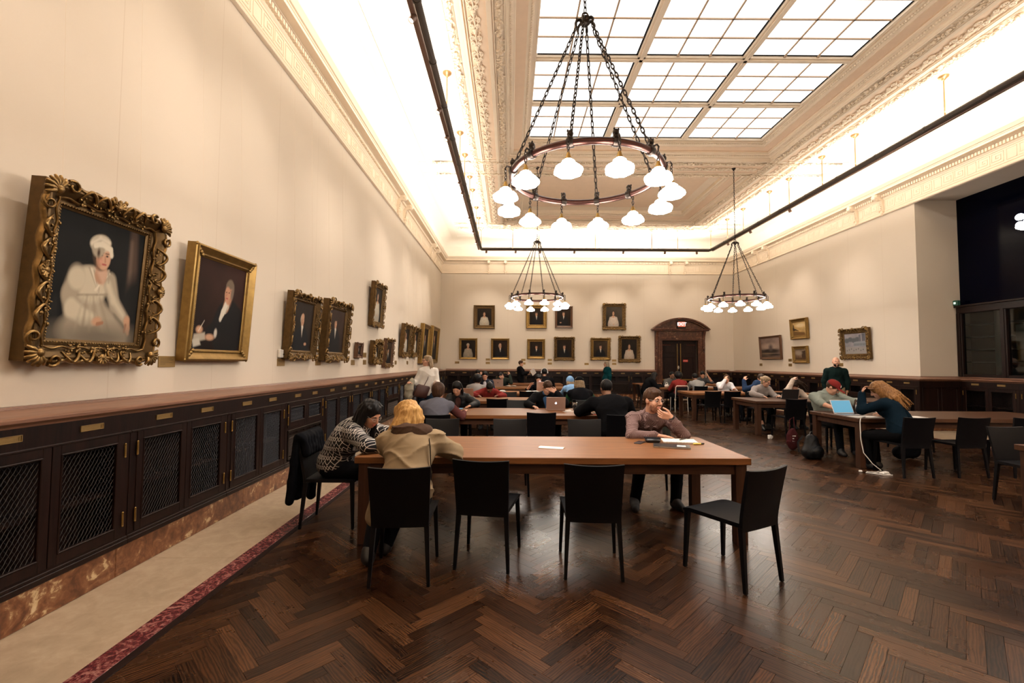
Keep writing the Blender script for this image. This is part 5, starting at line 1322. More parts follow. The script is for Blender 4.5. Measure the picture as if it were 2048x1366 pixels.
# 2 fair-haired person in the beige jacket, from behind
t2, S2_ = person('person with shoulder-length blond hair in beige jacket, seen from behind at the front table', -.80, 3.54, 8, (-.85, 3.83, 1.115), (-.30, .90, -.55), 'f', 'fair', roll=-14, top=BEIGE, sleeve=.9, gap=.034, fold=.009, bottom=DARKT, shoe=SHOEB, hair=None, hc='blond',
       L=(-.98, 4.16, .80), R_=(-.62, 4.12, .80), eL=(-1.18, 3.78, .80), eR=(-.42, 3.86, .80), vox=.0075, s=1.0, bulk=1.16, feet=((-1.10, 3.62, 0), (-1.02, 3.82, 0)), knees=((-1.12, 3.98, .52), (-.95, 4.1, .52)), hem=-.06)
flow_hair(t2, S2_, HAIR['blond'], (-.025, .0, -.115), (-.02, -.01, -.085), n_=44, seed=8, spread=.045, rad=.019)
q = S2_; S = SDF(); nb, up, fw, RS = q['nb'], q['up'], q['fw'], q['RS']
pts = [nb+RS*.130*math.cos(a)-fw*(.03+.095*max(0, -math.sin(a)))*1.0+fw*.07*max(0, math.sin(a))+up*(.005-.05*max(0, -math.sin(a))) for a in [math.pi*2*i/16 for i in range(17)]]
S.path(pts, .05, .05, .02); S.ell(nb-fw*.10-up*.05, (.125, .06, .095), np.stack([RS, fw, up], 1), .03); S.ell(nb-fw*.085+up*.005, (.06, .04, .02), np.stack([RS, fw, up], 1), .02, 's')
link_mesh('hood', S.mesh('hood', .007, folds(.010, 70, 2)), HOOD, t2)
mb = MB(); mb.tube([nb+RS*.10+up*.02, nb+RS*.14-fw*.075-up*.06, q['mid']+RS*.165-fw*.13+up*.05, q['pel']+RS*.19-fw*.1+up*.1, q['pel']+RS*.2-up*.02], .011, 6, flat=.35); mb.build('bag_strap', BLACKC, t2, smooth=60)
S = SDF(); b = q['pel']-q['RT']*.20+q['F']*.02; S.cap(b+np.array([0, 0, .02]), b+np.array([-.03, .05, -.17]), .045, .075, .05); S.plane(b+np.array([0, 0, -.24]), (0, 0, 1)); link_mesh('jacket_tail', S.mesh('jacket_tail', .009, folds(.006, 50, 5)), BEIGE, t2)
# 3 man in the checked shirt
fy3 = nrm((.45, -.88, -.10)); hd3 = np.array((1.615, 5.15, 1.158))
chin = hd3+fy3*.085*1+np.array((0, 0, -.095))
t3, q = person('man in checked shirt and glasses, hand on chin, at the far side of front table', 1.66, 5.40, 180, hd3, fy3, 'm', 'fair', top=CHECK, sleeve=.9, gap=.018, fold=.007, bottom=BLACKC, shoe=plain('dark_suede_shoe', (.03, .03, .035), .7), hair='short', hc='brown', beard='stubble', specs='metal',
       L=(1.748, 4.952, .982), eL=(1.95, 4.96, .74), R_=(1.60, 4.99, .785), eR=(1.30, 5.06, .79), curl=(.85, .15), vox=.006, vneck=True, hand_d=((-.93, .22, .25), (.9, -.25, -.06)), hand_n=((-.1, .85, .35), (0, -.1, -1)), feet=((1.80, 5.0, 0), (1.36, 5.02, 0)), knees=((1.86, 4.9, .6), (1.42, 4.9, .6)), collar=None, s=1.06, bulk=1.0)
S = SDF(); nb, up, fw, RS = q['nb'], q['up'], q['fw'], q['RS']
for sd in (-1, 1):
    S.path([nb-fw*.085+up*.045+RS*sd*.02, nb+RS*sd*.088+up*.045, nb+fw*.075+RS*sd*.068+up*.02, nb+fw*.125+RS*sd*.062-up*.05, nb+fw*.120+RS*sd*.030-up*.035], .017, .013, .012)
link_mesh('collar', S.mesh('collar', .006), CHECK, t3)
mb = MB(); mb.tube([nb+fw*(.150+.015*min(i, 3))-up*(.07+.05*i) for i in range(5)], .012, 6, flat=.4); mb.build('button_band', CHECK, t3, smooth=60)
a, e, w_ = q['AR'][-1]; mb = MB(); dv = Vector(nrm(w_-e)); mb.tube([Vector(w_)-dv*.012, Vector(w_)+dv*.012], .036, 12); mb.build('wristwatch', plain('watch_dark', (.03, .03, .03), .3, .5), t3, smooth=60)
# everyone further back
def sit(*a, **k): k.setdefault('vox', .012); k.setdefault('bottom', DARKT); k.setdefault('shoe', SHOEB); return person(*a, **k)
# 4 standing by the portraits
t, q = person('standing person in white jumper and jeans beside the leaning portraits, carrying a grey jacket', -1.93, 10.4, 20, (-1.90, 10.42, 1.60), (-.86, -.50, .02), 'f', 'fair', stand=True, s=.99, top=WHITEC, gap=.03, sleeve=.85, fold=.005, bottom=JEANS, shoe=SHOEB, hair='tail', hc='ash', specs='dark',
     L=(-2.20, 10.12, 1.12), eL=(-2.16, 10.6, .95), R_=(-1.66, 10.2, 1.10), eR=(-1.66, 10.6, .95), vox=.010, hem=-.12, feet=((-2.02, 10.42, 0), (-1.80, 10.40, 0)))
mb = MB(); nb, up, fw, RS = q['nb'], q['up'], q['fw'], q['RS']; mb.tube([nb+RS*.06+up*.03, nb-fw*.105+RS*.02-up*.1, q['mid']-fw*.15-RS*.02, q['pel']-fw*.17-RS*.08+up*.1], .014, 6, flat=.35); mb.build('bag_strap', plain('dark_leather_strap', (.05, .015, .012), .5), t)
b = q['pel']-fw*.17-RS*.10; mb = MB(); mb.box(-.16, .15, -.045, .045, -.15, .13, Matrix([[RS[0], fw[0], up[0], b[0]], [RS[1], fw[1], up[1], b[1]], [RS[2], fw[2], up[2], b[2]], [0, 0, 0, 1]]) @ Matrix.Rotation(R(14), 4, 'Y'), b=.03); mb.build('shoulder_bag', plain('dark_leather_strap', (.05, .015, .012), .5), t, smooth=50)
S = SDF(); b = q['AR'][-1][2]; S.path([b+np.array([.02, .02, .02]), b+np.array([-.02, -.03, -.14]), b+np.array([-.04, -.03, -.30])], .07, .09, .05); S.cap(b+np.array([-.1, 0, -.1]), b+np.array([-.08, -.05, -.25]), .05, .05, .04); link_mesh('carried_jacket', S.mesh('carried_jacket', .012, folds(.01, 50, 1)), fabric('stone_grey_cloth', (.30, .27, .21)), t)
S = SDF(); b = q['AR'][1][2]; S.ell(b+np.array([.0, 0, -.04]), (.07, .05, .10), None, .03); link_mesh('paper_bag', S.mesh('paper_bag', .012, folds(.01, 60, 4)), fabric('speckled_paper', (.45, .36, .33)), t)
# second table
GREYV = fabric('grey_vest_cloth', (.10, .10, .125)); RUST = fabric('rust_shirt_cloth', (.11, .036, .034)); BLKL = plain('black_leather_jacket', (.006, .0065, .008), .55, var=.3, scale=30, spec=.25, bump=.2)
t, q = sit('person in grey vest over rust sleeves, from behind at the second table', -1.06, 6.76, -2, (-1.085, 6.93, 1.13), (.10, .96, -.25), 'm', 'fair', top=GREYV, sleeve=None, gap=.026, hair='mop', hc='brown', inner=None, L=(-1.36, 7.2, .79), R_=(-.72, 7.2, .79), vox=.010, bulk=1.08, collar=True)
S = SDF()
for sd in (-1, 1): a, e, w_ = q['AR'][sd]; S.cap(a, e, .070, .058, .03); S.cap(e, e+(w_-e)*.85, .058, .045, .03)
S.cap(q['nb']-q['up']*.02, q['nb']+q['up']*.03, .066, .062, .02); link_mesh('shirt', S.mesh('shirt', .011, folds(.004, 45, 2)), RUST, t)
sit('woman with dark hair looking down, black leather jacket, far side of the second table', -.96, 8.56, 180, (-.985, 8.44, 1.09), (-.12, -.86, -.55), 'f', 'fair', top=BLKL, sleeve=.9, gap=.024, fold=.005, inner=fabric('dark_rose_top', (.09, .04, .035)), hair='bob', hc='black', L=(-.72, 8.18, .79), R_=(-1.12, 8.14, .79), eL=(-.6, 8.4, .8), curl=(.3, .6))
SUIT = fabric('dark_suit_cloth', (.006, .006, .007)); BLUES = fabric('blue_shirt_cloth', (.06, .13, .25))
t, q = sit('man in dark suit and blue shirt shading his eyes at a silver laptop', .72, 8.58, 180, (.69, 8.46, 1.11), (.14, -.82, -.52), 'm', 'fair', roll=-8, top=SUIT, sleeve=.92, gap=.028, inner=BLUES, hair='short', hc='brown', L=(.84, 8.34, 1.03), eL=(1.10, 8.26, .78), R_=(.42, 8.16, .79), eR=(.26, 8.45, .80), hand_d=((-.75, .12, .42), None), hand_n=((-.1, .9, -.2), None), curl=(.35, .4), vox=.009, bulk=1.08)
sit('large person in black sweater with short black hair, from behind at the second table', 1.56, 6.80, 4, (1.47, 6.99, 1.185), (-.08, .96, -.28), 'm', 'brown', top=BLACKC, gap=.032, hair='crop', hc='black', L=(1.22, 7.22, .79), R_=(1.80, 7.24, .79), eL=(1.05, 6.95, .85), vox=.010, bulk=1.34, s=1.04)
# third table
GREEN = fabric('green_sleeve_cloth', (.022, .085, .038)); BLK2 = fabric('black_vest_cloth', (.005, .005, .007))
t, q = sit('person in black cap and black vest over green sleeves, from behind at the third table', 1.45, 9.38, -4, (1.44, 9.52, 1.15), (.02, .97, -.22), 'f', 'fair', top=BLK2, sleeve=None, gap=.035, hair='bob', hc='ash', L=(1.28, 9.8, .79), R_=(1.62, 9.85, .79), eR=(1.80, 9.62, .8), bulk=1.18)
S = SDF()
for sd in (-1, 1): a, e, w_ = q['AR'][sd]; S.cap(a, e, .078, .066, .03); S.cap(e, e+(w_-e)*.85, .066, .05, .03)
S.cap(q['pel']-q['F']*.14+np.array([-.16, 0, .22]), q['pel']-q['F']*.15+np.array([.16, 0, .22]), .04, .04, .02)
link_mesh('green_top', S.mesh('green_top', .012, folds(.005, 45, 3)), GREEN, t)
def cap_hat(t, q, mat, peak=1, h=.012, nm='cap'):
    H = q['H']; HM = q['HM']; S = SDF(); S.ell(H((0, -.014, .045)), (.094, .112, .088), HM, .02); S.plane(H((0, 0, .030)), q['fz'])
    if peak: S.ell(H((0, peak*.125, .030)), (.072, .075, .010), HM, .02)
    return link_mesh(nm, S.mesh(nm, h*.7), mat, t)
cap_hat(t, q, BLACKC, 0)
REDW = fabric('red_wool', (.17, .020, .017))
sit('person in red top with bowed black hair at the third table', -.55, 11.10, 180, (-.49, 10.92, .975), (.1, -.55, -.83), 'f', 'brown', top=REDW, gap=.03, hair='bun', hc='black', L=(-.28, 10.72, .79), R_=(-.76, 10.72, .79), eL=(-.25, 10.95, .8), eR=(-.85, 10.95, .8))
sit('person in grey hooded top with black hair, from behind at the fourth table', -.92, 11.88, -6, (-.86, 12.03, 1.10), (.2, .92, -.35), 'm', 'brown', top=fabric('grey_jersey', (.20, .18, .17)), gap=.03, hair='afro', hc='black', L=(-1.1, 12.35, .79), R_=(-.68, 12.35, .79), s=.98)
PALEB = fabric('pale_blue_cloth', (.15, .26, .42))
t, q = sit('person in pale blue hooded top, mostly hidden behind the black-capped person', 1.62, 11.88, 8, (1.58, 12.05, 1.07), (-.1, .85, -.5), 'f', 'fair', top=PALEB, gap=.034, hair='bob', hc='ash', L=(1.42, 12.3, .79), R_=(1.75, 12.3, .79))
S = SDF(); S.ell(q['H']((0, -.02, .02)), (.105, .122, .13), q['HM'], .03); S.ell(q['H']((0, .13, -.01)), (.085, .09, .12), q['HM'], .02, 's'); link_mesh('hood', S.mesh('hood', .012), PALEB, t)
V_ = .013
sit('man in dark vest and glasses over white sleeves, facing the camera at the fourth table', -.76, 13.54, 180, (-.745, 13.44, 1.185), (.0, -.92, -.35), 'm', 'fair', top=fabric('dark_navy_vest', (.012, .014, .022)), inner=fabric('white_shirt_cloth', (.55, .55, .60)), sleeve=.2, gap=.026, hair='short', hc='black', specs='dark', vox=V_)
t, q = sit('person in black looking at a pale phone, far side of the fourth table', .85, 13.54, 180, (.84, 13.44, 1.10), (-.05, -.85, -.5), 'f', 'fair', top=BLACKC, sleeve=-1, gap=.024, hair='bob', hc='black', R_=(.60, 13.25, .93), eR=(.52, 13.4, .8), L=(.86, 13.16, .98), eL=(1.02, 13.3, .8), vox=V_)
ph = thing('phone', 'pale phone held up by the person in black', 'phone', (.85, 13.09, .99)); mb = MB(); mb.box(-.035, .035, -.005, .005, -.07, .07, b=.004); mb.build('case', plain('pale_pink_case', (.7, .5, .47), .4), ph, rot=(R(12), 0, 0)); mb = MB(); mb.lathe([(0, 0), (.006, 0), (.006, .002), (0, .002)], 8); mb.build('lens', M_IRON, ph, (.018, -.007, .045), (R(102), 0, 0))
t, q = sit('person in black wearing pale headphones, from behind at the fifth table', 1.10, 14.58, 0, (1.10, 14.68, 1.25), (0, .98, -.15), 'm', 'brown', top=BLACKC, gap=.03, hair='short', hc='black', vox=V_, s=1.05, bulk=1.1)
mb = MB(); H = q['H']; mb.tube([H((.1*math.cos(a), -.02, .02+.115*math.sin(a))) for a in [math.pi*i/10 for i in range(11)]], .009, 6)
for sd in (-1, 1): mb.ell(H((sd*.098, -.015, -.0)), (.02, .034, .036), 8, 6)
mb.build('headphones', plain('pale_plastic', (.65, .62, .60), .4), t, smooth=60)
sit('person in black with a hand at the face, fifth table by the far wall', -1.08, 16.24, 180, (-1.15, 16.12, 1.18), (.3, -.85, -.4), 'm', 'tan', top=BLACKC, gap=.028, hair='short', hc='black', L=(-1.0, 15.98, 1.1), eL=(-.85, 15.9, .8), hand_d=((-.2, .1, .9), None), vox=V_)
sit('person in dark green top slumped with head on one arm, fifth table', -.28, 16.24, 180, (-.33, 16.06, 1.10), (-.25, -.75, -.5), 'm', 'tan', roll=38, top=fabric('dark_olive_cloth', (.022, .028, .022)), gap=.028, hair='short', hc='black', L=(-.02, 15.95, 1.12), eL=(.05, 15.88, .8), hand_d=((-.3, .2, .9), None), vox=V_)
t, q = person('standing person in black jacket with papers before the far wall portraits', .42, 18.62, -70, (.44, 18.62, 1.535), (.95, -.1, -.05), 'f', 'fair', stand=True, s=.94, top=BLACKC, inner=WHITEC, gap=.03, bottom=BLACKC, shoe=SHOEB, hair='short', hc='brown', R_=(.72, 18.40, 1.16), L=(.7, 18.75, 1.1), vox=V_, hem=-.15)
pp = tag(MB(), None) if False else None
mb = MB(); mb.box(-.10, .10, -.004, .004, -.14, .14, b=.001); b = mb.build('papers', plain('paper_white', (.75, .70, .66), .7), None, (.92, 18.36, 1.20), (R(20), R(-38), R(20))); tag(b, 'white papers held out by the standing person in black', 'paper')
person('standing person in teal jumper with grey hair before the far wall portraits', 4.0, 19.0, 100, (4.00, 19.0, 1.53), (-.93, .35, .0), 'f', 'fair', stand=True, s=.96, top=TEAL, gap=.04, bottom=BLACKC, shoe=SHOEB, hair='bob', hc='grey', vox=V_, hem=-.2, bulk=1.12)
# right-hand side
sit('woman with long black hair in black coat at the left end of the doorway table', 4.74, 15.8, -84, (4.98, 15.72, 1.13), (.75, .3, -.5), 'f', 'dark', top=BLACKC, gap=.04, hair='long', hc='black', L=(5.25, 15.95, .79), R_=(5.22, 15.6, .79), vox=V_)
sit('man in grey facing the camera with a hand at his mouth, before the marble doorway', 5.90, 16.72, 180, (5.90, 16.62, 1.14), (.1, -.95, -.1), 'm', 'brown', top=fabric('mid_grey_cloth', (.10, .095, .09)), gap=.026, hair='crop', hc='black', L=(6.0, 16.5, 1.03), eL=(6.15, 16.45, .8), hand_d=((-.5, .1, .6), None), vox=V_)
sit('person with big curly black hair in red shirt, from behind near the doorway', 5.54, 14.98, 0, (5.56, 15.10, 1.14), (.1, .96, -.2), 'f', 'brown', top=REDW, sleeve=-1, gap=.024, hair='afro', hc='black', vox=V_, bulk=1.1)
sit('person with short curly hair in grey shirt and white collar, from behind', 6.14, 15.0, 0, (6.13, 15.14, 1.11), (-.05, .95, -.3), 'm', 'brown', top=fabric('pale_grey_shirt', (.22, .21, .20)), gap=.028, hair='short', hc='black', vox=V_, collar=True)
sit('person propping a cheek on one bare arm beside the marble doorway', 7.06, 16.72, 180, (7.02, 16.62, 1.16), (-.2, -.85, -.45), 'm', 'tan', top=fabric('dark_grey_tee', (.06, .06, .06)), sleeve=-1, gap=.024, hair='short', hc='black', L=(7.16, 16.48, 1.10), eL=(7.38, 16.4, .78), hand_d=((-.3, .1, .9), None), vox=V_)
sit('man in white shirt with a hand over his brow at the third right-row table', 6.62, 14.0, 180, (6.60, 13.90, 1.10), (-.05, -.8, -.55), 'm', 'fair', top=fabric('white_shirt2', (.58, .57, .58)), gap=.026, hair='short', hc='brown', R_=(6.48, 13.76, 1.06), eR=(6.30, 13.66, .80), hand_d=(None, (.35, .1, .85)), vox=V_)
ZIP = fabric('pale_grey_fleece', (.24, .205, .19))
sit('woman with pulled-back hair and glasses in pale zip jacket by the black laptop', 6.28, 11.40, 176, (6.295, 11.22, 1.135), (.55, -.72, -.38), 'f', 'fair', top=ZIP, gap=.028, hair='bun', hc='ash', specs='dark', L=(6.42, 10.92, .79), R_=(6.05, 10.94, .79), eR=(5.86, 11.1, .8), collar=True, vox=.010, feet=((6.15, 10.9, 0), (5.95, 10.75, 0)))
PLAID = fabric('navy_plaid_cloth', (.012, .024, .055), var=.3, scale=60)
sit('person in blue plaid shirt with one hand raised, from behind the pale zip jacket', 6.56, 12.24, 12, (6.84, 12.42, 1.17), (.2, .9, -.3), 'm', 'fair', top=PLAID, gap=.03, hair='short', hc='dkbrown', L=(6.36, 12.40, 1.10), eL=(6.24, 12.3, .85), hand_d=((.3, .1, .8), None), vox=V_)
sit('woman with dark curly hair thrown aside in beige top, hand in her hair', 6.98, 11.42, 180, (6.99, 11.20, 1.03), (-.45, -.55, -.7), 'f', 'fair', top=fabric('pale_beige_knit', (.50, .41, .34)), gap=.026, hair='wavy2', hc='dkbrown', R_=(6.90, 11.12, 1.17), eR=(6.66, 11.0, .84), hand_d=(None, (.5, .1, .5)), L=(7.3, 11.0, .79), vox=.010)
LTG = fabric('pale_sage_shirt_cloth', (.22, .245, .215), var=.06)
t, q = sit('man in red cap and pale shirt with rolled sleeves at the near right table', 5.84, 8.32, 180, (5.79, 8.17, 1.155), (.50, -.60, -.62), 'm', 'fair', top=LTG, gap=.03, fold=.008, sleeve=.06, hair='crop', hc='brown', R_=(5.52, 7.70, .79), eR=(5.14, 8.0, .80), L=(6.10, 7.80, .88), eL=(6.3, 8.1, .8), vox=.009, bulk=1.14, s=1.03, collar=True, feet=((5.95, 7.85, 0), (5.7, 7.9, 0)))
cp = cap_hat(t, q, fabric('brick_red_cap', (.19, .022, .020)), 1, .009)
H = q['H']; mb = MB(); mb.lathe([(0, 0), (.026, 0), (.02, .003), (0, .003)], 16); lg = mb.build('emblem', plain('pale_thread', (.7, .62, .56), .7), cp)
hm = Matrix([list(r_)+[0] for r_ in q['HM']]+[[0, 0, 0, 1]]); lg.matrix_local = Matrix.Translation(Vector(H((0.02, .088, .085)))) @ hm @ Matrix.Rotation(R(-62), 4, 'X') @ Matrix.Rotation(R(0), 4, 'Z')
# 30 long-haired blonde
t, q = sit('woman with long golden hair and dark navy top, from behind at the near right table', 5.60, 6.64, 24, (5.50, 6.80, 1.185), (-.62, .60, -.5), 'f', 'fair', roll=-16, top=NAVY, gap=.026, hair=None, hc='gold', L=(5.34, 6.92, 1.12), eL=(5.14, 7.0, .80), hand_d=((.25, -.05, .8), None), hand_n=((.6, -.5, .2), None), curl=(.7, .4), R_=(5.75, 7.0, .80), vox=.008, bottom=BLACKC, feet=((5.42, 6.9, 0), (5.56, 6.95, 0)), knees=((5.3, 7.1, .5), (5.5, 7.2, .5)))
H = q['H']; flow_hair(t, q, HAIR['gold'], (.095, -.04, -.115), (.095, -.01, -.125), spread=.025, base=(.093, .112, .108))
mb = MB(); mb.tube([H((.099*math.cos(a), -.022+.116*math.sin(a), .052+.035*math.sin(a))) for a in [2*math.pi*i/24 for i in range(24)]], .008, 6, closed=True); mb.build('hairband', plain('tan_braid', (.22, .11, .05), .6), t, smooth=180)
t, q = person('standing bald bearded man in dark green jacket and khakis before the landscapes', 8.60, 12.03, 150, (8.60, 12.0, 1.63), (-.38, -.92, 0), 'm', 'fair', stand=True, s=1.02, top=fabric('dark_green_jacket', (.005, .013, .012)), gap=.026, bottom=KHAKI, shoe=SHOEB, hair='bald', beard='black', vox=.009, bulk=1.02, hem=-.06, collar=True)
# ------------------------------------------------------------------ framed pictures
class Paint:
    def __init__(s, nx, ny, asp, bg0, bg1):
        s.nx, s.ny, s.asp = nx, ny, asp
        s.u, s.v = np.meshgrid(np.linspace(0, 1, nx), np.linspace(0, 1, ny)); t = (s.v[..., None]*.6+s.u[..., None]*.4); bg0 = tuple(v*(.4 if max(bg1) < .15 else 1) for v in bg0); bg1 = tuple(v*(.45 if max(bg1) < .15 else 1) for v in bg1)
        s.c = np.array(bg0)*(1-t)+np.array(bg1)*t; r_ = np.random.RandomState(nx*7+ny)
        k = sum(np.sin(s.u*f*6.3+r_.rand()*6)*np.sin(s.v*f*5.1+r_.rand()*6)/f for f in (1.3, 2.7, 5.1, 9.7)); s.c = s.c*(1+.18*k[..., None])
    def blend(s, d, col, soft):
        a = np.clip(.5-d/soft, 0, 1)[..., None]; s.c = s.c*(1-a)+np.array(col)*a; return s
    def ell(s, x, y, rx, ry, col, soft=.03, rot=0):
        c_, q = math.cos(rot), math.sin(rot); dx = s.u-x; dy = (s.v-y)/s.asp; a = dx*c_+dy*q; b = -dx*q+dy*c_; ry = ry/s.asp
        k = np.sqrt((a/rx)**2+(b/ry)**2); return s.blend((k-1)*min(rx, ry), col, soft)
    def stroke(s, pts, r0, r1, col, soft=.02):
        n_ = len(pts)-1
        for i in range(n_):
            (x0, y0), (x1, y1) = pts[i], pts[i+1]; ax, ay = x1-x0, (y1-y0)/s.asp; L = ax*ax+ay*ay+1e-9
            t = np.clip(((s.u-x0)*ax+(s.v-y0)/s.asp*ay)/L, 0, 1); d = np.sqrt((s.u-x0-t*ax)**2+((s.v-y0)/s.asp-t*ay)**2)-(r0+(r1-r0)*(i+t)/n_); s.blend(d, col, soft)
        return s
    def tri(s, pts, col, soft=.01):
        P = [(x, y/s.asp) for x, y in pts]; V = s.v/s.asp; D = None; n_ = len(P); ar = sum(P[i][0]*P[(i+1) % n_][1]-P[(i+1) % n_][0]*P[i][1] for i in range(n_))
        for i in range(n_):
            (x0, y0), (x1, y1) = P[i], P[(i+1) % n_]; ex, ey = x1-x0, y1-y0; L = math.hypot(ex, ey)
            d = ((s.u-x0)*ey-(V-y0)*ex)/L*(1 if ar > 0 else -1); D = d if D is None else np.maximum(D, d)
        return s.blend(D, col, soft)
    def mesh(s, w_, h):
        nx, ny = s.nx, s.ny; V = np.stack([(s.u-.5)*w_, np.zeros_like(s.u), s.v*h], -1).reshape(-1, 3)
        i = np.arange(nx*ny).reshape(ny, nx); Q = np.stack([i[:-1, :-1], i[:-1, 1:], i[1:, 1:], i[1:, :-1]], -1).reshape(-1, 4)
        me = bpy.data.meshes.new('canvas'); me.from_pydata(V.tolist(), [], Q.tolist()); a = me.color_attributes.new('Col', 'FLOAT_COLOR', 'POINT')
        a.data.foreach_set('color', np.concatenate([np.clip(s.c, 0, 1).reshape(-1, 3), np.ones((nx*ny, 1))], 1).astype('f').ravel()); return me
SK, SK2 = (.52, .30, .19), (.33, .16, .095)
def face(p, x, y, r, sk=SK, dirn=0, hairc=(.03, .02, .014), style='m'):
    a = p.asp
    if style == 'w': p.ell(x, y+.02, r*1.28, r*1.75*a, hairc, .02)
    elif style == 'm': p.ell(x-dirn*.012, y+r*.55*a, r*1.12, r*1.15*a, hairc, .02)
    p.ell(x, y, r*.86, r*1.22*a, sk, .016); p.ell(x-dirn*r*.42, y-r*.2*a, r*.36, r*.85*a, tuple(v*.72 for v in sk), .04)
    p.ell(x+dirn*r*.3, y-r*.25*a, r*.25, r*.3*a, (sk[0]*1.08, sk[1]*.92, sk[2]*.85), .05)
    for e in (-.36, .36): p.ell(x+r*(e+dirn*.18), y+r*.16*a, r*.13, r*.08*a, (.06, .035, .025), .008); p.stroke([(x+r*(e-.2+dirn*.18), y+r*.38*a), (x+r*(e+.2+dirn*.18), y+r*.4*a)], r*.05, r*.05, (.12, .06, .04), .01)
    p.stroke([(x+dirn*r*.2, y+r*.1*a), (x+dirn*r*.28, y-r*.28*a)], r*.06, r*.1, tuple(v*.8 for v in sk), .015)
    p.stroke([(x-r*.2+dirn*r*.2, y-r*.62*a), (x+r*.22+dirn*r*.2, y-r*.6*a)], r*.07, r*.05, (.34, .10, .08), .01)
    if style == 'm': p.ell(x-dirn*r*.15, y+r*1.02*a, r*.92, r*.42*a, hairc, .02)
def man(nx, ny, asp, x=.5, y=.66, r=.085, dirn=1, bg=((.012, .009, .007), (.06, .035, .022)), coat=(.010, .009, .010), hairc=(.03, .02, .014), bald=False, sk=SK, hand=False):
    p = Paint(nx, ny, asp, *bg); p.ell(x, y-.52*1, .36, .40, coat, .03); p.ell(x, y-.33, .27, .16, coat, .03)
    p.stroke([(x, y-.02), (x, y-.14)], .05, .055, SK2, .02); p.ell(x, y-.155, .055, .055, (.62, .57, .48), .02); p.tri([(x-.045, y-.16), (x+.045, y-.16), (x+dirn*.02, y-.36)], (.55, .50, .42), .02)
    p.stroke([(x-.06, y-.14), (x-.01, y-.40)], .02, .02, tuple(v*1.6 for v in coat), .02)
    if bald: p.ell(x-dirn*.02, y+.02, r*1.0, r*1.0*asp, (.35, .30, .25), .02)
    face(p, x, y, r, sk, dirn, hairc, 'b' if bald else 'm')
    if bald: p.ell(x, y+r*.75*asp, r*.78, r*.65*asp, sk, .02)
    if hand: p.ell(x+.22*dirn, y-.50, .06, .03, SK, .02)
    return p
def woman(nx, ny, asp, x=.5, y=.70, r=.075, dirn=1, bg=((.012, .010, .009), (.05, .035, .025)), dress=(.52, .47, .38), hairc=(.03, .018, .012), cap=None):
    p = Paint(nx, ny, asp, *bg); p.ell(x, y-.55, .34, .33, tuple(v*.7 for v in dress), .05); p.ell(x, y-.30, .21, .17, dress, .04); p.ell(x, y-.42, .15, .12, dress, .05)
    p.ell(x, y-.16, .10, .05, SK, .03); p.stroke([(x, y-.04), (x, y-.15)], .042, .05, SK, .02)
    for sd in (-1, 1): p.stroke([(x+sd*.19, y-.24), (x+sd*.25, y-.42), (x+sd*.08, y-.55)], .06, .04, tuple(v*.85 for v in dress), .03)
    p.ell(x+.02, y-.55, .06, .025, SK, .02); p.stroke([(x-.1, y-.36), (x+.1, y-.36)], .005, .005, tuple(v*.72 for v in dress), .015)
    for q in range(4): p.stroke([(x-.1+.06*q, y-.40), (x-.16+.1*q, y-.75)], .004, .016, tuple(v*.78 for v in dress), .05)
    face(p, x, y, r, SK, dirn, hairc, 'w')
    if cap: p.ell(x-.005, y+.075, r*1.3, r*.95*asp, cap, .02); p.ell(x, y-.005, r*.8, r*1.05*asp, SK, .02); face(p, x, y-.005, r*.95, SK, dirn, hairc, 'n')
    return p
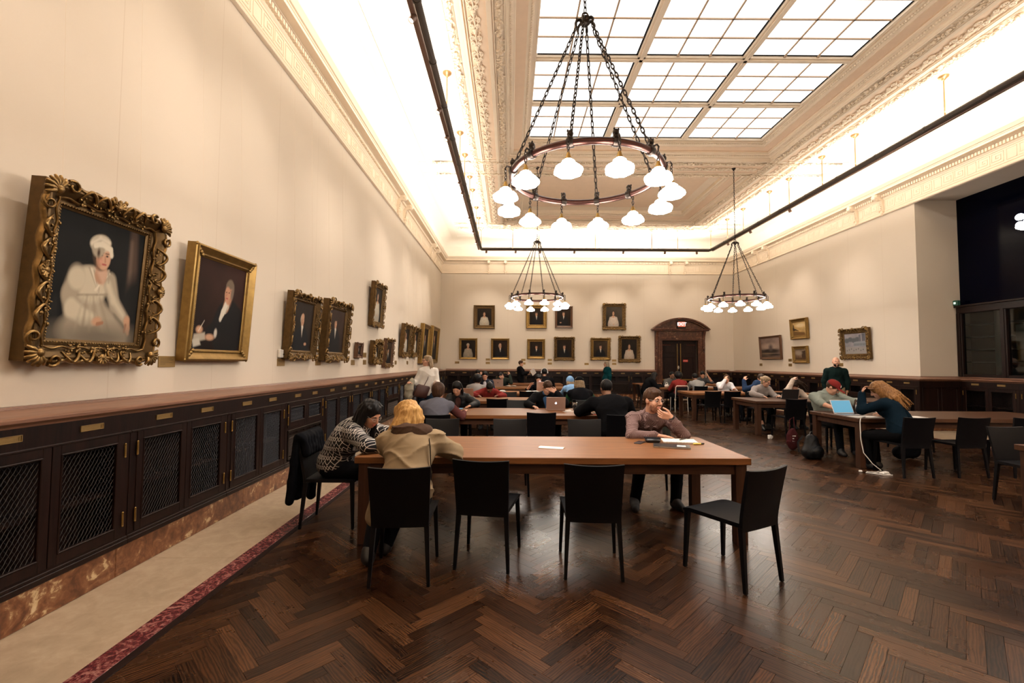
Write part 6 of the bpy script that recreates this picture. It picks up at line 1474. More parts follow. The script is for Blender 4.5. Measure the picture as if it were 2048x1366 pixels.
def lady_in_white():
    a = .88/.72; p = Paint(150, 184, a, (.006, .007, .008), (.022, .022, .022)); W1, W2, W3 = (.56, .49, .37), (.38, .32, .24), (.70, .63, .50)
    p.stroke([(.86, .98), (.90, .45)], .05, .07, (.075, .048, .035), .05); p.stroke([(.84, .9), (.86, .55)], .015, .02, (.13, .09, .07), .04); p.ell(.97, .3, .2, .3, (.012, .012, .012), .1)
    p.stroke([(.06, .30), (.04, .02)], .03, .08, (.012, .012, .012), .05)
    p.ell(.46, .08, .34, .17, W2, .05); p.ell(.60, .10, .30, .11, (.30, .255, .19), .05, -.2); p.stroke([(.40, .30), (.62, .16), (.84, .03)], .12, .06, W2, .05)
    p.ell(.40, .32, .16, .16, W2, .04); p.ell(.41, .46, .185, .15, W1, .04); p.ell(.36, .52, .13, .08, W1, .04); p.ell(.53, .50, .09, .10, W1, .04)
    p.stroke([(.24, .50), (.19, .36), (.22, .24)], .085, .07, W2, .04); p.stroke([(.22, .25), (.36, .185), (.46, .175)], .065, .045, W1, .03); p.ell(.25, .49, .09, .09, W1, .03)
    p.stroke([(.62, .50), (.70, .33), (.86, .20)], .075, .042, W2, .03); p.stroke([(.60, .48), (.68, .36), (.82, .24)], .03, .02, W1, .04)
    p.stroke([(.88, .19), (.90, .12), (.91, .08)], .04, .018, SK, .02); p.stroke([(.87, .15), (.86, .09)], .014, .01, SK2, .012)
    p.stroke([(.27, .36), (.48, .385), (.60, .40)], .006, .006, (.30, .25, .185), .015)
    for q in range(6): p.stroke([(.34+.035*q, .36), (.28+.08*q, .06)], .004, .012, (.31, .255, .19) if q % 2 else (.44, .38, .285), .035)
    for q in range(5): p.stroke([(.36+.03*q, .60-.01*q), (.50, .40)], .006, .004, W3 if q % 2 else (.34, .28, .21), .014)
    for q in range(3): p.stroke([(.60-.03*q, .58), (.45+.01*q, .42)], .006, .004, W3, .014)
    p.ell(.55, .03, .5, .10, (.17, .14, .105), .12); p.ell(.51, .165, .055, .035, SK, .02, .2); p.stroke([(.52, .14), (.58, .155)], .014, .012, SK2, .012)
    p.stroke([(.50, .66), (.50, .56)], .055, .07, (.45, .26, .17), .02); p.tri([(.43, .60), (.585, .60), (.54, .47)], (.55, .36, .26), .03)
    p.ell(.485, .745, .105, .155, (.055, .035, .022), .02); p.ell(.51, .705, .082, .105, (.56, .33, .22), .014); p.ell(.46, .695, .028, .085, (.36, .18, .11), .03)
    for e in (.485, .548): p.ell(e, .722, .014, .009, (.05, .03, .025), .006); p.stroke([(e-.02, .742), (e+.02, .745)], .004, .004, (.13, .07, .045), .008)
    p.stroke([(.525, .715), (.532, .675)], .005, .010, (.42, .21, .14), .010); p.stroke([(.502, .648), (.545, .648)], .007, .006, (.38, .09, .08), .008); p.ell(.48, .668, .02, .02, (.60, .30, .22), .03)
    p.ell(.46, .815, .118, .075, W1, .014, .12); p.ell(.44, .78, .075, .085, W2, .02); p.stroke([(.40, .79), (.48, .815), (.585, .785), (.60, .74)], .02, .02, W3, .014); p.stroke([(.36, .80), (.45, .86), (.56, .84)], .012, .012, W3, .02)
    p.ell(.447, .735, .016, .035, (.06, .035, .022), .02); p.stroke([(.585, .60), (.60, .50)], .012, .006, W2, .012)
    return p
def writing_man():
    a = .92/.74; p = Paint(130, 160, a, (.010, .006, .005), (.095, .035, .025)); C = (.007, .006, .007)
    p.ell(.70, .24, .33, .36, C, .03); p.ell(.66, .44, .20, .14, C, .03); p.stroke([(.55, .40), (.42, .24), (.30, .18)], .10, .06, C, .02); p.stroke([(.9, .4), (.85, .1)], .1, .12, C, .03)
    p.stroke([(.64, .60), (.62, .52)], .06, .065, SK2, .02); p.stroke([(.63, .535), (.56, .44), (.52, .36)], .05, .025, (.62, .57, .48), .015); p.stroke([(.66, .52), (.62, .44)], .01, .01, (.42, .37, .3), .01)
    face(p, .655, .665, .085, (.50, .26, .165), -1, (.16, .12, .085), 'm'); p.ell(.725, .675, .028, .07, (.17, .13, .10), .02); p.ell(.625, .66, .06, .09, (.50, .26, .165), .02)
    for e in (.60, .655): p.ell(e, .685, .012, .009, (.05, .03, .02), .006)
    p.stroke([(.615, .68), (.60, .645)], .008, .010, (.40, .19, .12), .01); p.stroke([(.60, .615), (.64, .612)], .007, .006, (.34, .09, .08), .008)
    p.tri([(.03, .07), (.26, .11), (.24, .19), (.04, .16)], (.40, .36, .29), .02); p.tri([(.05, .02), (.18, .05), (.14, .12), (.02, .1)], (.48, .44, .37), .02)
    p.ell(.13, .215, .06, .04, SK, .02); p.stroke([(.12, .20), (.21, .32)], .006, .003, (.6, .55, .45), .008); p.ell(.34, .14, .085, .035, SK, .02); p.ell(.45, .19, .03, .05, (.5, .46, .4), .02)
    return p
def landscape(nx, ny, asp, k):
    if k == 0: p = Paint(nx, ny, asp, (.05, .032, .022), (.28, .20, .17)); p.ell(.5, .55, .5, .18, (.34, .25, .20), .2); p.ell(.5, .32, .45, .12, (.028, .02, .016), .12); p.ell(.52, .5, .10, .16, (.10, .075, .07), .12); p.ell(.3, .2, .3, .03, (.20, .14, .08), .06); p.ell(.7, .12, .3, .04, (.02, .015, .012), .06)
    elif k == 1: p = Paint(nx, ny, asp, (.30, .17, .05), (.62, .42, .18)); p.ell(.6, .75, .35, .15, (.75, .58, .33), .15); p.stroke([(.0, .5), (.2, .45), (.45, .35)], .12, .02, (.035, .02, .010), .05); p.stroke([(.06, .8), (.08, .4)], .03, .06, (.03, .018, .01), .04); p.tri([(0, 0), (1, 0), (.9, .22), (0, .35)], (.14, .075, .025), .08); p.stroke([(.45, .42), (1, .46)], .02, .03, (.36, .25, .12), .04)
    elif k == 2: p = Paint(nx, ny, asp, (.16, .09, .05), (.26, .19, .13)); p.tri([(.62, .15), (1, .12), (1, .9), (.62, .78)], (.06, .035, .022), .03); p.tri([(0, 0), (1, 0), (1, .2), (0, .22)], (.085, .045, .022), .03); [p.stroke([(.1+.09*q, .2), (.1+.09*q, .36)], .012, .01, (.05, .028, .018), .01) for q in range(6)]; p.ell(.35, .65, .3, .2, (.32, .25, .19), .2)
    else:
        p = Paint(nx, ny, asp, (.20, .20, .23), (.33, .29, .30)); [p.ell(.1+.17*q, .66+.05*(q % 2), .12, .12, (.10, .11, .12), .06) for q in range(4)]; p.tri([(.68, .55), (.78, .55), (.78, .95), (.68, .92)], (.13, .13, .15), .02); p.tri([(.82, .5), (.98, .5), (.98, .98), (.82, .98)], (.12, .12, .14), .02); p.tri([(.4, .34), (1, .38), (1, .62), (.45, .58)], (.24, .25, .27), .03); p.tri([(0, 0), (1, 0), (1, .3), (0, .36)], (.27, .25, .24), .05)
        [p.stroke([(.45+.07*q, .40), (.45+.07*q, .50)], .018, .018, (.12, .13, .15), .012) for q in range(8)]; [p.ell(.08+.11*q, .16+.04*(q % 3), .015, .035, (.05, .045, .05), .012) for q in range(8)]
    return p
GOLD = plain('gilt_frame', (.27, .165, .05), .40, .8, var=.4, scale=14); GOLDD = plain('dark_gilt_frame', (.105, .06, .02), .45, .7, var=.5, scale=18); GOLDO = plain('old_gold_ornament', (.21, .125, .042), .36, .8, var=.6, scale=30); WOODF = plain('brown_wood_frame', (.10, .045, .02), .4, .1, var=.3)
def picture(label, group, wall, c, w_, z0, z1, fw_, style, paint, lean=4.0, dep=.09, frame=None, cat='painting'):
    """c: position along the wall; local x to the viewer's right, -y to the viewer"""
    base = {'left': ((X0, c, z0), 90), 'back': ((c, Y1, z0), 0), 'right': ((X1, c, z0), -90)}[wall]
    t = tag(empty('framed_painting', base[0]), label, cat, group); t.rotation_euler = (R(lean), 0, R(base[1]))
    H = z1-z0; mat = frame or (GOLDD if style in ('ornate', 'rococo') else GOLD)
    path = [(-w_/2, 0), (w_/2, 0), (w_/2, H), (-w_/2, H)]
    mb = MB()      # profile: inward distance o, toward viewer d
    pr = [(0, .004), (0, dep*.8), (.012, dep*.86), (fw_*.12, dep*.98), (fw_*.2, dep), (fw_*.3, dep*.93), (fw_*.5, dep*.72), (fw_*.7, dep*.62), (fw_*.78, dep*.66), (fw_*.85, dep*.66), (fw_*.9, dep*.56), (fw_, dep*.50), (fw_, .01)]
    v = []; N_ = len(pr)
    for (cx, cz, sx, sz) in ((-w_/2, 0, 1, 1), (w_/2, 0, -1, 1), (w_/2, H, -1, -1), (-w_/2, H, 1, -1)):
        for (o, d) in pr: v.append((cx+sx*o, -d, cz+sz*o))
    f = [(i*N_+k, ((i+1) % 4)*N_+k, ((i+1) % 4)*N_+k+1, i*N_+k+1) for i in range(4) for k in range(N_-1)]
    mb.add(v, f); mb.build('frame', mat, t, smooth=25)
    cw_, ch_ = w_-2*fw_, H-2*fw_
    link_mesh('canvas', paint.mesh(cw_, ch_), vcol(), t, (0, -dep*.45, fw_))
    mb = MB(); mb.box(-w_/2+.01, w_/2-.01, -.012, -.004, .01, H-.01); mb.build('backing', WOODF, t)
    rr = random.Random(int(c*100)); orn = MB()
    def beads(o, d, r, pitch):
        for (xa, za, xb, zb) in ((-w_/2+o, o, w_/2-o, o), (w_/2-o, o, w_/2-o, H-o), (w_/2-o, H-o, -w_/2+o, H-o), (-w_/2+o, H-o, -w_/2+o, o)):
            n_ = max(2, int(math.hypot(xb-xa, zb-za)/pitch))
            for i in range(n_): orn.ell((xa+(xb-xa)*i/n_, -d, za+(zb-za)*i/n_), (r, r*.8, r), 5, 4)
    big = w_ > .6
    if style in ('plain', 'ornate'): beads(fw_*.82, dep*.66, .006 if big else .005, .018 if big else .03)
    if style == 'plain':
        for (x, z) in ((-w_/2, 0), (w_/2, 0), (w_/2, H), (-w_/2, H)):
            for i in range(5): q = (i+.5)*fw_/5; orn.ell((x+(q if x < 0 else -q), -dep*.8, z+(q if z == 0 else -q)), (.02, .012, .02), 6, 4)
    if style in ('ornate', 'rococo'):
        def curl(cx, cz, r, a0, turns, sgn, d0, th=.013):
            pts = []
            for i in range(14):
                s_ = i/13; a = a0+sgn*turns*6.283*s_; q = r*(1-.72*s_); pts.append((cx+q*math.cos(a), -d0-.012*math.sin(3.14*s_), cz+q*math.sin(a)))
            orn.tube(pts, [th*(1-.5*i/13) for i in range(14)], 6)
        sc = fw_/.15
        def sm(pts, rs, m=4):
            P3 = [Vector(p) for p in pts]; out = []; ro = []
            for i in range(len(P3)-1):
                a, b, c2, d2 = P3[max(0, i-1)], P3[i], P3[i+1], P3[min(len(P3)-1, i+2)]
                for k in range(m): u = k/m; out.append(b+(c2-a)*.5*u+(a*2-b*5+c2*4-d2)*.5*u*u+(b*3-a-c2*3+d2)*.5*u**3); ro.append((rs[i]+(rs[i+1]-rs[i])*u)*sc)
            orn.tube(out+[P3[-1]], ro+[rs[-1]*sc], 6)
        for (sx, sz) in ((-1, 0), (1, 0), (1, 1), (-1, 1)):
            x = sx*(w_/2-fw_*.38); z = fw_*.38 if sz == 0 else H-fw_*.38; dz = -1 if sz == 0 else 1; a = math.atan2(dz, sx)
            for k in range(7): b = a+R(-72+24*k); orn.tube([(x-sx*.01, -dep, z), (x+.055*sc*math.cos(b), -dep-.02, z+.055*sc*math.sin(b)), (x+.088*sc*math.cos(b), -dep-.004, z+.088*sc*math.sin(b))], [.010*sc, .016*sc, .008*sc], 6)
            orn.ell((x, -dep-.012, z), (.03*sc, .022, .03*sc), 8, 6)
            curl(x-sx*.10*sc, z+dz*.045*sc, .045*sc, a, 1.1, sx*dz, dep, .012*sc); curl(x+sx*.045*sc, z-dz*.10*sc, .045*sc, a, 1.1, -sx*dz, dep, .012*sc)
        for (ln, hor) in ((w_, 1), (H, 0)):
            for s_ in (-1, 1):
                if style == 'rococo':
                    for (o0, am, nw, r0, dd) in ((.03, .06, 5, .020, .86), (.62, .05, 6, .008, .80)):
                        pts = []
                        for i in range(41): u = i/40; oo = fw_*(o0+am*math.cos(nw*2*math.pi*u)); uu = (u-.5)*(ln-fw_*1.2); pts.append((uu, -dep*dd, oo if s_ < 0 else H-oo) if hor else (s_*(w_/2-oo), -dep*dd, H/2+uu))
                        orn.tube(pts, r0*sc, 6)
                n_ = 5 if style == 'rococo' else max(3, int(ln/.22))
                for i in range(n_):
                    u = -ln/2+fw_*1.5+(ln-3*fw_)*(i+.5)/n_; L2 = (ln-3*fw_)/n_*.5; sg = 1 if u < 0 else -1
                    def P(u_, o, d): return (u_, -d, (fw_*o if s_ < 0 else H-fw_*o)) if hor else (s_*(w_/2-fw_*o), -d, H/2+u_)
                    pts = [P(u-sg*L2, .45, dep*.85), P(u-sg*L2*.5, .12, dep+.012), P(u, -.02 if style == 'rococo' else .08, dep+.014), P(u+sg*L2*.55, .12, dep+.012), P(u+sg*L2*.95, .38, dep), P(u+sg*L2*.75, .52, dep*.95), P(u+sg*L2*.55, .42, dep)]
                    sm(pts, [.005, .009, .012, .011, .009, .008, .005])
                    for k in range(14): q = P(u+rr.uniform(-1, 1)*L2*.95, rr.uniform(.15, .78), dep*(.9 if k % 2 else .78)); orn.ell(q, (rr.uniform(.005, .016)*sc, rr.uniform(.005, .010)*sc, rr.uniform(.005, .016)*sc), 5, 4)
                q = P(0, .2, dep+.01); 
                if style == 'rococo' or big:
                    for k in range(7):
                        b = math.pi*(k/6); e = (q[0]+(.05*math.cos(b) if hor else s_*.035*math.sin(b)), q[1]-.01, q[2]+(s_*.045*math.sin(b) if hor else .05*math.cos(b)))
                        orn.tube([q, e], [.015*sc, .010*sc], 6)
                    orn.ell(q, (.028*sc, .02, .028*sc), 8, 6)
        if style == 'rococo':
            for i in range(9): orn.ell((.0+rr.uniform(-.06, .06), -dep-.01, H+rr.uniform(-.01, .035)), (.016, .014, .02), 6, 4)
            beads(fw_*.86, dep*.66, .007, .02)
    if wall == 'left' and z1 > 2.5 and z0 < 2:
        wm = MB(); zt = 5.64-z0
        for x in (-w_*.32, w_*.32): wm.tube([(x, -.01, H*.9), (x, -.02-.07*(zt-H)*0, H+.02), (x, .0+zt*math.sin(R(lean))*1.0-.012, zt*math.cos(R(lean)))], .0008, 4)
        wm.build('hanging_wire', M_PLASTER, t)
    if orn.v: o = orn.build('carved_ornament', GOLDO if style != 'plain' else mat, t, smooth=60)
    return t
LG_ = 'leaning portraits on the long wall'; BG_ = 'portraits on the far wall'; RG_ = 'landscapes on the right wall'
picture('large portrait of seated woman in white with cap, in heavy carved gilt frame', LG_, 'left', 3.33, 1.0, 1.57, 2.74, .15, 'rococo', lady_in_white(), 4, .12)
picture('portrait of man in black coat writing with a quill, plain gilt frame', LG_, 'left', 4.73, 1.0, 1.575, 2.70, .115, 'plain', writing_man(), 4, .11)
picture('portrait of bald old man in dark coat, gilt frame with carved corners', LG_, 'left', 6.62, .88, 1.61, 2.55, .125, 'ornate', man(70, 80, 1.1, .48, .64, .09, 1, coat=(.008, .008, .010), bald=True, hand=True), 4, .11)
picture('portrait of dark-haired man in black against brown, deep carved gilt frame', LG_, 'left', 7.86, 1.0, 1.59, 2.61, .15, 'ornate', man(70, 80, 1.05, .45, .68, .08, 1, bg=((.012, .008, .006), (.11, .055, .035))), 4, .13)
picture('upper portrait of standing person in white, hung alone high on the long wall', LG_, 'left', 10.3, .84, 2.37, 3.35, .12, 'ornate', woman(50, 60, 1.2, .5, .74, .07), 4, .11)
picture('smallest dark framed portrait on the long wall', LG_, 'left', 9.2, .35, 1.65, 1.96, .07, 'plain', man(24, 24, 1.0), 4, .08, WOODF)
picture('small portrait in a wavy carved gilt frame on the long wall', LG_, 'left', 10.28, .62, 1.54, 2.05, .15, 'rococo', woman(30, 36, 1.2), 4, .12)
picture('dark portrait in thin brown frame beside the wavy gilt one', LG_, 'left', 11.36, .72, 1.45, 2.15, .09, 'ornate', man(40, 44, 1.0, .5, .6), 4, .09, WOODF)
picture('portrait of person in white, nearer of a pair with scalloped gilt frames', LG_, 'left', 13.1, .95, 1.73, 2.66, .14, 'ornate', woman(40, 48, 1.2, .5, .72), 5, .12)
picture('portrait of person in white, farther of a pair with scalloped gilt frames', LG_, 'left', 14.4, .95, 1.745, 2.66, .14, 'ornate', woman(40, 48, 1.2, .5, .74, dirn=-1), 5, .12)
picture('tall portrait in wide plain gilt frame behind the person in white jumper', LG_, 'left', 15.9, 1.3, 1.53, 2.89, .16, 'plain', man(44, 56, 1.1, .5, .72), 4, .15)
picture('tall portrait in plain gilt frame closest to the far corner', LG_, 'left', 17.85, 1.5, 1.53, 2.96, .16, 'plain', man(44, 56, 1.1, .5, .7, bald=True), 4, .14)
def bp(label, xa, xb, za, zb, fw_, style, paint, frame=None): picture(label, BG_, 'back', (xa+xb)/2, xb-xa, za, zb, fw_, style, paint, 3, .09, frame)
bp('far wall portrait of woman in white with folded hands, brown frame, upper row', -1.64, -.70, 3.07, 4.12, .16, 'plain', woman(56, 64, 1.1, .5, .66, .08, hairc=(.05, .03, .02)), WOODF and GOLDD)
bp('far wall portrait of man in black with white shirt front, behind the chandelier', .69, 1.62, 3.10, 4.14, .16, 'plain', man(56, 64, 1.1, .5, .66, .09))
bp('far wall portrait of man with long sideburns in thin brown frame, upper row', 1.99, 2.77, 3.13, 4.09, .09, 'plain', man(52, 64, 1.25, .48, .68, .09, -1, hand=True), WOODF)
bp('far wall portrait of seated woman in pale gown, carved gilt frame, upper row', 4.12, 5.13, 3.05, 4.22, .15, 'ornate', woman(60, 70, 1.2, .45, .66, .07, bg=((.02, .02, .016), (.14, .11, .08)), dress=(.60, .50, .42)))
bp('far wall portrait of woman in a turban, lower left corner', -2.27, -1.47, 1.71, 2.64, .09, 'plain', woman(52, 60, 1.2, .48, .66, .08, dress=(.30, .26, .20), cap=(.42, .37, .28)))
bp('far wall portrait of bald man in black, lower row second', -.86, -.05, 1.71, 2.64, .09, 'plain', man(52, 60, 1.2, .5, .66, .10, 1, bald=True))
bp('far wall portrait of bearded man in profile, gilt frame, lower row third', .75, 1.54, 1.74, 2.62, .12, 'plain', man(48, 56, 1.2, .52, .62, .09, -1))
bp('far wall portrait of man in dark clothes, square carved frame, lower row fourth', 1.95, 2.85, 1.68, 2.71, .13, 'ornate', man(52, 60, 1.2, .5, .60, .09, 1))
bp('far wall portrait of young man with curly hair, bright carved gilt frame', 3.57, 4.45, 1.70, 2.68, .13, 'ornate', man(52, 60, 1.2, .5, .62, .09, 1, bg=((.03, .02, .014), (.13, .085, .05))), GOLD)
bp('far wall portrait of woman in pale dress, wide carved frame, lower row last', 4.81, 5.77, 1.61, 2.77, .15, 'ornate', woman(56, 66, 1.2, .5, .62, .075, dress=(.50, .40, .32)))
def rp(label, c, w_, za, zb, fw_, k, style='plain', frame=None): picture(label, RG_, 'right', c, w_, za, zb, fw_, style, landscape(64, 48, .7, k), 3, .09, frame, 'painting')
rp('dusky brown landscape with town on the horizon, thin dark frame', 17.32, 1.40, 1.74, 2.63, .08, 0, 'plain', WOODF)
rp('golden seaside landscape, upper of two small gilt frames', 15.57, .93, 2.42, 3.13, .12, 1)
rp('brown street scene, lower of two small gilt frames', 15.54, .80, 1.60, 2.18, .11, 2)
rp('grey city park scene in a wide dull gold frame', 13.04, 1.10, 1.72, 2.60, .15, 3, 'ornate', GOLDD)
# ------------------------------------------------------------------ wall labels
PL = MB(); PL.box(-.1, .1, -.008, 0, -.05, .05, b=.002); PLM = PL.mesh('plate'); PLM.materials.append(M_BRASSP)
PLL = MB()
for i in range(5): PLL.box(-.08, (.05, .07, .02, .06, -.02)[i], -.0088, -.008, .028-.013*i, .031-.013*i)
PLLM = PLL.mesh('lettering'); PLLM.materials.append(plain('engraved_line', (.10, .06, .02), .6))
def plaque(wall, c, z, label, s=1.0):
    base = {'left': ((X0, c, z), 90), 'back': ((c, Y1, z), 0), 'right': ((X1, c, z), -90)}[wall]
    t = thing('wall_plaque', label, 'label', base[0], R(base[1]), 'brass picture labels'); a = link_mesh('plate', PLM, None, t); link_mesh('lettering', PLLM, None, t); t.scale = (s, 1, s)
for (c, z, l) in ((4.13, 1.563, 'between the seated woman in white and the writing man'), (6.18, 1.558, 'just left of the bald old man, under the thermostat'), (7.37, 1.56, 'between the bald old man and the dark-haired man in black'), (9.0, 1.555, 'left of the smallest dark framed portrait'), (9.72, 1.715, 'right of the smallest portrait, upper of two'), (9.72, 1.56, 'right of the smallest portrait, lower of two'), (10.8, 1.56, 'between the wavy gilt frame and thin brown frame'), (12.35, 1.555, 'left of the pair with scalloped frames'), (13.75, 1.55, 'under the gap of the scalloped-frame pair')):
    plaque('left', c, z, 'brass label '+l)
for (c, z, l) in ((-2.37, 1.56, 'below left of the turbaned woman'), (-1.0, 1.70, 'left of the bald man, upper of two'), (-1.0, 1.545, 'left of the bald man, lower of two'), (.58, 1.69, 'left of the bearded man in profile, upper of two'), (.58, 1.53, 'left of the bearded man in profile, lower of two'), (1.76, 1.69, 'right of the bearded man in profile, upper of two'), (1.76, 1.53, 'right of the bearded man in profile, lower of two'), (3.40, 1.52, 'below left of the curly-haired young man'), (4.63, 1.68, 'left of the woman in pale dress, upper of two'), (4.63, 1.53, 'left of the woman in pale dress, lower of two')):
    plaque('back', c, z, 'pale brass label '+l, .95)
for (c, z, l) in ((18.1, 1.53, 'below the dusky brown landscape'), (16.2, 1.70, 'left of the brown street scene, upper of two'), (16.2, 1.53, 'left of the brown street scene, lower of two'), (13.72, 1.55, 'below left of the grey city park scene')):
    plaque('right', c, z, 'dull brass label '+l)
t = thing('thermostat', 'small white thermostat on the wall left of the bald old man', 'thermostat', (X0, 6.13, 1.675), R(90)); mb = MB(); mb.box(-.05, .05, -.04, 0, -.055, .055, b=.008); mb.build('case', plain('white_plastic', (.7, .66, .6), .4), t); mb = MB(); mb.box(.03, .06, -.05, -.03, -.02, .0, b=.004); mb.build('knob', M_IRON, t)
# ------------------------------------------------------------------ things on the tables and floor
PAPER = plain('white_paper', (.78, .74, .69), .7, var=.03); BLKP = plain('black_plastic', (.012, .012, .014), .35); SILV = plain('silver_aluminium', (.45, .33, .28), .35, .7, var=.04); SCREEN = emis('blue_screen', (.14, .52, .75), .5)
TZ = .7505
t = thing('folded_paper', 'white folded leaflet lying alone on the front table', 'paper', (.40, 4.42, TZ), R(-16)); mb = MB(); mb.add([(-.12, -.05, .001), (.12, -.05, .001), (.12, .0, .012), (-.12, .0, .012), (.12, .052, .002), (-.12, .052, .002), (-.12, -.05, .004), (.12, -.05, .004), (.12, .052, .005), (-.12, .052, .005)], [(0, 1, 2, 3), (3, 2, 4, 5), (6, 9, 8, 7), (0, 6, 7, 1), (5, 4, 8, 9), (1, 7, 8, 4, 2), (0, 3, 5, 9, 6)]); mb.build('sheet', PAPER, t)
t = thing('spiral_notebook', 'open white spiral notebook before the man in checked shirt', 'notebook', (1.77, 4.80, TZ), R(-10)); mb = MB(); mb.box(-.17, .17, -.11, .11, .0, .014, b=.002); mb.build('pages', PAPER, t); mb = MB()
for i in range(24): mb.tube([(-.16+.0139*i, -.113+.006*math.cos(a), .008+.009*math.sin(a)) for a in [6.283*k/8 for k in range(8)]], .0013, 4, closed=True)
tag(mb.build('spiral_wire', M_IRON, t), kind='stuff')
t = thing('pen', 'dark pen lying on the open spiral notebook', 'pen', (1.83, 4.84, TZ+.0155), R(40)); mb = MB(); mb.tube([(-.07, 0, .0055), (.05, 0, .0055), (.07, 0, .0055)], [.005, .005, .0015], 8); mb.build('barrel', BLKP, t)
mb = MB(); mb.box(-.03, .03, .004, .008, .009, .012); mb.build('clip', M_BRASS, t)
t = thing('black_notebook', 'black closed notebook with small white label, front table', 'notebook', (1.585, 4.50, TZ), R(-17)); mb = MB(); mb.box(-.165, .165, -.085, .085, .003, .012); mb.build('pages', PAPER, t); mb = MB(); mb.box(-.17, .17, -.09, .09, 0, .003); mb.box(-.17, .17, -.09, .09, .012, .0155, b=.001); mb.box(-.17, .17, .086, .09, 0, .0155); mb.build('cover', BLKP, t); mb = MB(); mb.box(.05, .13, -.05, .02, .0155, .0162); mb.build('label', PAPER, t)
t = thing('highlighter', 'yellow highlighter with black cap beside the spiral notebook', 'pen', (1.90, 4.63, TZ), R(12)); mb = MB(); mb.tube([(-.055, 0, .008), (.03, 0, .008)], .008, 10); mb.build('barrel', plain('yellow_plastic', (.75, .62, .12), .4), t); mb = MB(); mb.tube([(.03, 0, .0082), (.062, 0, .0082), (.068, 0, .0082)], [.0082, .008, .006], 10); mb.build('pen_cap', BLKP, t)
t = thing('glasses_case', 'black glasses case with folded cloth on top, before the checked shirt', 'case', (1.48, 4.76, TZ), R(-8)); mb = MB(); mb.box(-.075, .075, -.045, .045, 0, .04, b=.014); mb.build('case', BLKP, t, smooth=40); mb = MB(); mb.box(-.085, .08, -.03, .05, .0405, .046, b=.002); mb.build('cloth', DARKT, t)
t = thing('phone', 'dark phone lying left of the black glasses case', 'phone', (1.335, 4.72, TZ), R(-35)); mb = MB(); mb.box(-.037, .037, -.075, .075, 0, .009, b=.003); mb.build('case', BLKP, t); mb = MB(); mb.box(-.033, .033, -.068, .068, .0092, .0096); mb.build('screen', plain('dark_screen', (.004, .004, .005), .12), t)
# laptops
def laptop(label, x, y, rz, mat, screen, logo=None, w_=.31, d=.21, tilt=105, z=TZ):
    t = thing('laptop', label, 'laptop', (x, y, z), R(rz)); mb = MB(); mb.box(-w_/2, w_/2, -d/2, d/2, 0, .014, b=.003); b = mb.build('base', mat, t)
    mb = MB(); mb.box(-w_/2+.02, w_/2-.02, -.01, d/2-.02, .0142, .0155); mb.build('keyboard', BLKP, b)
    a = R(tilt-90); M = Matrix.Translation((0, d/2-.004, .014)) @ Matrix.Rotation(-a, 4, 'X'); mb = MB(); mb.box(-w_/2, w_/2, -.004, .004, 0, d+.005, M, b=.002); l = mb.build('lid', mat, t)
    mb = MB(); mb.box(-w_/2+.012, w_/2-.012, -.0052, -.004, .016, d-.008, M); s_ = mb.build('screen', screen, t)
    if logo:
        pts = []
        for i in range(28):
            th = 2*math.pi*i/28; r_ = .016*(1+.06*math.cos(2*th)-.10*max(0, math.sin(th))**6-.05*max(0, -math.sin(th))**8); pts.append((r_*math.cos(th), r_*math.sin(th)*1.05))
        pts = [(px, pz) for px, pz in pts if (px-(-.0185))**2+(pz-.002)**2 > .0068**2]
        mb = MB(); n_ = len(pts); ML = M @ T(0, .0042, d*.52); ML2 = ML
        mb.add([(px, 0, pz) for px, pz in pts]+[(px, .0008, pz) for px, pz in pts], [tuple(range(n_, 2*n_)), tuple(range(n_))[::-1]]+[(i, (i+1) % n_, n_+(i+1) % n_, n_+i) for i in range(n_)], ML)
        mb.tube([(-.001, .0004, .0175), (-.005, .0004, .026)], [.0032, .0008], 6, ML); mb.build('emblem', logo, l)
    return t
LOGO_L = emis('lit_emblem', (.85, .93, 1.0), 2.2); LOGO_D = plain('dark_emblem', (.03, .02, .018), .3)
laptop('silver laptop with glowing fruit emblem, used by the man in dark suit', .79, 8.02, 180, SILV, emis('pale_screen', (.55, .62, .75), 1.0), LOGO_L, .33, .215, 104)
laptop('open silver laptop left of the person in red', -.98, 10.66, 174, SILV, emis('pale_screen', (1, 1, 1), 1), None, .30, .21, 104)
laptop('open silver laptop with dark emblem before the person with a phone', .95, 13.12, 180, SILV, emis('pale_screen', (1, 1, 1), 1), LOGO_D, .40, .26, 103)
laptop('open silver laptop with dark emblem by the person in dark green', -.42, 15.72, 180, SILV, emis('pale_screen', (1, 1, 1), 1), LOGO_D, .36, .23, 103)
laptop('black laptop before the woman in the pale zip jacket', 6.52, 10.72, 172, BLKP, emis('dim_screen', (.3, .35, .45), .4), None, .36, .22, 108)
laptop('silver laptop with lit blue screen before the golden-haired woman', 5.46, 7.34, 6, plain('bare_silver', (.55, .53, .55), .35, .6), SCREEN, None, .36, .225, 112)
laptop('dark laptop seen edge-on between red cap and blue screen', 5.72, 7.75, 222, BLKP, emis('dim_screen', (.3, .35, .45), .4), None, .33, .22, 100)
laptop('dark brown laptop right of the golden-haired woman', 6.34, 7.62, 160, plain('dark_brown_lid', (.035, .018, .014), .4), emis('dim_screen', (.3, .35, .45), .4), None, .38, .24, 110)
laptop('laptop with small cyan screen by the woman with dark curly hair', 6.74, 10.98, 60, BLKP, SCREEN, None, .28, .18, 112)
n = NT('clear_glass'); n.b.inputs['Transmission Weight'].default_value = 1.0; n.b.inputs['IOR'].default_value = 1.33; CLEAR = n.out((.95, .95, .95), .05)
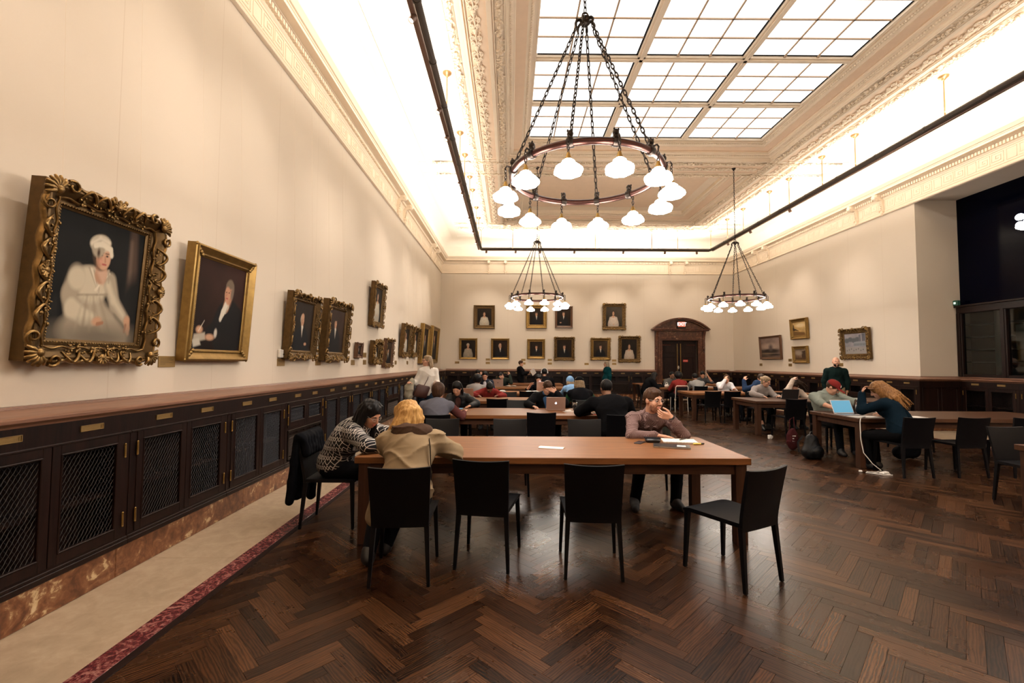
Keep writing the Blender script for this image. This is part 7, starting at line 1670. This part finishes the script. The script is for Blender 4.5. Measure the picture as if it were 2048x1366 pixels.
t = thing('plastic_cup', 'clear plastic cup of water right of the silver laptop', 'cup', (1.12, 7.93, TZ)); mb = MB(); mb.lathe([(0, 0), (.030, 0), (.043, .125), (.046, .128), (.046, .131), (.041, .129), (.028, .004), (0, .004)], 20); mb.build('cup', CLEAR, t, smooth=50); mb = MB(); mb.lathe([(0, .005), (.028, .005), (.032, .045), (0, .045)], 16); mb.build('water', CLEAR, t, smooth=50)
t = thing('charger', 'white charger and coiled cable on the table by the clear cup', 'charger', (.98, 7.72, TZ)); mb = MB(); mb.box(-.05, .05, -.03, .03, 0, .025, b=.006); mb.build('plug', PAPER, t)
mb = MB(); mb.tube([(.05, 0, .008), (.12, -.05, .005), (.02, -.10, .005), (-.10, -.06, .005), (-.08, -.12, .005), (.06, -.13, .005), (.16, -.10, .005)], .004, 6); mb.build('cable', PAPER, t, smooth=60)
t = thing('tablet', 'black tablet in red case before the person in black sweater', 'tablet', (1.36, 7.34, TZ), R(-8)); mb = MB(); mb.box(-.20, .17, -.12, .12, 0, .012, b=.003); mb.build('case', plain('red_case', (.42, .05, .03), .5), t); mb = MB(); mb.box(-.185, .16, -.11, .11, .0122, .015, b=.001); mb.build('screen', plain('dark_screen2', (.006, .006, .008), .25), t)
def bottle(label, x, y, z, s=1.0):
    t = thing('water_bottle', label, 'bottle', (x, y, z)); t.scale = (s,)*3; mb = MB(); mb.lathe([(0, 0), (.030, 0), (.033, .008), (.033, .04), (.030, .05), (.033, .06), (.033, .085), (.030, .095), (.033, .105), (.033, .14), (.026, .17), (.014, .195), (.013, .205), (0, .205)], 16); mb.build('bottle', CLEAR, t, smooth=40); mb = MB(); mb.lathe([(0, .20), (.016, .20), (.016, .222), (0, .222)], 12); mb.build('bottle_cap', PAPER, t, smooth=40)
    mb = MB(); mb.lathe([(.0335, .065), (.0336, .065), (.0336, .13), (.0335, .13)], 16); mb.build('label', plain('bottle_label', (.62, .62, .62), .5), t)
bottle('water bottle standing before the man in the red cap', 5.72, 7.50, TZ, 1.15)
bottle('small water bottle lying-side by the black tablet, second table', 1.60, 7.22, TZ, .55)
t = thing('phone', 'phone with cyan screen held low before the woman in black leather', 'phone', (-.86, 8.03, TZ)); mb = MB(); mb.box(-.036, .036, -.07, .07, 0, .009, b=.003); mb.build('case', BLKP, t); mb = MB(); mb.box(-.031, .031, -.062, .062, .0092, .0098); mb.build('screen', SCREEN, t)
def book(label, x, y, rz, w_, d, h, mat, cat='book', z=TZ):
    t = thing('open_book' if cat == 'book' else 'papers', label, cat, (x, y, z), R(rz)); mb = MB(); mb.box(-w_/2, w_/2, -d/2, d/2, 0, h*.4); mb.build('cover', mat, t)
    for s_ in (-1, 1):
        mb = MB(); mb.grid(lambda u, v: (s_*(.004+(w_/2-.012)*u), -d/2+.006+(d-.012)*v, h*.4+.001+h*.6*math.sin(math.pi*(.15+.75*(1-u)))), 6, 2); mb.build('page', PAPER, t, smooth=60)
book('open book between fourth-table laptop and phone user', .62, 12.7, 5, .36, .24, .03, BLKP); book('open book at the fifth table beside the slumped person', .02, 15.5, -8, .38, .26, .035, plain('brown_cover', (.12, .06, .03), .6)); book('open papers on the doorway table by the grey shirt', 6.75, 15.9, 8, .50, .30, .03, PAPER); book('open book on the third right-row table by the white shirt', 7.05, 13.3, -6, .40, .28, .03, PAPER); book('open papers at the near right table by the blue screen', 5.50, 7.08, 4, .42, .22, .006, PAPER); book('open papers behind the middle chair of the near right table', 6.25, 7.1, -3, .34, .22, .006, PAPER)
book('open book on the fourth left-row table near the grey hooded person', -.3, 12.9, 4, .34, .24, .03, PAPER)
t = thing('carrier_bag', 'small white carrier bag on the doorway table beside the black coat', 'bag', (5.32, 15.5, TZ)); S = SDF(); S.ell((0, 0, .05), (.08, .06, .055), None, .02); S.path([(-.04, 0, .09), (-.03, 0, .15), (.0, 0, .17), (.03, 0, .15), (.04, 0, .09)], .009, .009, .01); link_mesh('bag', S.mesh('bag', .008, folds(.006, 70, 2)), PAPER, t); mb = MB(); mb.tube([(-.05, -.056, .05), (.05, -.056, .05)], .01, 6); mb.build('print_band', plain('tan_band', (.5, .3, .15), .6), t)
# black coat over the chair at the table end
def drape(nm, label, mat, x, y, rz, w_, top, f_len, b_len, seed, cat='coat', sleeves=True, off=-.285):
    t = thing(nm, label, cat, (x, y, 0), R(rz)); S = SDF()
    S.path([(-w_/2, off, top), (w_/2, off, top)], .045, .045, .03)
    for i in range(7):
        u = -w_/2+w_*i/6; S.cap((u, off-.035, top-.02), (u*1.08, off-.075-.02*math.sin(i*2+seed), top-b_len+.02*math.sin(i*1.7)), .036, .042, .03)
        S.cap((u, off+.03, top-.02), (u*1.0, off+.055, top-f_len), .03, .034, .03)
    S.ell((0, off+.0, top-.26), (w_*.40, .022, .22), None, .02, 's'); S.ell((0, off+.01, .40), (w_*.6, .05, .2), None, .01, 's')
    link_mesh('coat', S.mesh('coat', .010, folds(.006, 42, seed)), mat, t)
    if sleeves:
        S = SDF(); S.path([(-w_/2-.02, off-.05, top-.04), (-w_/2-.05, off-.07, top-.3), (-w_/2-.03, off-.06, top-b_len-.08)], .06, .05, .03); link_mesh('sleeve', S.mesh('sleeve', .010, folds(.006, 42, seed+1)), mat, t)
drape('draped_coat', 'black coat hung over the chair back at the end of front table', fabric('black_coat_cloth', (.003, .0033, .005)), -1.70, 4.56, -88, .40, .855, .16, .58, 1)
drape('draped_jacket', 'dark green-grey jacket hung over the chair of the man in checked shirt', fabric('dark_moss_cloth', (.025, .027, .022)), 1.70, 5.45, 172, .44, .87, .30, .50, 3, sleeves=False)
t = thing('shopping_bag', 'white plastic bag with red print behind the chevron blouse', 'bag', (-1.68, 4.86, .50), R(20)); S = SDF(); S.ell((0, .05, .10), (.055, .10, .13), None, .02); link_mesh('bag', S.mesh('bag', .009, folds(.008, 60, 3)), PAPER, t); mb = MB(); mb.ell((.0, -.045, .10), (.045, .02, .06), 8, 6); mb.build('red_print', plain('red_ink', (.6, .05, .03), .5), t)
# floor things at the right
t = thing('backpack', 'black backpack slumped on the floor by the near right table end', 'backpack', (5.02, 7.62, 0), R(20)); S = SDF(); S.cap((0, 0, .13), (.02, .02, .30), .14, .10, .05); S.cap((-.08, .0, .10), (.10, 0, .10), .10, .11, .06); S.ell((-.02, -.13, .13), (.11, .06, .10), None, .03); S.plane((0, 0, .004), (0, 0, 1)); link_mesh('bag', S.mesh('bag', .010, folds(.008, 46, 2)), plain('black_nylon', (.003, .003, .004), .45, spec=.2), t)
mb = MB(); mb.tube([(-.05, .0, .38), (-.03, .0, .44), (.03, .02, .44), (.05, .02, .38)], .010, 6); mb.build('handle', BLKP, t, smooth=60)
for s_ in (-1, 1): mb = MB(); mb.tube([(s_*.07, .1, .36), (s_*.10, .17, .25), (s_*.09, .16, .08)], .018, 6, flat=.4); mb.build('strap', BLKP, t, smooth=60)
t = thing('power_cord', 'white power cord hanging off the near right table to the floor', 'cord', (5.30, 6.9, 0)); mb = MB()
mb.tube([(.16, .12, .765), (.05, .03, .765), (-.03, -.03, .757), (-.055, -.05, .70), (-.06, -.06, .45), (-.03, -.07, .25), (.06, -.12, .10), (.12, -.2, .02), (.02, -.24, .008), (-.10, -.22, .008), (-.16, -.27, .008), (-.05, -.36, .008), (.10, -.38, .010), (.13, -.32, .012), (.0, -.28, .013), (-.12, -.33, .012), (-.03, -.42, .008), (.1, -.42, .008)], .006, 6); mb.build('cable', PAPER, t, smooth=60); mb = MB(); mb.box(-.07, .07, -.03, .03, 0, .028, b=.008); mb.build('adapter', PAPER, t, (.03, -.36, .012), (0, 0, .4)); mb = MB(); mb.box(-.02, .02, -.015, .015, 0, .028, b=.006); mb.build('plug', PAPER, t, (-.20, -.22, .001))
t = thing('paper_cube', 'small white crumpled paper on the bare floor before the black laptop table', 'paper', (5.42, 9.55, 0)); mb = MB(); mb.box(-.035, .035, -.035, .035, 0, .085, b=.012); mb.box(-.03, .03, -.04, .0, .03, .08, T(0, 0, 0, 0, .2, .4)); mb.build('wad', PAPER, t)
t = thing('tote_bag', 'dark red tote bag with pale lettering hanging at the red-capped man', 'bag', (5.13, 8.32, 0)); S = SDF(); S.ell((0, 0, .20), (.11, .06, .20), None, .02); link_mesh('bag', S.mesh('bag', .010, folds(.007, 50, 4)), fabric('dark_red_canvas', (.06, .014, .016)), t); mb = MB(); mb.tube([(-.05, 0, .36), (-.04, .0, .56), (.03, 0, .60), (.05, 0, .36)], .009, 6); mb.build('handle', fabric('dark_red_canvas', (0, 0, 0)), t, smooth=60)
for i in range(3): mb = MB(); mb.box(-.03, .03-.01*i, -.0565, -.052, .26-.045*i, .275-.045*i); mb.build('print_line', PAPER, t)
t = thing('floor_bag', 'dark bag on the floor between the chairs at the near right table', 'bag', (6.55, 7.55, 0)); S = SDF(); S.cap((-.12, 0, .12), (.12, .05, .14), .11, .12, .05); S.cap((0, .0, .2), (.05, .02, .30), .09, .06, .05); S.plane((0, 0, .004), (0, 0, 1)); link_mesh('bag', S.mesh('bag', .011, folds(.009, 40, 6)), DARKT, t); mb = MB(); mb.tube([(-.08, 0, .24), (-.02, 0, .34), (.08, .02, .33), (.1, .02, .22)], .01, 6); mb.build('handle', BLKP, t)
